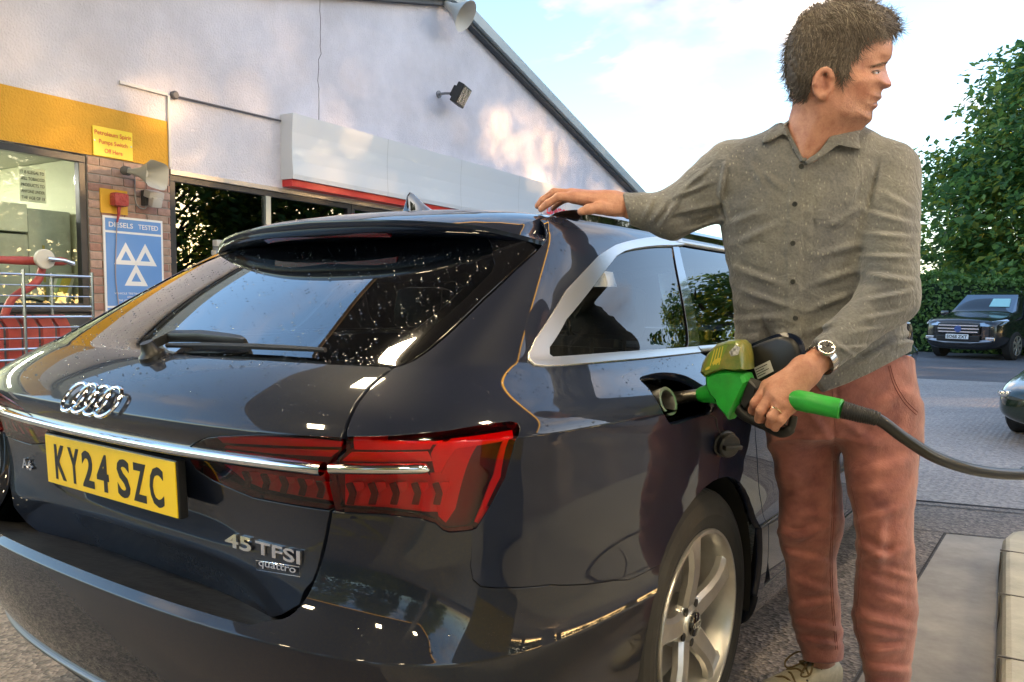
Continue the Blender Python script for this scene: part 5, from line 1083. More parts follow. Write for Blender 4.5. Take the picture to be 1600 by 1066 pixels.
class GC:
    """upright limb or trunk: table of (py, px_left, px_right, D, half_depth)"""
    def __init__(s, rows):
        r = np.array(sorted(rows, key=lambda r: -r[0]), float); s.Y = (PCY-r[:, 0])/FPX*r[:, 3]-(r[:, 3]-SHR[2])*SHR[1]; xl = (r[:, 1]-800)/FPX*r[:, 3]-(r[:, 3]-SHR[2])*SHR[0]; xr = (r[:, 2]-800)/FPX*r[:, 3]-(r[:, 3]-SHR[2])*SHR[0]
        s.cx = (xl+xr)/2; s.a = (xr-xl)/2; s.cz = r[:, 3]; s.b = r[:, 4]
        yy = np.linspace(s.Y[0], s.Y[-1], 200); k = np.exp(-.5*(np.arange(-12, 13)/5.0)**2); k /= k.sum(); s.yy = yy
        sm = lambda v: np.convolve(np.pad(np.interp(yy, s.Y, v), 12, 'edge'), k, 'valid'); s.cx, s.a, s.cz, s.b = map(sm, (s.cx, s.a, s.cz, s.b))
    def sd(s, X, Y, Z, p=2.0):
        I = lambda v: np.interp(Y.ravel(), s.yy, v).reshape(Y.shape).astype(np.float32)
        cx, a, cz, b = I(s.cx), I(s.a), I(s.cz), I(s.b); u = np.abs((X-cx)/a); v = np.abs((Z-cz)/b)
        d = ((u**p+v**p)**(1/p)-1)*np.minimum(a, b); e = np.maximum(s.yy[0]-Y, Y-s.yy[-1]); return np.maximum(d, e)
def cone(X, Y, Z, A, B, ra, rb, flat=None):
    A = np.asarray(A, np.float32); B = np.asarray(B, np.float32); d = B-A; L2 = float(d@d); px_, py_, pz_ = X-A[0], Y-A[1], Z-A[2]
    t = np.clip((px_*d[0]+py_*d[1]+pz_*d[2])/L2, 0, 1); return np.sqrt((px_-t*d[0])**2+(py_-t*d[1])**2+(pz_-t*d[2])**2)-(ra+(rb-ra)*t)
def folds(X, Y, D, segs, ws=1.0):
    """sum of ridges along image segments: (x0,y0,x1,y1,width_px,amp_m)"""
    PX, PY = gpx(X, Y, D); out = 0
    for (x0, y0, x1, y1, wd, am) in segs:
        dx, dy = x1-x0, y1-y0; t = np.clip(((PX-x0)*dx+(PY-y0)*dy)/(dx*dx+dy*dy), 0, 1); d2 = (PX-x0-t*dx)**2+(PY-y0-t*dy)**2
        L_ = math.hypot(dx, dy); sd_ = ((PX-x0)*dy-(PY-y0)*dx)/L_; wd = wd*ws; w1 = wd*.62; env = np.sin(PI*np.clip(t, .06, .94))**.7*np.exp(-(np.maximum(d2-sd_**2, 0))/(wd*wd)); out = out+am*env*(np.exp(-(sd_/w1)**2)*1.15-.75*np.exp(-((sd_-1.5*w1)/(w1*.9))**2))
    return out
man = thing('person', 'man in grey speckled shirt and dusty red trousers holding the green fuel nozzle', 'person', tuple(on_z(1310, 1105)))
M0 = Vector(on_z(1310, 1105))
def man_mesh(name, V, F, m, parent=None, smooth=True):
    o = mesh_obj(name, c2w(V), F, m, parent if parent is not None else man, smooth=smooth)
    if parent is None or parent is man: o.location = -M0
    bm = bmesh.new(); bm.from_mesh(o.data); bmesh.ops.recalc_face_normals(bm, faces=bm.faces); bm.to_mesh(o.data); bm.free()
    if smooth: o.data.polygons.foreach_set('use_smooth', [True]*len(o.data.polygons))
    return o
# materials
def shirt_mat():
    m = mat('shirt_linen', (.150, .142, .118), .85, sheen=.3); N = m.node_tree.nodes; L = m.node_tree.links; b = N['Principled BSDF']; t = N.new('ShaderNodeTexCoord')
    mp = N.new('ShaderNodeMapping'); mp.inputs['Rotation'].default_value = (0, 0, -YAW); L.new(t.outputs['Object'], mp.inputs[0])
    sc = N.new('ShaderNodeVectorMath'); sc.operation = 'MULTIPLY'; sc.inputs[1].default_value = (95, 40, 48); L.new(mp.outputs[0], sc.inputs[0])
    vo = N.new('ShaderNodeTexVoronoi'); vo.inputs['Scale'].default_value = 1; vo.inputs['Randomness'].default_value = .75; L.new(sc.outputs[0], vo.inputs['Vector'])
    lt = N.new('ShaderNodeMapRange'); lt.inputs[1].default_value = .10; lt.inputs[2].default_value = .20; lt.inputs[3].default_value = 1; lt.inputs[4].default_value = 0; L.new(vo.outputs['Distance'], lt.inputs[0])
    n1 = N.new('ShaderNodeTexNoise'); n1.inputs['Scale'].default_value = 180; n1.inputs['Detail'].default_value = 4; L.new(t.outputs['Object'], n1.inputs['Vector']); n2 = N.new('ShaderNodeTexNoise'); n2.inputs['Scale'].default_value = 9; n2.inputs['Detail'].default_value = 5; L.new(t.outputs['Object'], n2.inputs['Vector'])
    rp = N.new('ShaderNodeValToRGB'); rp.color_ramp.elements[0].position = .3; rp.color_ramp.elements[1].position = .7; rp.color_ramp.elements[0].color = (.136, .138, .142, 1); rp.color_ramp.elements[1].color = (.200, .203, .207, 1); L.new(n1.outputs[0], rp.inputs[0])
    r2 = N.new('ShaderNodeValToRGB'); r2.color_ramp.elements[0].position = .3; r2.color_ramp.elements[1].position = .7; r2.color_ramp.elements[0].color = (.78, .78, .82, 1); r2.color_ramp.elements[1].color = (1.15, 1.12, 1.0, 1); L.new(n2.outputs[0], r2.inputs[0])
    mu = N.new('ShaderNodeMixRGB'); mu.blend_type = 'MULTIPLY'; mu.inputs[0].default_value = 1; L.new(rp.outputs[0], mu.inputs[1]); L.new(r2.outputs[0], mu.inputs[2])
    mx = N.new('ShaderNodeMixRGB'); mx.inputs[2].default_value = (.30, .295, .265, 1); L.new(lt.outputs[0], mx.inputs[0]); L.new(mu.outputs[0], mx.inputs[1]); L.new(mx.outputs[0], b.inputs['Base Color'])
    n3 = N.new('ShaderNodeTexNoise'); n3.inputs['Scale'].default_value = 26; n3.inputs['Detail'].default_value = 5; n3.inputs['Distortion'].default_value = 1.2; L.new(t.outputs['Object'], n3.inputs['Vector'])
    bp = N.new('ShaderNodeBump'); bp.inputs['Strength'].default_value = .55; bp.inputs['Distance'].default_value = .012; L.new(n3.outputs[0], bp.inputs['Height']); b2 = N.new('ShaderNodeBump'); b2.inputs['Strength'].default_value = .4; b2.inputs['Distance'].default_value = .002; L.new(n1.outputs[0], b2.inputs['Height']); L.new(bp.outputs[0], b2.inputs['Normal']); L.new(b2.outputs[0], b.inputs['Normal'])
    return m
def trouser_mat():
    m = mat('trouser_cotton', (.27, .085, .072), .8, sheen=.25); N = m.node_tree.nodes; L = m.node_tree.links; b = N['Principled BSDF']; t = N.new('ShaderNodeTexCoord')
    n1 = N.new('ShaderNodeTexNoise'); n1.inputs['Scale'].default_value = 240; n1.inputs['Detail'].default_value = 3; L.new(t.outputs['Object'], n1.inputs['Vector']); n2 = N.new('ShaderNodeTexNoise'); n2.inputs['Scale'].default_value = 16; n2.inputs['Detail'].default_value = 8; n2.inputs['Roughness'].default_value = .6; n2.inputs['Distortion'].default_value = .15; L.new(t.outputs['Object'], n2.inputs['Vector'])
    rp = N.new('ShaderNodeValToRGB'); rp.color_ramp.elements[0].position = .33; rp.color_ramp.elements[1].position = .72; rp.color_ramp.elements[0].color = (.19, .060, .056, 1); rp.color_ramp.elements[1].color = (.40, .150, .118, 1); L.new(n2.outputs[0], rp.inputs[0]); L.new(rp.outputs[0], b.inputs['Base Color'])
    bp = N.new('ShaderNodeBump'); bp.inputs['Strength'].default_value = .45; bp.inputs['Distance'].default_value = .010; L.new(n2.outputs[0], bp.inputs['Height']); b2 = N.new('ShaderNodeBump'); b2.inputs['Strength'].default_value = .4; b2.inputs['Distance'].default_value = .0015; L.new(n1.outputs[0], b2.inputs['Height']); L.new(bp.outputs[0], b2.inputs['Normal']); L.new(b2.outputs[0], b.inputs['Normal']); return m
def skin_mat():
    m = mat('skin', (.50, .255, .165), .48, spec=.45); N = m.node_tree.nodes; L = m.node_tree.links; b = N['Principled BSDF']; t = N.new('ShaderNodeTexCoord')
    b.inputs['Subsurface Weight'].default_value = .12; b.inputs['Subsurface Radius'].default_value = (.012, .005, .003)
    n2 = N.new('ShaderNodeTexNoise'); n2.inputs['Scale'].default_value = 38; n2.inputs['Detail'].default_value = 10; n2.inputs['Roughness'].default_value = .72; L.new(t.outputs['Object'], n2.inputs['Vector']); rp = N.new('ShaderNodeValToRGB'); rp.color_ramp.elements[0].position = .3; rp.color_ramp.elements[1].position = .7; rp.color_ramp.elements[0].color = (.37, .150, .098, 1); rp.color_ramp.elements[1].color = (.57, .300, .200, 1); L.new(n2.outputs[0], rp.inputs[0])
    at = N.new('ShaderNodeAttribute'); at.attribute_name = 'tint'; mx = N.new('ShaderNodeMixRGB'); mx.blend_type = 'MULTIPLY'; mx.inputs[0].default_value = 1; L.new(rp.outputs[0], mx.inputs[1]); L.new(at.outputs['Color'], mx.inputs[2]); L.new(mx.outputs[0], b.inputs['Base Color'])
    n3 = N.new('ShaderNodeTexNoise'); n3.inputs['Scale'].default_value = 260; n3.inputs['Detail'].default_value = 3; L.new(t.outputs['Object'], n3.inputs['Vector']); bp = N.new('ShaderNodeBump'); bp.inputs['Strength'].default_value = .5; bp.inputs['Distance'].default_value = .0016; L.new(n3.outputs[0], bp.inputs['Height']); L.new(bp.outputs[0], b.inputs['Normal']); return m
SHIRT, TROU, SKIN = shirt_mat(), trouser_mat(), skin_mat()
# ---- trousers
set_sight(1320, 800, 2.15)
hips = GC([(565, 1185, 1426, 2.12, .135), (590, 1186, 1430, 2.12, .142), (620, 1193, 1433, 2.13, .15), (660, 1202, 1436, 2.15, .14), (690, 1210, 1434, 2.16, .115)])
legL = GC([(640, 1200, 1312, 2.19, .105), (700, 1205, 1311, 2.21, .10), (740, 1211, 1313, 2.22, .095), (770, 1218, 1316, 2.24, .090), (815, 1216, 1320, 2.25, .085), (835, 1214, 1318, 2.26, .085), (870, 1226, 1306, 2.29, .078), (920, 1231, 1310, 2.33, .078), (960, 1234, 1314, 2.37, .080), (1000, 1246, 1318, 2.40, .078), (1030, 1256, 1318, 2.42, .076)])
legR = GC([(640, 1318, 1436, 2.15, .110), (700, 1316, 1435, 2.14, .105), (760, 1322, 1434, 2.13, .10), (800, 1332, 1428, 2.12, .092), (840, 1338, 1427, 2.11, .088), (880, 1338, 1431, 2.12, .085), (930, 1334, 1434, 2.14, .085), (970, 1330, 1435, 2.15, .085), (1010, 1342, 1428, 2.16, .082), (1060, 1352, 1422, 2.17, .080), (1085, 1350, 1420, 2.18, .080)])
ax, (X, Y, Z) = grid((.62, -.98, 1.94), (1.16, .10, 2.56), .0050)
f = smin(smin(legL.sd(X, Y, Z, 2.3), hips.sd(X, Y, Z, 2.4), .05), smin(legR.sd(X, Y, Z, 2.3), hips.sd(X, Y, Z, 2.4), .05), .012)
PF = [(1215, 832, 1262, 842, 7, .012), (1222, 850, 1290, 824, 8, .009), (1240, 800, 1316, 812, 8, .008), (1218, 862, 1290, 880, 7, .008), (1235, 905, 1300, 930, 9, .008), (1236, 950, 1310, 940, 8, .009), (1240, 975, 1315, 985, 7, .011), (1250, 1000, 1314, 1010, 6, .010), (1215, 700, 1290, 690, 10, .005), (1210, 740, 1300, 760, 10, .005), (1225, 780, 1290, 765, 7, .005), (1262, 640, 1306, 700, 8, .006), (1312, 655, 1360, 690, 8, .007),
      (1335, 850, 1400, 880, 9, .010), (1345, 815, 1420, 790, 8, .008), (1338, 880, 1420, 860, 8, .008), (1345, 905, 1420, 930, 10, .008), (1335, 960, 1425, 985, 9, .012), (1340, 985, 1420, 1000, 7, .010), (1360, 930, 1430, 950, 8, .008), (1350, 1020, 1420, 1012, 7, .010), (1350, 1045, 1420, 1050, 7, .010), (1330, 700, 1420, 672, 10, .006), (1340, 740, 1430, 720, 10, .006), (1325, 770, 1410, 760, 9, .004), (1350, 640, 1425, 612, 9, .005), (1375, 890, 1432, 905, 6, .006), (1380, 800, 1372, 900, 9, .006)]
f = f-folds(X, Y, Z, PF, 1.55)*.95+.0010*np.sin(X*60+Y*34)*np.sin(Y*70+X*25)
PXg, PYg = gpx(X, Y, Z); seam_ = np.interp(PYg.ravel(), [600, 700, 900, 1030], [1306, 1308, 1303, 1311]).reshape(PYg.shape); f = f+.004*np.exp(-((PXg-seam_+4)/2.2)**2)*(PYg > 640)*(Z < 2.2)+.004*np.exp(-((PXg-1308)/2.5)**2)*(PYg < 660)*(Z < 2.2)
V, F = surface_nets(f, ax); V = unsh(smooth_mesh(V, F, 1)); trou = man_mesh('trousers', V, F, TROU)
tr_bvh = BVHTree.FromPolygons([Vector(v) for v in c2w(V)], [tuple(map(int, q)) for q in F])
def on_trou(px, py, lift=.0):
    v = Vector(ray(px, py)).normalized(); h = tr_bvh.ray_cast(Vector(CAMP), v)
    if h[0] is None: h = tr_bvh.find_nearest(Vector(at_depth(px, py, 2.05)))
    return np.array(h[0])-np.array(v)*lift
STI = mat('trouser_stitch', (.22, .075, .065), .8)
for pl_ in ([(1388, 572), (1396, 600), (1412, 628), (1432, 648)], [(1391, 571), (1399, 598), (1415, 625), (1434, 644)], [(1300, 596), (1302, 640), (1306, 672)], [(1246, 600), (1238, 640), (1222, 664), (1206, 674)], [(1302, 720), (1300, 800), (1297, 880), (1300, 950), (1306, 1015)], [(1305, 720), (1303, 800), (1300, 880), (1303, 950), (1309, 1015)], [(1330, 760), (1345, 840), (1342, 920), (1338, 975), (1352, 1030)]):
    bm = bmesh.new(); add_tube(bm, [on_trou(a, b, .0004) for a, b in crom(pl_, 8)], .0011, 5); bm_obj('seam', bm, STI, trou, smooth=True)
# ---- shirt
set_sight(1280, 400, 2.06)
torso = GC([(196, 1222, 1338, 2.03, .070), (206, 1196, 1366, 2.03, .085), (220, 1160, 1396, 2.03, .098), (240, 1134, 1412, 2.035, .110), (280, 1122, 1414, 2.04, .125), (330, 1122, 1408, 2.05, .132), (380, 1130, 1405, 2.06, .132), (430, 1140, 1406, 2.07, .130), (480, 1147, 1412, 2.08, .132), (530, 1148, 1421, 2.09, .136), (570, 1150, 1430, 2.10, .142), (625, 1150, 1434, 2.11, .146)])
sh1, el1, wr1 = cf(1146, 270, 2.04), cf(1052, 336, 2.065), cf(980, 326, 2.055)
sh2, el2, wr2 = cf(1392, 268, 2.02), cf(1391, 462, 1.93), cf(1288, 556, 1.83)
ax, (X, Y, Z) = grid((.26, -.10, 1.70), (1.14, .68, 2.28), .0050)
ft = torso.sd(X, Y, Z, 2.2)
fa1 = smin(cone(X, Y, Z, sh1, el1, .083, .060), cone(X, Y, Z, el1, cf(960, 323, 2.055), .058, .036), .03)
fa2 = smin(cone(X, Y, Z, sh2, el2, .078, .070), cone(X, Y, Z, el2, wr2, .066, .043), .03)
f = smin(ft, fa1, .035); f = smin(f, fa2, .016)
SF = [(1125, 345, 1060, 366, 7, .009), (1118, 320, 1040, 338, 6, .008), (1112, 285, 1046, 312, 6, .007), (1108, 262, 1062, 300, 6, .006), (1060, 312, 1034, 352, 6, .009), (1040, 318, 1018, 348, 6, .007), (1020, 312, 1004, 345, 5, .006), (1135, 245, 1122, 330, 5, .006),
      (1140, 350, 1190, 330, 8, .005), (1150, 380, 1215, 350, 9, .005), (1150, 420, 1220, 445, 9, .006), (1160, 455, 1235, 480, 8, .006), (1155, 500, 1230, 495, 8, .006), (1165, 530, 1240, 520, 8, .006), (1175, 560, 1238, 548, 8, .005), (1185, 265, 1230, 300, 9, .004), (1170, 250, 1200, 300, 8, .004),
      (1345, 270, 1320, 330, 9, .005), (1352, 320, 1290, 360, 9, .005), (1350, 380, 1280, 400, 10, .006), (1345, 420, 1270, 445, 9, .006), (1330, 460, 1265, 485, 9, .006), (1310, 500, 1260, 520, 8, .005), (1268, 300, 1262, 380, 8, .003), (1400, 540, 1432, 532, 6, .008), (1330, 575, 1420, 520, 8, .006), (1300, 590, 1380, 545, 7, .005),
      (1350, 330, 1432, 352, 7, .006), (1352, 365, 1436, 372, 7, .007), (1345, 400, 1434, 402, 7, .008), (1348, 428, 1432, 440, 8, .009), (1352, 470, 1425, 455, 7, .009), (1345, 500, 1412, 486, 7, .007), (1330, 520, 1392, 510, 6, .006), (1310, 545, 1360, 542, 6, .006), (1300, 532, 1340, 560, 6, .005), (1378, 300, 1430, 330, 8, .005), (1372, 250, 1356, 330, 6, -.006), (1120, 300, 1136, 350, 5, -.004)]
f = f-folds(X, Y, Z, SF)*1.25+.0012*np.sin(X*85+Y*30)*np.sin(Y*100-X*40)
# placket and pocket in low relief on the front
PXg, PYg = gpx(X, Y, Z); front = (Z < 2.08); xc = np.interp(PYg.ravel(), [250, 320, 380, 440, 500, 610], [1254, 1243, 1240, 1239, 1243, 1246]).reshape(PYg.shape)
f = f-.0045*front*np.clip((13-np.abs(PXg-xc))/2.5, 0, 1)*(PYg > 250)
pk = np.clip((34-np.abs(PXg-1306))/3, 0, 1)*np.clip((34-np.abs(PYg-322))/3, 0, 1); f = f-.0028*front*pk
# cut the hem (slopes up to the right) and the cuffs
hem = PYg-np.interp(PXg.ravel(), [1140, 1275, 1320, 1360, 1432, 1450], [608, 617, 601, 583, 545, 540]).reshape(PXg.shape); f = np.maximum(f, hem/620)
f = np.maximum(f, (974+.26*(PYg-310)-PXg)/620)
for w_, e_ in ((wr2, el2),):
    dd = (w_-e_)/np.linalg.norm(w_-e_); f = np.where((X-w_[0])**2+(Y-w_[1])**2+(Z-w_[2])**2 < .05, np.maximum(f, (X-w_[0])*dd[0]+(Y-w_[1])*dd[1]+(Z-w_[2])*dd[2]), f)
V, F = surface_nets(f.astype(np.float32), ax); V = unsh(smooth_mesh(V, F, 1))
VX = 800+V[:, 0]/V[:, 2]*FPX; VY = PCY-V[:, 1]/V[:, 2]*FPX
def inpoly(x, y, P):
    r = np.zeros(len(x), bool); j = len(P)-1
    for i in range(len(P)):
        c = ((P[i][1] > y) != (P[j][1] > y)); xi = (P[j][0]-P[i][0])*(y-P[i][1])/(P[j][1]-P[i][1]+1e-9)+P[i][0]; r ^= c & (x < xi); j = i
    return r
NECKV = [(1218, 150), (1222, 180), (1230, 207), (1253, 253), (1290, 222), (1312, 205), (1345, 196), (1345, 150)]
cut = inpoly(VX, VY, NECKV) & (V[:, 2] < 2.06); Fk = F[~cut[F].any(1)]
shirt = man_mesh('shirt', V, Fk, SHIRT)
# helper: point on the front of the shirt
sh_bvh = BVHTree.FromPolygons([Vector(v) for v in c2w(V)], [tuple(map(int, q)) for q in F])
def on_shirt(px, py, lift=0.0):
    v = Vector(ray(px, py)).normalized(); h = sh_bvh.ray_cast(Vector(CAMP), v)
    if h[0] is None: h = sh_bvh.find_nearest(Vector(at_depth(px, py, 1.95)))
    return np.array(h[0])-np.array(v)*lift
def cloth_patch(name, polys, lift, th, m, par):
    """thin flap laid over the shirt: outline pixel list -> plate of thickness th following the body"""
    P = crom(polys, 3, closed=True); P = [np.array(p) for p in P]; c = np.mean(P, 0); n = len(P); rings = []
    for k in (1.0, .8, .55, .3, .08): rings.append([c+(p-c)*k for p in P])
    T = [[on_shirt(p[0], p[1], lift+th*(1 if ri > 0 else .55)) for p in r] for ri, r in enumerate(rings)]; Bk = [on_shirt(p[0], p[1], lift*.2-.002) for p in rings[0]]
    V = [v for r in [Bk]+T for v in r]; F = []
    for r in range(len(T)):
        for k in range(n): F.append((r*n+k, r*n+(k+1) % n, (r+1)*n+(k+1) % n, (r+1)*n+k))
    F.append(tuple(range((len(T))*n, (len(T)+1)*n)))
    o = mesh_obj(name, V, F, m, par, smooth=True); bm = bmesh.new(); bm.from_mesh(o.data); bmesh.ops.recalc_face_normals(bm, faces=bm.faces); bm.to_mesh(o.data); bm.free(); return o
cloth_patch('collar', [(1236, 152), (1222, 162), (1206, 190), (1190, 223), (1206, 219), (1223, 210), (1232, 214), (1226, 190), (1228, 172)], .016, .004, SHIRT, shirt)
cloth_patch('collar', [(1302, 208), (1294, 217), (1280, 236), (1258, 252), (1266, 256), (1294, 238), (1312, 226), (1330, 229), (1344, 233), (1342, 214), (1344, 198), (1326, 198)], .022, .004, SHIRT, shirt)
# collar band round the neck edge
def band(px_list, r, par, m, lift=.004):
    bm = bmesh.new(); add_tube(bm, [on_shirt(a, b, lift) for a, b in crom(px_list, 5)], r, 6); return bm_obj('collar_edge', bm, m, par, smooth=True)
band([(1229, 168), (1225, 186), (1231, 208), (1243, 232), (1254, 252)], .005, shirt, SHIRT); band([(1254, 252), (1275, 234), (1293, 219), (1308, 207)], .005, shirt, SHIRT)
for a, b in ((1252, 260), (1242, 319), (1239, 380), (1239, 440), (1243, 497), (1246, 556)):
    bm = bmesh.new(); p = on_shirt(a, b, .001); add_lathe(bm, p, -Vector(ray(a, b)), [(.0062, 0), (.0062, .002), (.0048, .0035), (.003, .003)], 14); bm_obj('button', bm, mat('button_dark', (.03, .03, .028), .3), shirt, smooth=True)
# ---- skin: head and neck
DH = 1.95; PM = FPX/DH; set_sight(1308, 105, DH)
prof = [(1384, 30), (1390, 48), (1394, 62), (1395, 76), (1392.5, 90), (1387, 97), (1384, 103), (1386, 112), (1389, 121), (1393, 130), (1392, 135), (1386, 138.5), (1380, 140), (1377, 146), (1378, 152), (1374, 157), (1370.5, 159), (1372, 163), (1370, 168), (1364, 173), (1363.5, 180), (1362, 187), (1356, 192), (1340, 197), (1322, 201), (1300, 206), (1275, 190), (1256, 165), (1243, 148), (1234, 120), (1232, 90), (1238, 55), (1256, 28), (1284, 14), (1320, 9), (1355, 14)]
prof = np.array(crom([np.array(p, float) for p in prof], 4, closed=True))
def sdf_poly(X, Y, P):
    d = np.full(X.shape, 1e9); ins = np.zeros(X.shape, bool); n = len(P)
    for i in range(n):
        a = P[i]; b = P[(i+1) % n]; e = b-a; wx, wy = X-a[0], Y-a[1]; t = np.clip((wx*e[0]+wy*e[1])/max(e@e, 1e-9), 0, 1); d = np.minimum(d, (wx-e[0]*t)**2+(wy-e[1]*t)**2)
        c = ((a[1] > Y) != (b[1] > Y)); xi = (b[0]-a[0])*(Y-a[1])/(b[1]-a[1] if abs(b[1]-a[1]) > 1e-9 else 1e-9)+a[0]; ins ^= c & (X < xi)
    return np.where(ins, 1, -1)*np.sqrt(d)
h_ = .0026
ax, (X, Y, Z) = grid(((1205-800)/PM, (PCY-262)/PM, DH-.135), ((1415-800)/PM, (PCY+4)/PM, DH+.135), h_)
PX2 = 800+X[:, :, 0]*PM; PY2 = PCY-Y[:, :, 0]*PM; PX2, PY2 = np.broadcast_arrays(PX2, PY2)
d2 = sdf_poly(PX2, PY2, prof)/PM
def G2(x, y, sx, sy=None, ang=0):
    sy = sy or sx; c, s = math.cos(math.radians(ang)), math.sin(math.radians(ang)); u = (PX2-x)*c+(PY2-y)*s; v = -(PX2-x)*s+(PY2-y)*c; return np.exp(-(u/sx)**2-(v/sy)**2)
face = np.clip((PX2-1318)/70, 0, 1); low = np.clip((PY2-118)/75, 0, 1)
Tw = .088-.016*low-.018*face-.010*face*low
Tw = Tw-.013*G2(1372, 111, 13, 9)-.006*G2(1352, 108, 12, 9)+.006*G2(1345, 126, 18, 12, -10)+.0055*G2(1371, 101, 15, 4.5, -14)      # socket, temple, cheekbone, brow
Tw = Tw+.0060*G2(1367.5, 113.5, 5.5, 4.2)+.003*G2(1367, 109.5, 9, 2.0, -8)-.002*G2(1366, 118, 9, 2.0, 8)                                 # eyeball and lids
Tw = Tw-.016*G2(1386, 118, 6, 12)+.007*G2(1380, 134, 5, 4.5)-.008*G2(1375, 139, 3, 4)-.002*G2(1368, 138, 3.5, 11, 20)                     # nose side, wing, nasolabial
Tw = Tw+.003*G2(1367, 150, 9, 6)-.005*G2(1365, 161, 6.5, 1.8, -18)+.003*G2(1366, 164, 6, 3)-.003*G2(1361, 172, 8, 3)+.004*G2(1358, 182, 8, 7)
Tw = Tw+.004*G2(1325, 178, 30, 9, 20)+.003*G2(1300, 160, 9, 14)-.004*G2(1340, 158, 14, 12)                                                # jaw
for (x_, y_, sx_, sy_, a_, am_) in ((1376, 62, 13, 1.2, 8, .0010), (1375, 71, 14, 1.2, 4, .0011), (1375, 80, 12, 1.2, -2, .0009), (1352, 110, 6, 1.0, 10, .0010), (1352, 115, 6, 1.0, 28, .0010), (1353, 106, 5, 1.0, -12, .0008), (1361, 121, 8, 1.4, 22, .0014), (1358, 152, 1.6, 12, 18, .0016), (1350, 166, 1.6, 9, 10, .0010), (1316, 196, 20, 1.6, 8, .0018), (1300, 204, 22, 1.6, 14, .0016)): Tw = Tw-am_*G2(x_, y_, sx_, sy_, a_)
Tw = np.maximum(Tw, .02)
Rr = .070-.030*face+.0*low; Rr = np.maximum(Rr, .03)
u2 = np.maximum((Rr-d2)/Rr, 0)[:, :, None]; TwG = Tw[:, :, None]; zz = np.abs(Z-DH)
f = ((u2**2.1+(zz/TwG)**2.1)**(1/2.1)-1)*np.minimum(Rr, Tw)[:, :, None]
n0, n1 = cf(1286, 150, DH+.005), cf(1268, 240, DH+.05)
f = smin(f, cone(X, Y, Z, n0, n1, .066, .078), .03); f = smin(f, cone(X, Y, Z, cf(1290, 178, DH-.045), cf(1262, 240, DH-.02), .016, .014), .03); f = smin(f, cone(X, Y, Z, cf(1322, 186, DH+.012), cf(1290, 212, DH+.03), .042, .046), .03)
f = smin(f, cone(X, Y, Z, cf(1215, 262, 2.03), cf(1310, 262, 2.03), .055, .055), .05)
# ear: tilted rim with a hollow, on the near side and mirrored on the far side
for sg in (-1, 1):
    zc = DH+sg*.084; pts = []
    for a in np.linspace(-60, 250, 15): 
        ra = math.radians(a); e = np.array([1288+13.0*math.cos(ra)*(.9 if a < 90 else 1), 128-20*math.sin(ra)]); pts.append(cf(e[0]+(128-e[1])*.16, e[1], DH)*[1, 1, 0]+[0, 0, zc+sg*(.010 if 20 < a < 200 else .004)])
    for A, B in zip(pts, pts[1:]): f = smin(f, cone(X, Y, Z, A, B, .0058, .0058), .007)
    f = smin(f, cone(X, Y, Z, cf(1287, 147, DH)*[1, 1, 0]+[0, 0, zc], cf(1284, 149, DH)*[1, 1, 0]+[0, 0, zc], .0105, .010), .008); f = smin(f, cone(X, Y, Z, cf(1286, 126, DH)*[1, 1, 0]+[0, 0, zc-sg*.004], cf(1282, 138, DH)*[1, 1, 0]+[0, 0, zc-sg*.004], .016, .013), .006)
    hol = cone(X, Y, Z, cf(1290, 124, DH)*[1, 1, 0]+[0, 0, zc+sg*.016], cf(1292, 135, DH)*[1, 1, 0]+[0, 0, zc+sg*.014], .0085, .0085); f = np.maximum(f, -hol)
    f = smin(f, cone(X, Y, Z, cf(1298, 134, DH)*[1, 1, 0]+[0, 0, zc-sg*.002], cf(1297, 139, DH)*[1, 1, 0]+[0, 0, zc-sg*.002], .006, .005), .004)
    f = smin(f, cone(X, Y, Z, cf(1281, 122, DH)*[1, 1, 0]+[0, 0, zc+sg*.006], cf(1280, 140, DH)*[1, 1, 0]+[0, 0, zc+sg*.004], .0038, .0036), .005)
HV, HF = surface_nets(f.astype(np.float32), ax); HV = unsh(smooth_mesh(HV, HF, 1))
head_T = (PX2[:, 0].copy(), PY2[0].copy(), Tw.copy(), d2.copy(), Rr.copy())
# ---- hands (each finger its own chain of rounded cones)
def chain(X, Y, Z, pts, k=.006):
    g = None
    for (a, ra), (b, rb) in zip(pts, pts[1:]):
        c = cone(X, Y, Z, a, b, ra, rb); g = c if g is None else smin(g, c, k)
    return g
rail_D = float((SA.ev([[6.2, TOPV]])[0]+np.array([0, 0, .03])-CAMP)@_d)
DR = 2.06; set_sight(920, 318, DR)
ax1, (X, Y, Z) = grid(((828-800)/FPX*DR-.03, (PCY-352)/FPX*DR, DR-.12), ((1040-800)/FPX*DR, (PCY-280)/FPX*DR, DR+.13), .0026)
R_ = lambda px, py, dz: cf(px, py, DR+dz)
wrist = R_(996, 322, .0)
fh = cone(X, Y, Z, wrist, R_(950, 318, 0), .032, .032)
mcps = [(R_(897, 309, -.030), .0135), (R_(893, 304, -.008), .0138), (R_(897, 305, .014), .013), (R_(905, 309, .034), .012)]
for m_, r_ in mcps: fh = smin(fh, cone(X, Y, Z, R_(958, 317, (m_[2]-DR)*.45), m_, .022, r_+.002), .018)
fing = [[(mcps[0][0], .0135), (R_(872, 308, -.034), .0110), (R_(856, 318, -.036), .0098), (R_(845, 327, -.036), .0082)], [(mcps[1][0], .0138), (R_(866, 301, -.010), .0112), (R_(848, 313, -.012), .0098), (R_(840, 322, -.012), .0082)],
        [(mcps[2][0], .013), (R_(869, 304, .014), .0108), (R_(853, 316, .016), .0094), (R_(846, 325, .017), .008)], [(mcps[3][0], .012), (R_(884, 311, .040), .0095), (R_(870, 319, .044), .0084), (R_(864, 326, .045), .0072)]]
for g in fing: fh = smin(fh, chain(X, Y, Z, g, .004), .0055)
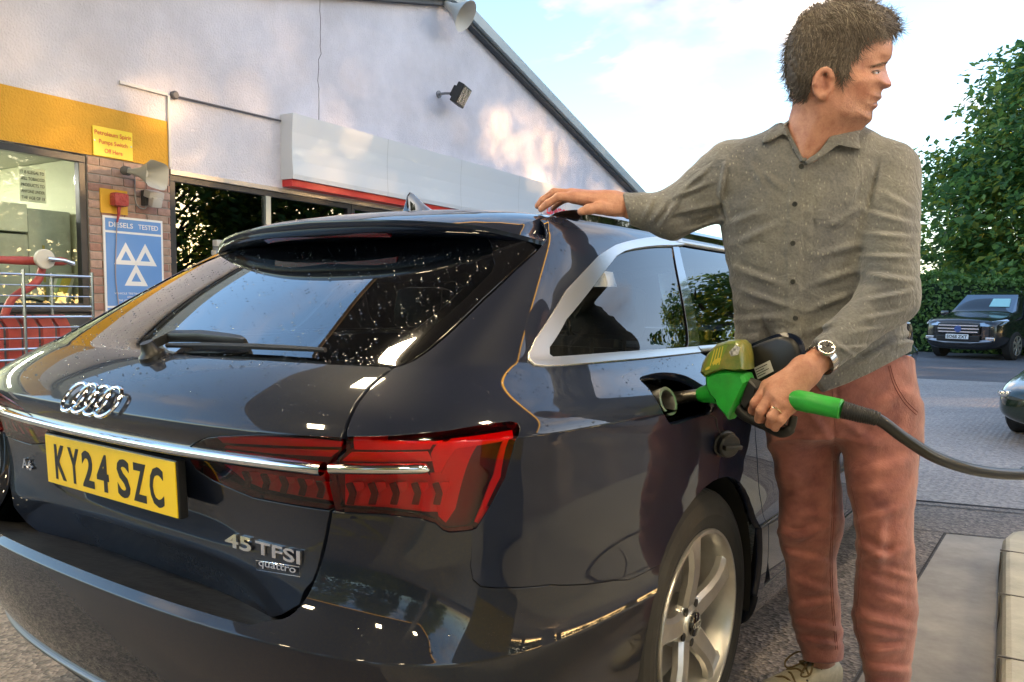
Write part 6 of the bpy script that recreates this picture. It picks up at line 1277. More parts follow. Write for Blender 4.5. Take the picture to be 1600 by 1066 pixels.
th = chain(X, Y, Z, [(R_(962, 326, -.022), .021), (R_(938, 325, -.046), .0155), (R_(920, 327, -.060), .0120), (R_(908, 331, -.064), .0098)], .008); fh = smin(fh, th, .008)
GX, GY = gpx(X, Y, Z)
for a, b in (((900, 304), (945, 314)), ((905, 311), (948, 319))): fh = fh-.0018*np.exp(-((GX-(a[0]+b[0])/2)**2/700+(GY-(a[1]+b[1])/2-.18*(GX-(a[0]+b[0])/2))**2/5))
V1, F1 = surface_nets(fh.astype(np.float32), ax1); V1 = unsh(smooth_mesh(V1, F1, 1))
DL = 1.795; set_sight(1230, 610, DL)
ax2, (X, Y, Z) = grid(((1155-800)/FPX*DL, (PCY-690)/FPX*DL, DL-.09), ((1320-800)/FPX*DL, (PCY-530)/FPX*DL, DL+.13), .0026)
Q_ = lambda px, py, dz: cf(px, py, DL+dz)
fh = cone(X, Y, Z, Q_(1300, 547, .045), Q_(1262, 577, .012), .032, .030)
mc2 = [(Q_(1199, 604, .012), .0140), (Q_(1206, 616, -.014), .0145), (Q_(1220, 628, -.024), .0140), (Q_(1236, 636, -.022), .0130)]
for m_, r_ in mc2: fh = smin(fh, cone(X, Y, Z, Q_(1258, 580, .008), m_, .027, r_+.003), .020)
fh = smin(fh, cone(X, Y, Z, Q_(1245, 590, .030), Q_(1212, 600, .045), .024, .018), .02)
fing = [[(mc2[0][0], .0140), (Q_(1180, 630, -.004), .0118), (Q_(1176, 641, .020), .0105), (Q_(1182, 645, .040), .009)], [(mc2[1][0], .0145), (Q_(1189, 642, -.026), .0120), (Q_(1186, 654, -.004), .0108), (Q_(1192, 656, .018), .009)],
        [(mc2[2][0], .0140), (Q_(1206, 651, -.036), .0116), (Q_(1203, 662, -.014), .0105), (Q_(1208, 663, .010), .009)], [(mc2[3][0], .0130), (Q_(1221, 656, -.034), .0102), (Q_(1211, 668, -.020), .0092), (Q_(1214, 670, .004), .008)]]
for g in fing: fh = smin(fh, chain(X, Y, Z, g, .004), .0045)
fh = smin(fh, chain(X, Y, Z, [(Q_(1240, 596, .045), .019), (Q_(1215, 612, .066), .0145), (Q_(1200, 628, .074), .012), (Q_(1190, 640, .072), .010)], .006), .008)
for (a, b, cx2, cy2) in ((0, 0, 1202, 607), (0, 0, 1210, 619), (0, 0, 1224, 631)): fh = fh-.0015*np.exp(-((gpx(X, Y, Z)[0]-cx2)**2+(gpx(X, Y, Z)[1]-cy2)**2)/60)
V2, F2 = surface_nets(fh.astype(np.float32), ax2); V2 = unsh(smooth_mesh(V2, F2, 1)); wr_in = unsh(Q_(1290, 553, .04)); MC2 = [unsh(np.array(m_[0])) for m_ in mc2]; RF = unsh(Q_(1206, 651, -.036))
W_A, W_B, W_M = unsh(Q_(1262, 582, .012)), unsh(Q_(1305, 545, .046)), unsh(Q_(1284, 561, .030))
# body under the clothes: trunk, arms and legs so that the skin is one figure
set_sight(1300, 560, 2.1)
T2 = GC([(196, 1232, 1330, 2.03, .060), (220, 1180, 1380, 2.03, .080), (280, 1150, 1390, 2.04, .095), (380, 1160, 1380, 2.07, .10), (480, 1175, 1390, 2.10, .10), (620, 1215, 1415, 2.14, .10), (680, 1225, 1420, 2.16, .08)])
L2 = GC([(640, 1225, 1300, 2.19, .07), (830, 1238, 1298, 2.26, .055), (1040, 1268, 1306, 2.42, .040)]); R2 = GC([(640, 1335, 1415, 2.15, .075), (830, 1352, 1414, 2.12, .06), (1085, 1370, 1405, 2.18, .042)])
ax3, (X, Y, Z) = grid((.26, -.95, 1.72), (1.14, .70, 2.40), .013)
fb = T2.sd(X, Y, Z)
for g in (L2, R2): fb = smin(fb, g.sd(X, Y, Z), .02)
fb = smin(fb, chain(X, Y, Z, [(cf(1160, 275, 2.05), .055), (cf(1052, 336, 2.065), .038), (cf(984, 327, 2.055), .026), (cf(975, 322, 2.06), .026)]), .03); fb = smin(fb, chain(X, Y, Z, [(cf(1380, 275, 2.03), .055), (cf(1389, 462, 1.94), .044), (cf(1296, 550, 1.87), .028), (cf(1280, 562, 1.85), .026)]), .03)
fb = smin(fb, cone(X, Y, Z, cf(1288, 150, 1.97), cf(1270, 240, 2.02), .055, .06), .03)
V3, F3 = surface_nets(fb.astype(np.float32), ax3); V3 = unsh(V3)
allV = np.concatenate([HV, V1, V2, V3]); o1, o2, o3 = len(HV), len(HV)+len(V1), len(HV)+len(V1)+len(V2); allF = np.concatenate([HF, F1+o1, F2+o2, F3+o3])
body = man_mesh('body', allV, allF, SKIN)
rng0 = np.random.default_rng(21)
# per-vertex skin tone: lips, stubble, cheeks, ears, brows, knuckles
set_sight(1308, 105, DH); sh_ = (allV[:, 2]-DH); vx = 800+(allV[:, 0]-sh_*SHR[0])*PM; vy = PCY-(allV[:, 1]-sh_*SHR[1])*PM
tint = np.ones((len(allV), 4), np.float32); ish = np.arange(len(allV)) < o1
def tadd(mask, col): tint[:, :3] *= (1-mask[:, None]*(1-np.array(col)))
gs = lambda x, y, sx, sy, ang=0: ish*np.exp(-(((vx-x)*math.cos(math.radians(ang))+(vy-y)*math.sin(math.radians(ang)))/sx)**2-((-(vx-x)*math.sin(math.radians(ang))+(vy-y)*math.cos(math.radians(ang)))/sy)**2)
tadd(.7*gs(1370, 160, 6, 3.2, -18), (.85, .62, .62)); tadd(.9*gs(1365, 161, 7.5, 1.2, -18), (.45, .35, .35)); tadd(gs(1340, 140, 26, 20)*.5, (1.0, .82, .80)); tadd(gs(1288, 130, 14, 24)*.6, (1.0, .78, .74)); tadd(gs(1387, 132, 9, 8)*.6, (1., .78, .75))
tadd(gs(1340, 182, 34, 14, 15)*.5, (.78, .80, .84)); tadd(gs(1374, 147, 6, 5)*.5, (.78, .78, .80)); tadd(.85*gs(1371, 101.5, 14, 2.6, -13), (.35, .30, .26)); tadd(.8*gs(1366.5, 110.5, 7.5, 1.3, -6), (.28, .22, .2)); tadd(.6*gs(1366, 114.5, 4.5, 2.0), (.75, .80, .85)); tadd(.9*gs(1369.5, 113.8, 2.0, 2.0), (.15, .14, .13))
tadd(.8*gs(1382, 137.5, 3.0, 1.4), (.4, .3, .3)); tadd(.4*gs(1292, 130, 5, 9), (.6, .45, .42))
rv = rng0.uniform(0, 1, len(allV)).astype(np.float32); beard = np.clip(gs(1345, 172, 30, 20, 12)+gs(1374, 148, 7, 6)+gs(1362, 182, 12, 10), 0, 1); tint[:, :3] *= (1-.30*beard*(rv > .45))[:, None]*np.array([1, 1, 1.02]); tint[:, :3] *= (.95+.08*rng0.uniform(0, 1, len(allV)))[:, None]
ca = body.data.color_attributes.new('tint', 'FLOAT_COLOR', 'POINT'); ca.data.foreach_set('color', tint.ravel())
# ---- hair: cap following the skull plus strands
HAIR = leaf_mat('hair_strands', [(.045, .033, .025), (.085, .064, .048), (.12, .092, .07), (.22, .18, .145)], .05); 
hairP = np.array(crom([np.array(p, float) for p in [(1396, 36), (1385, 44), (1366, 46), (1352, 50), (1346, 66), (1340, 84), (1330, 92), (1328, 106), (1322, 118), (1314, 124), (1310, 112), (1304, 104), (1292, 101), (1280, 106), (1273, 116), (1270, 132), (1268, 146), (1254, 151), (1238, 146), (1229, 122), (1227, 96), (1232, 60), (1246, 30), (1270, 10), (1300, 2), (1330, 2), (1362, 8), (1386, 20)]], 4, closed=True))
rng = np.random.default_rng(11)
TX, TY, TT, TD, TR_ = head_T
def head_z(px, py):
    i = np.clip(np.round((px-TX[0])/(TX[1]-TX[0])).astype(int), 0, len(TX)-1); j = np.clip(np.round((py-TY[0])/(TY[1]-TY[0])).astype(int), 0, len(TY)-1)
    u = np.clip((TR_[i, j]-TD[i, j])/TR_[i, j], 0, 1); return TT[i, j]*np.maximum(1-u**2.1, 0)**(1/2.1)
ax4, (X, Y, Z) = grid(((1215-800)/PM, (PCY-158)/PM, DH-.125), ((1408-800)/PM, (PCY+10)/PM, DH+.125), .0034)
PXh, PYh = np.broadcast_arrays(800+X[:, :, 0]*PM, PCY-Y[:, :, 0]*PM); dh = sdf_poly(PXh, PYh, hairP)/PM
from mathutils import noise as mnoise
ii = np.clip(np.round((PXh-TX[0])/(TX[1]-TX[0])).astype(int), 0, len(TX)-1); jj = np.clip(np.round((PYh-TY[0])/(TY[1]-TY[0])).astype(int), 0, len(TY)-1)
Th = TT[ii, jj]; lift = .010*np.clip(dh/.016, 0, 1)**.6; 
strk = .0022*np.sin((PXh*.55+PYh*.95)*.55+2.2*np.sin(PXh*.06)+1.5*np.sin(PYh*.11))+.0018*np.sin((PXh*.9-PYh*.35)*.33+1.7*np.sin(PYh*.09))
Rh = .075; uh = np.maximum((Rh-dh)/Rh, 0)[:, :, None]; Thh = (Th+lift+strk)[:, :, None]
big = sdf_poly(PXh, PYh, np.array([(1400, 40), (1392, 24), (1364, 10), (1330, 4), (1300, 3), (1270, 11), (1246, 31), (1232, 61), (1228, 97), (1230, 122), (1240, 150), (1300, 190), (1360, 150)], float))/PM
ub = np.maximum((Rh-big)/Rh, 0)[:, :, None]
f = ((ub**2.1+(np.abs(Z-DH)/Thh)**2.1)**(1/2.1)-1)*Rh
f = np.maximum(f, -dh[:, :, None]*.9)
V4, F4 = surface_nets(f.astype(np.float32), ax4); V4 = smooth_mesh(V4, F4, 1)
# strands
SV = []; SF_ = []; nst = 8000; cnt = 0
xs = np.concatenate([rng.uniform(1226, 1400, nst*4), rng.uniform(1350, 1400, nst)]); ys_ = np.concatenate([rng.uniform(0, 152, nst*4), rng.uniform(8, 50, nst)]); pm_ = rng.permutation(len(xs)); xs, ys_ = xs[pm_], ys_[pm_]; d_in = sdf_poly(xs, ys_, hairP); ok = d_in > 1.0; xs, ys_ = xs[ok][:nst], ys_[ok][:nst]
sidez = np.where(rng.uniform(0, 1, len(xs)) < .72, -1, 1)
for x, y, sg in zip(xs, ys_, sidez):
    # combing: forward over the crown, down at back and sides
    fwd = np.clip((70-y)/60, 0, 1)*np.clip((x-1240)/60, .2, 1); ang = (1-fwd)*math.radians(104+rng.normal(0, 9)+14*math.sin(x*.09+y*.05))+fwd*math.radians(16+rng.normal(0, 13)+22*math.sin(x*.07-y*.11))
    if x > 1355 and y < 50: ang = math.radians(48+rng.normal(0, 22))
    ln = rng.uniform(14, 32)*(1.15 if y < 60 else .85); px, py = x, y; lf = .0105+rng.uniform(0, .0045)*(1 if y < 70 else .5); pts = []
    cv = rng.normal(0, .018)
    for k in range(4):
        i = np.array([px]); zt = float(head_z(np.array([px]), np.array([py]))[0]) if k == 0 else zt; zt2 = float(head_z(np.array([px]), np.array([py]))[0]); zt = max(zt2, zt-.012)
        pts.append(np.array([(px-800)/PM, (PCY-py)/PM+ (.004+.006*rng.uniform()) * (1 if y < 30 else 0), DH+sg*(zt+lf*(1-.12*k))])); px += math.cos(ang)*ln/3; py += math.sin(ang)*ln/3; ang += cv*ln+.10
    wv = rng.uniform(.0007, .0015); b0 = len(SV)
    for k, p in enumerate(pts):
        q = wv*(1-k/3.4); t_ = pts[min(k+1, 3)]-pts[max(k-1, 0)]; nrm = np.cross(t_, [0, 0, 1.0]); nrm /= max(np.linalg.norm(nrm), 1e-9); SV += [p-nrm*q, p+np.array([0, 0, sg*q]), p+nrm*q]
    for k in range(3):
        a = b0+k*3; SF_ += [(a, a+1, a+4, a+3), (a+1, a+2, a+5, a+4)]
HVv = np.concatenate([V4, np.array(SV)]); HFf = [tuple(map(int, q)) for q in F4]+[tuple(i+len(V4) for i in q) for q in SF_]
hair = man_mesh('hair', unsh(HVv), HFf, HAIR); hair.data.materials.append(mat('hair_under', (.055, .041, .031), .7)); mi_ = np.zeros(len(hair.data.polygons), np.int32); mi_[:len(F4)] = 1; hair.data.polygons.foreach_set('material_index', mi_)
# wispy stray strands at the forehead and crown, brow hairs are tint
# eyebrow hairs, lash line and eyeball
bs = []; bf = []
for k in range(90):
    u = rng.uniform(0, 1); x = 1357+27*u; y = 105.5-7.5*u+rng.normal(0, 1.1); z = DH-float(head_z(np.array([x]), np.array([y]))[0])-.001; a = math.radians(-25+rng.normal(0, 18)); l_ = rng.uniform(3.5, 6.5); p0 = np.array([(x-800)/PM, (PCY-y)/PM, z]); p1 = p0+np.array([math.cos(a)*l_/PM, -math.sin(a)*l_/PM, -.0015]); nrm = np.array([.0004, .0005, 0]); b0 = len(bs); bs += [p0-nrm, p0+nrm, p1]; bf.append((b0, b0+1, b0+2))
man_mesh('eyebrow', unsh(np.array(bs)), bf, mat('brow_brown', (.05, .035, .025), .6))
def skin_pt(x, y, lift): return c2w(unsh(np.array([(x-800)/PM, (PCY-y)/PM, DH-float(head_z(np.array([x]), np.array([y]))[0])-lift])))
bm = bmesh.new(); add_tube(bm, [skin_pt(x, y, .0012) for x, y in ((1359, 113.4), (1363, 111.2), (1367, 110.4), (1371, 110.6), (1374, 111.6))], [.0004, .0010, .0012, .0010, .0005], 5); o = bm_obj('eyelashes', bm, mat('lash_dark', (.03, .02, .016), .6), man, loc=-M0)
bm = bmesh.new(); loft(bm, [[skin_pt(x, y0, .0008), skin_pt(x, (y0+y1)/2, .0018), skin_pt(x, y1, .0008)] for x, y0, y1 in ((1361, 113.6, 113.9), (1363.5, 112.6, 114.6), (1367, 112.0, 115.0), (1370.5, 112.0, 114.9), (1373, 112.6, 114.0))], cap=False, closed=False); eye = bm_obj('eye', bm, mat('eye_white', (.26, .22, .20), .2, coat=.6), man, smooth=True, loc=-M0)
bm = bmesh.new(); c_ = skin_pt(1370.2, 113.4, .0024); add_lathe(bm, c_, -Vector(ray(1370, 113)), [(.0022, 0), (.0020, .0004), (.0001, .0006)], 14, cap=False); bm_obj('iris', bm, mat('iris', (.05, .06, .06), .1, coat=1), eye)
# ---- shoes
CREAM = mat('shoe_cream', (.52, .47, .34), .6, var=(30, .25)); LACE = mat('lace_brown', (.16, .11, .045), .8); SOLE = mat('shoe_sole', (.40, .38, .33), .7)
def shoe(heel, toe, nm):
    heel = np.array(heel); toe = np.array(toe); t = (toe-heel)/np.linalg.norm(toe-heel); n_ = np.array([-t[1], t[0], 0]); L_ = np.linalg.norm(toe-heel)
    def ring(u, wd, z0, z1, fl=.0): 
        c = heel+t*(u*L_); return [c+n_*wd*math.cos(a)+np.array([0, 0, (z0+z1)/2+(z1-z0)/2*(1 if math.sin(a) > 0 else 1)*math.copysign(abs(math.sin(a))**.7, math.sin(a))]) for a in np.linspace(0, 2*PI, 18, endpoint=False)]
    bm = bmesh.new(); loft(bm, [ring(-.02, .018, .02, .06), ring(.03, .036, .02, .10), ring(.15, .040, .02, .115), ring(.30, .041, .02, .112), ring(.45, .044, .02, .095), ring(.65, .050, .02, .075), ring(.82, .050, .02, .062), ring(.95, .036, .02, .050), ring(1.0, .014, .02, .036)]); s = bm_obj(nm, bm, CREAM, man, smooth=True, loc=-M0)
    bm = bmesh.new(); loft(bm, [ring(-.03, .022, .004, .026), ring(.03, .040, .004, .03), ring(.3, .044, .004, .03), ring(.65, .054, .004, .028), ring(.85, .052, .004, .028), ring(.98, .034, .006, .028), ring(1.03, .012, .012, .026)]); bm_obj('sole', bm, SOLE, s, smooth=True)
    for k in range(5):
        u = .36+.085*k; zt = float(np.interp(u, [.3, .45, .65, .82], [.112, .095, .075, .062])); bm = bmesh.new(); c = heel+t*(u*L_); add_tube(bm, crom([c-n_*.034+np.array([0, 0, zt-.012])+t*.012*(-1)**k, c+np.array([0, 0, zt+.004]), c+n_*.034+np.array([0, 0, zt-.012])-t*.012*(-1)**k], 5), .0032, 5); bm_obj('lace', bm, LACE, s, smooth=True)
    for sg in (-1, 1):
        bm = bmesh.new(); c = heel+t*(.36*L_)+np.array([0, 0, .116]); add_tube(bm, crom([c, c+n_*.03*sg+t*.02+np.array([0, 0, .012]), c+n_*.05*sg+t*.05+np.array([0, 0, -.02]), c+n_*.025*sg+t*.06+np.array([0, 0, -.03]), c], 5), .0028, 5); bm_obj('lace', bm, LACE, s, smooth=True)
        bm = bmesh.new(); c = heel+t*(.5*L_); add_tube(bm, [c+n_*.042*sg+np.array([0, 0, .03])-t*.02, c+n_*.040*sg+np.array([0, 0, .075])+t*.01], .003, 5); bm_obj('shoe_stripe', bm, BLK, s)
    bm = bmesh.new(); c = heel+t*(.16*L_); rg = [[c+np.array([.036*math.cos(a), .036*math.sin(a), z_])+t*.01 for a in np.linspace(0, 2*PI, 16, endpoint=False)] for z_ in (.10, .16)]; loft(bm, rg); bm_obj('sock', bm, mat('sock_grey', (.32, .31, .26), .9, bump=(200, .6, .003)), s, smooth=True)
fl_ = at_depth(1290, 1040, 2.43); fr2 = at_depth(1388, 1090, 2.18)
hl = np.array([fl_[0], fl_[1], 0])+np.array([.02, .05, 0]); tl = hl+np.array([-.02, -.27, 0]); shoe(hl, hl+.29*np.array([-.52, -.85, 0]), 'shoe')
hr = np.array([fr2[0], fr2[1], 0])+np.array([.0, .06, 0]); shoe(hr, hr+.285*np.array([.05, -1.0, 0]), 'shoe')
# ---- wristwatch and ring
axw = c2w(W_A)-c2w(W_B); axw /= np.linalg.norm(axw); wmid = c2w(W_M)
r_, u_, a_ = frame_from(axw); r_, u_ = Vector(r_), Vector(u_)
wt = thing('wristwatch', 'steel wristwatch with black dial on the wrist by the nozzle', 'watch', tuple(wmid)); 
bm = bmesh.new(); W0 = Vector((0, 0, 0)); rr_ = .0365
for (rad, h) in (): pass
for k in range(26):
    a = 2*PI*k/26; c = (r_*math.cos(a)+u_*math.sin(a))*rr_; R = Matrix(((r_*(-math.sin(a))+u_*math.cos(a)), Vector(a_), (r_*math.cos(a)+u_*math.sin(a)))).transposed(); add_box(bm, c, (.0085, .019, .004), R, .001)
bm_obj('bracelet', bm, mat('watch_steel', (.45, .44, .42), .22, metal=1), wt)
fc = Vector(CAMP)-Vector(wmid); fc = fc-Vector(a_)*fc.dot(Vector(a_)); fc.normalize(); fc = (fc+Vector((0, 0, .55))).normalized(); fc = (fc-Vector(a_)*fc.dot(Vector(a_))).normalized()
bm = bmesh.new(); add_lathe(bm, fc*.0345, fc, [(.0185, 0), (.0205, .002), (.0205, .007), (.0185, .0095), (.017, .0095)], 32); bm_obj('case', bm, mat('watch_steel', (.45, .44, .42)), wt, smooth=True)
bm = bmesh.new(); add_lathe(bm, fc*.0441, fc, [(.0168, 0), (.0168, .0002)], 32); bm_obj('dial', bm, mat('watch_dial', (.01, .01, .012), .5), wt)
ra_, ua_, _ = frame_from(fc)
for k in range(12):
    a = 2*PI*k/12; d_ = Vector(ra_)*math.cos(a)+Vector(ua_)*math.sin(a); bm = bmesh.new(); add_tube(bm, [fc*.0446+d_*.0115, fc*.0446+d_*.0155], .0007, 4); bm_obj('hour_mark', bm, CHROME, wt)
for a, l_ in ((.9, .008), (2.6, .012)):
    d_ = Vector(ra_)*math.cos(a)+Vector(ua_)*math.sin(a); bm = bmesh.new(); add_tube(bm, [fc*.0449, fc*.0449+d_*l_], .0009, 4); bm_obj('hand', bm, CHROME, wt)
A_ = c2w(MC2[2]); B_ = c2w(RF); m_ = A_+(B_-A_)*.62; r_, u_, a_ = frame_from(B_-A_)
bm = bmesh.new(); add_tube(bm, [m_+np.array(r_)*.0138*math.cos(a)+np.array(u_)*.0138*math.sin(a) for a in np.linspace(0, 2*PI, 28, endpoint=False)], .0019, 6, closed=True); tag(bm_obj('finger_ring', bm, mat('ring_gold', (.75, .62, .40), .18, metal=1), smooth=True), 'plain metal wedding ring on the hand gripping the nozzle', 'ring')
# ---------------------------------------------------------------- fuel nozzle and hose (all in the upright plane through the filler)
NYP = 1.045
def NP_(px, py, dy=0.0): return on_plane(px, py, (0, NYP, 0), (.06, 1, 0))+np.array([0, dy, 0])
noz = thing('fuel_nozzle', 'green petrol nozzle with worn cover and steel spout in the filler', 'fuel nozzle', tuple(NP_(1150, 620))); NZ0 = Vector(NP_(1150, 620))
GRN = mat('nozzle_green', (.020, .36, .040), .38, coat=.3, bump=(40, .25, .004), var=(16, .3)); OLV = mat('nozzle_cover', (.24, .19, .035), .35, coat=.4, var=(22, .6, (.07, .16, .03)), bump=(30, .5, .006)); BRUB = mat('grip_black', (.012, .012, .012), .5, bump=(60, .3, .004))
def nz_prism(nm, px, hw, m, bev=.008, par=None, dy=0.0):
    P = [np.array(NP_(a, b))-np.array(NZ0) for a, b in px]; bm = bmesh.new(); c = np.mean(P, 0)
    rings = [[c+(p-c)*k+np.array([0, dy+d, 0]) for p in P] for k, d in ((.82, -hw), (.95, -hw*.8), (1, -hw*.4), (1, hw*.4), (.95, hw*.8), (.82, hw))]
    loft(bm, rings); return bm_obj(nm, bm, m, par or noz, smooth=True, sharp=35)
tip = np.array(NP_(1040, 623)); neck = np.array(NP_(1098, 617)); L = [tip-np.array(NZ0), np.array(NP_(1070, 620))-np.array(NZ0), neck-np.array(NZ0)]
bm = bmesh.new(); add_tube(bm, L, [.0135, .0145, .0155], 20); bm_obj('spout', bm, mat('spout_steel', (.55, .52, .46), .3, metal=1, var=(30, .3)), noz, smooth=True)
bm = bmesh.new(); q0 = np.array(NP_(1092, 617.5))-np.array(NZ0); q1 = np.array(NP_(1122, 613))-np.array(NZ0); add_tube(bm, [q0, q0+(q1-q0)*.15, q0+(q1-q0)*.6, q1], [.016, .019, .024, .030], 22); bm_obj('nozzle_collar', bm, GRN, noz, smooth=True)
nz_prism('nozzle_body', [(1108, 584), (1130, 577), (1150, 576), (1170, 582), (1175, 594), (1166, 614), (1157, 632), (1150, 644), (1144.5, 655), (1136, 644), (1127, 634), (1125, 624), (1116, 616), (1109, 602)], .036, GRN)
nz_prism('nozzle_cover', [(1101, 582), (1105, 566), (1112, 553), (1128, 536), (1146, 530.5), (1161, 531), (1168, 538), (1172, 556), (1173, 577), (1160, 580), (1140, 577), (1120, 583), (1108, 589)], .042, OLV)
DYF = -.0435
def sticker(px, m, nm, dy=DYF):
    V = [np.array(NP_(a, b, dy))-np.array(NZ0) for a, b in px]; mesh_obj(nm, V, [tuple(range(len(V)))], m, noz)
sticker([(1113, 575), (1121, 549), (1140, 538), (1148, 538), (1140, 556), (1134, 574), (1124, 577)], mat('sticker_green', (.16, .26, .03), .45), 'cover_sticker', -.0432)
def dsc(px, py, r, m):
    V = [np.array(NP_(px+r*math.cos(a), py+r*.55*math.sin(a)-r*.5*math.cos(a), DYF-.0006))-np.array(NZ0) for a in np.linspace(0, 2*PI, 18, endpoint=False)]; mesh_obj('sticker_dot', V, [tuple(range(18))], m, noz)
YD = mat('sticker_yellow', (.62, .50, .05), .5); dsc(1131, 563, 7, YD); dsc(1117, 574, 4, YD)
for k in range(4): sticker([(1120+k*4.5, 570-k*.5), (1127+k*4.2, 545-k*1.5), (1128.6+k*4.2, 545-k*1.5), (1121.6+k*4.5, 570-k*.5)], YD, 'sticker_line', DYF-.0005)
sticker([(1150, 549), (1160, 538), (1167, 542), (1164, 553), (1153, 556)], mat('sticker_white', (.60, .60, .58), .4, var=(120, .9, (.02, .02, .02))), 'torn_sticker', -.0436)
# grip, trigger guard, green swivel sleeve
g0, g1 = [np.array(NP_(*p))-np.array(NZ0) for p in ((1168, 602), (1256, 628))]
bm = bmesh.new(); add_tube(bm, [g0, g0+(g1-g0)*.3, g0+(g1-g0)*.7, g1], [.020, .017, .016, .020], 16); bm_obj('grip', bm, BRUB, noz, smooth=True)
bm = bmesh.new(); add_tube(bm, crom([np.array(NP_(*p))-np.array(NZ0) for p in ((1150, 618), (1152, 634), (1164, 648), (1188, 660), (1208, 671), (1224, 676), (1236, 668), (1240, 650))], 6), [.014]*20+[.012]*16+[.009]*7, 10); bm_obj('trigger_guard', bm, BRUB, noz, smooth=True)
bm = bmesh.new(); add_tube(bm, crom([np.array(NP_(*p))-np.array(NZ0) for p in ((1160, 622), (1180, 640), (1205, 655), (1228, 661))], 5), .007, 8); bm_obj('trigger', bm, BRUB, noz, smooth=True)
nz_prism('hand_guard', [(1158, 590), (1176, 592), (1188, 604), (1178, 628), (1168, 640), (1160, 632), (1166, 612)], .020, BRUB)
h0, h1 = [np.array(NP_(*p)) for p in ((1234, 622.5), (1316, 640))]; hv = h1-h0
bm = bmesh.new(); b0 = h0-np.array(NZ0); add_tube(bm, [b0, b0+hv*.03, b0+hv*.40, b0+hv*.42, b0+hv*.97, b0+hv], [.016, .0225, .0235, .0225, .0220, .018], 24); bm_obj('swivel_sleeve', bm, GRN, noz, smooth=True)
hose = thing('fuel_hose', 'black rubber fuel hose curving from nozzle to right frame edge', 'hose', tuple(h1)); H0 = h1
D1 = float((h1-CAMP)@_d)
path = [h1-H0]+[at_depth(a, b, d)-H0 for a, b, d in ((1345, 648, D1-.015), (1375, 657, D1-.03), (1415, 686, D1-.03), (1465, 716, D1-.015), (1530, 736, D1+.03), (1600, 741.5, D1+.08), (1660, 735, D1+.12))]+[np.array([2.30, .75, .95])-H0, np.array([2.46, .60, 1.35])-H0]
pp = crom(path, 10); bm = bmesh.new(); add_tube(bm, pp, .0125, 14); bm_obj('hose_tube', bm, mat('hose_rubber', (.010, .010, .011), .35, coat=.3), hose, smooth=True)
bm = bmesh.new(); n_ = 60; rr = []; ps = []
for k in range(n_+1):
    t = k/n_*19.0; i = int(t); ps.append(pp[i]+(pp[min(i+1, len(pp)-1)]-pp[i])*(t-i)); rr.append((.0185-.004*k/n_)+(.0014 if (k//2) % 2 else 0))
add_tube(bm, ps, rr, 16); bm_obj('hose_end_sleeve', bm, BRUB, hose, smooth=True, sharp=60)
# ---------------------------------------------------------------- other cars: smooth hull from cross sections
def hull(name, st, m, par, sub=2):
    """st: list of (y, half_width, z_bottom, z_belt, z_top, top_half_width) from nose to tail, nose towards -y"""
    bm = bmesh.new(); rings = []
    for (y, wd, zb, zm, zt, tw) in st:
        pts = [(0, zb), (wd*.7, zb), (wd*.97, zb+.10), (wd, (zb+zm)/2), (wd*.99, zm-.06), (wd*.95, zm), (tw+(wd*.95-tw)*.25, zm+(zt-zm)*.72), (tw, zt-.02), (tw*.6, zt+.012), (0, zt+.02)]
        ring = [(x, y, z) for x, z in pts]+[(-x, y, z) for x, z in pts[-2:0:-1]]; rings.append(ring)
    loft(bm, rings); o = bm_obj(name, bm, m, par, smooth=True, sharp=180)
    md = o.modifiers.new('sub', 'SUBSURF'); md.levels = sub; md.render_levels = sub; return o
BLACKP = mat('black_paint', (.010, .010, .012), .25, coat=1.0); DGLASS = mat('glass_dark', (.02, .025, .03), .05, coat=1, spec=.8)
fp = on_z(1496, 561); fa = math.radians(150.5-90)
ford = thing('parked_suv', 'black family SUV parked before the hedge with white front number plate', 'car', tuple(fp))
fdir = math.radians(24)                          # nose turned towards the camera and to the left
ford.rotation_euler = (0, 0, -fdir+.10)
SUV = [(.0, .62, .30, .80, .86, .5), (.02, .80, .24, .86, .92, .62), (.22, .90, .22, .92, .99, .70), (.70, .92, .24, .98, 1.06, .74), (1.08, .92, .25, 1.02, 1.12, .74), (1.20, .92, .25, 1.04, 1.20, .72), (1.62, .92, .25, 1.06, 1.56, .62), (1.95, .92, .25, 1.07, 1.64, .60), (2.9, .92, .25, 1.09, 1.66, .60), (3.8, .91, .26, 1.12, 1.60, .58), (4.3, .88, .30, 1.12, 1.35, .56), (4.5, .80, .36, 1.0, 1.08, .5)]
hull('suv_body', SUV, BLACKP, ford)
def quad_obj(nm, pts, m, par, th=(0, -.012, 0)):
    bm = bmesh.new(); n = len(pts); loft(bm, [[Vector(p) for p in pts], [Vector(p)+Vector(th) for p in pts]]); return bm_obj(nm, bm, m, par)
WSG = glass_mat('windscreen_glass', (.06, .08, .09), 1.6, 2.6)
quad_obj('windscreen', [(-.70, 1.13, 1.115), (.70, 1.13, 1.115), (.74, 1.24, 1.16), (.60, 1.66, 1.565), (-.60, 1.66, 1.565), (-.74, 1.24, 1.16)], mat('windscreen_mirror', (.30, .34, .38), .04, metal=.9), ford, (0, -.03, .012))
quad_obj('windscreen_sign', [(.10, 1.30, 1.26), (.56, 1.30, 1.26), (.50, 1.52, 1.46), (.10, 1.52, 1.46)], mat('screen_card', (.35, .62, .62), .5), ford, (0, -.04, .02))
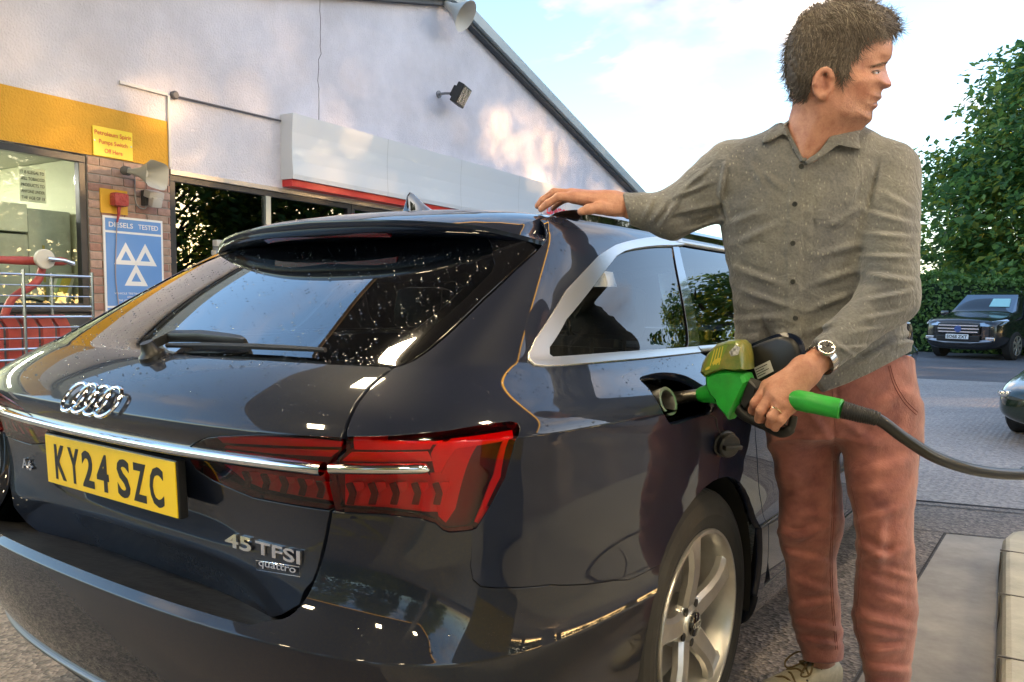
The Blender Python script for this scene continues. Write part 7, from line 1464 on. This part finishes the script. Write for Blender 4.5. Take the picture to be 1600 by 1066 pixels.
for sg in (-1, 1):
    quad_obj('side_window', [(sg*.925, 1.45, 1.11), (sg*.915, 3.6, 1.14), (sg*.70, 3.5, 1.50), (sg*.70, 1.95, 1.52)], DGLASS, ford, (sg*.012, 0, .006))
    bm = bmesh.new(); rr2 = [[(sg*(x), y, z) for x, y, z in ((.40, -.045, .80), (.64, .0, .79), (.86, .20, .83), (.905, .46, .93), (.86, .44, .97), (.70, .14, .92), (.46, .015, .87))]]; rr2.append([Vector(p)+Vector((sg*.02, -.02, .01)) for p in rr2[0]]); loft(bm, rr2); bm_obj('headlight', bm, mat('headlight', (.62, .66, .70), .08, metal=.8, bump=(20, .4, .02)), ford)
    bm = bmesh.new(); add_box(bm, (sg*.70, .03, .50), (.20, .06, .09), None, .02); bm_obj('fog_light', bm, mat('fog_silver', (.55, .56, .58), .2, metal=.9), ford)
    bm = bmesh.new(); add_box(bm, (sg*1.02, 1.42, 1.10), (.22, .14, .15), None, .05); bm_obj('wing_mirror', bm, BLACKP, ford, smooth=True)
    bm = bmesh.new(); add_tube(bm, [(sg*.60, 1.80, 1.655), (sg*.62, 2.1, 1.70), (sg*.62, 3.3, 1.70), (sg*.60, 3.7, 1.64)], .018, 6); bm_obj('roof_rail', bm, CHROME, ford)
    for y in (.90, 3.6):
        w_ = bpy.data.objects.new('wheel', None); link(w_, ford); w_.location = (sg*.93, y, .345)
        bm = bmesh.new(); add_lathe(bm, (0, 0, 0), (sg, 0, 0), [(.22, -.20), (.345, -.19), (.345, -.02), (.31, .01), (.23, .012)], 32); bm_obj('tyre', bm, TYRE, w_, smooth=True)
        for k in range(7):
            a = 2*PI*k/7; bm = bmesh.new(); add_box(bm, (sg*.014, .12*math.cos(a), .12*math.sin(a)), (.02, .21, .06), Matrix.Rotation(a, 3, 'X'), .006); bm_obj('spoke', bm, ALLOY, w_)
        bm = bmesh.new(); add_lathe(bm, (0, 0, 0), (sg, 0, 0), [(.235, -.01), (.238, .022), (.222, .022), (.218, -.01)], 32, cap=False); bm_obj('rim', bm, ALLOY, w_, smooth=True)
bm = bmesh.new(); add_box(bm, (0, -.035, .73), (.98, .06, .26), None, .03); bm_obj('grille', bm, BPLAST, ford)
for z_ in (.655, .73, .805):
    bm = bmesh.new(); add_box(bm, (0, -.07, z_), (.96-abs(z_-.73)*.6, .02, .030), None, .006); bm_obj('grille_bar', bm, CHROME, ford)
bm = bmesh.new(); add_lathe(bm, (0, -.078, .73), (0, -1, 0), [(.001, 0), (.085, 0), (.08, .012), (.001, .014)], 24); o = bm_obj('grille_badge', bm, mat('badge_blue', (.05, .10, .30), .2, coat=1), ford, smooth=True); o.scale = (1, 1, 1)
bm = bmesh.new(); add_box(bm, (0, -.045, .50), (1.0, .06, .14), None, .02); bm_obj('lower_grille', bm, BPLAST, ford)
bm = bmesh.new(); loft(bm, [[(x, y, .34+abs(x)*.12), (x, y-.05, .36+abs(x)*.12), (x, y, .41+abs(x)*.12)] for x, y in ((-.74, .06), (-.60, -.02), (-.3, -.04), (.3, -.04), (.60, -.02), (.74, .06))]); bm_obj('skid_trim', bm, mat('skid_silver', (.55, .56, .58), .3, metal=.8), ford, smooth=True)
bm = bmesh.new(); add_box(bm, (0, -.10, .545), (.53, .012, .115), None, .004); pl2 = bm_obj('number_plate', bm, SW, ford); text_obj('plate_lettering', 'EO68 ZXT', BLK, (-.235, -.107, .508), (1, 0, 0), (0, 0, 1), .075, .47, pl2, bold=.02)
# dark car nose at the right frame edge
np_ = on_plane(1566, 640, *(lambda q: (q, (0, 1, 0)))(at_depth(1566, 640, 6.8))); nx_ = at_depth(1567, 612, 6.8)
low = thing('low_car', 'low dark green car with only its shiny nose at the right edge', 'car', (nx_[0]+.66, nx_[1]+.16, 0), math.radians(-12)); low.scale = (1, 1, .84)
LOW = [(-.06, .42, .26, .46, .50, .36), (.0, .66, .20, .50, .56, .50), (.10, .76, .18, .54, .61, .60), (.40, .84, .17, .62, .68, .66), (1.1, .86, .18, .74, .80, .70), (1.35, .86, .18, .78, .88, .68), (1.9, .86, .18, .80, 1.22, .54), (2.4, .86, .18, .82, 1.28, .52), (3.2, .86, .2, .84, 1.18, .52), (3.8, .84, .24, .84, .92, .6), (4.1, .74, .3, .78, .82, .5)]
hull('car_body', LOW, mat('green_paint', (.008, .022, .012), .2, coat=1), low)
for sg in (-1, 1):
    bm = bmesh.new(); add_box(bm, (sg*.66, .13, .52), (.22, .10, .07), Matrix.Rotation(-sg*.5, 3, 'Z'), .03); bm_obj('headlight', bm, mat('headlight', (.62, .66, .70)), low, smooth=True)
    for y in (.95, 3.3):
        bm = bmesh.new(); add_lathe(bm, (sg*.80, y, .31), (sg, 0, 0), [(.2, -.18), (.31, -.17), (.31, .04), (.27, .065), (.19, .06), (.05, .05)], 32); bm_obj('wheel', bm, TYRE, low, smooth=True)
# ---------------------------------------------------------------- wire trolley rack by the shop window
tr = thing('trolley_rack', 'chrome wire trolley rack with red plastic parts and a white castor on top', 'trolley', tuple(np.array([*WP(2.25, 0, .75)[:2], 0]))); T0 = Vector((*WP(2.25, 0, .75)[:2], 0))
TC = mat('trolley_chrome', (.62, .63, .64), .22, metal=1); TRED = mat('trolley_red', (.42, .07, .06), .42, var=(9, .25))
def TP(l, d, z): return Vector(WP(l, z, d))-T0
Lx0, Lx1, d0_, d1_ = 1.62, 2.62, .45, 1.0
for l in (Lx0, 2.12, Lx1):
    for d_ in (d0_, d1_):
        bm = bmesh.new(); add_tube(bm, [TP(l, d_, .02), TP(l, d_, 1.36)], .014, 8); bm_obj('upright', bm, TC, tr, smooth=True)
for k, z_ in enumerate(np.arange(.20, 1.37, .075)):
    thick = .010 if k % 4 in (0, 3) else .0045
    bm = bmesh.new(); add_tube(bm, [TP(Lx0, d1_, z_), TP(Lx1, d1_, z_)], thick, 6); bm_obj('wire', bm, TC, tr, smooth=True)
    bm = bmesh.new(); add_tube(bm, [TP(Lx1, d1_, z_), TP(Lx1, d0_, z_)], thick*.8, 6); bm_obj('wire', bm, TC, tr, smooth=True)
for k in range(5):
    bm = bmesh.new(); l = 2.44-.12*k; loft(bm, [[TP(l+a, .90, z_), TP(l+b, .90, z_), TP(l+b, .94, z_), TP(l+a, .94, z_)] for z_, a, b in ((.30, -.04, .045), (.95, -.04, .045), (1.0, -.075, .02), (1.04, -.085, .0))]); bm_obj('red_flap', bm, TRED, tr)
bm = bmesh.new(); add_tube(bm, crom([TP(1.6, .80, 1.42), TP(2.2, .80, 1.43), TP(2.55, .80, 1.44)], 6), [.028]*6+[.032]*6+[.022], 10); bm_obj('handle', bm, TRED, tr, smooth=True)
bm = bmesh.new(); add_tube(bm, crom([TP(2.36, .82, 1.42), TP(2.30, .84, 1.28), TP(2.12, .86, 1.16), TP(2.05, .86, 1.02)], 6), .028, 10); bm_obj('red_arm', bm, TRED, tr, smooth=True)
bm = bmesh.new(); add_lathe(bm, TP(2.33, .88, 1.445), WN, [(.02, 0), (.068, 0), (.072, .006), (.072, .03), (.066, .036), (.03, .036)], 28); cs = bm_obj('castor', bm, mat('castor_white', (.62, .60, .55), .5), tr, smooth=True)
bm = bmesh.new(); add_tube(bm, [TP(2.33, .94, 1.445), TP(2.44, .95, 1.44), TP(2.52, .93, 1.42)], [.018, .014, .02], 8); bm_obj('castor_fork', bm, TC, tr, smooth=True)
bm = bmesh.new(); add_tube(bm, [TP(2.5, .7, 1.46), TP(2.9, .3, 1.44)], .008, 6); bm_obj('push_rod', bm, TC, tr, smooth=True)
# ---------------------------------------------------------------- rain beads on the car
drop = []; rngd = np.random.default_rng(4)
def beads(S, sr, vr, n, rmin, rmax, sgn=1):
    q = np.stack([rngd.uniform(*sr, n), rngd.uniform(*vr, n)], 1); P = S.ev(q); N = S.nor(q); fl = np.sign((N*(P-np.array([0, 1.6, .6]))).sum(1, keepdims=True)); N = N*fl; m = np.array([sgn, 1, 1]); 
    for p, n_, r in zip(P*m, N*m, rmin+(rmax-rmin)*rngd.uniform(0, 1, n)**3): drop.append((p, n_, r))
beads(SA, (0, 2.6), (VA+.2, TOPV-1.4), 620, .0009, .0028); beads(SA, (0, 2.6), (VA+.2, TOPV-1.4), 480, .0009, .0027, -1); beads(SB, (0, 2.4), (13.0, 15.9), 240, .0010, .0030); beads(SB, (0, 2.4), (13.0, 15.9), 180, .0010, .0030, -1)
beads(SA, (2.6, 8.0), (15.0, 18.6), 500, .0008, .0024); beads(SA, (3.0, 5.2), (19.0, TOPV-.2), 260, .0008, .0022); beads(SA, (2.7, 4.6), (7.6, 8.8), 60, .0010, .003)
for k in range(700):
    y = rngd.uniform(.93, 2.4); xe = np.interp(y, ee[:, 1], ee[:, 0]); x = rngd.uniform(-xe, xe)*.95; drop.append((np.array([x, y, roof_pt(x, y)]), np.array([0, 0, 1.]), .0012+.003*rngd.uniform()**3))
V = []; F = []
for p, n_, r in drop:
    r_, u_, a_ = frame_from(n_); r_, u_, a_ = map(np.array, (r_, u_, a_)); b0 = len(V)
    for (k, h) in ((1.0, 0), (.8, .45), (.4, .68)):
        for j in range(6): a = 2*PI*j/6; V.append(p+(r_*math.cos(a)+u_*math.sin(a))*r*k+a_*r*h)
    V.append(p+a_*r*.75)
    for t in range(2):
        for j in range(6): F.append((b0+t*6+j, b0+t*6+(j+1) % 6, b0+t*6+6+(j+1) % 6, b0+t*6+6+j))
    for j in range(6): F.append((b0+12+j, b0+12+(j+1) % 6, b0+18))
o = mesh_obj('rain_beads', V, F, mat('water', (.95, .97, 1), .02, trans=1.0, ior=1.33), car, smooth=True); o['kind'] = 'stuff'
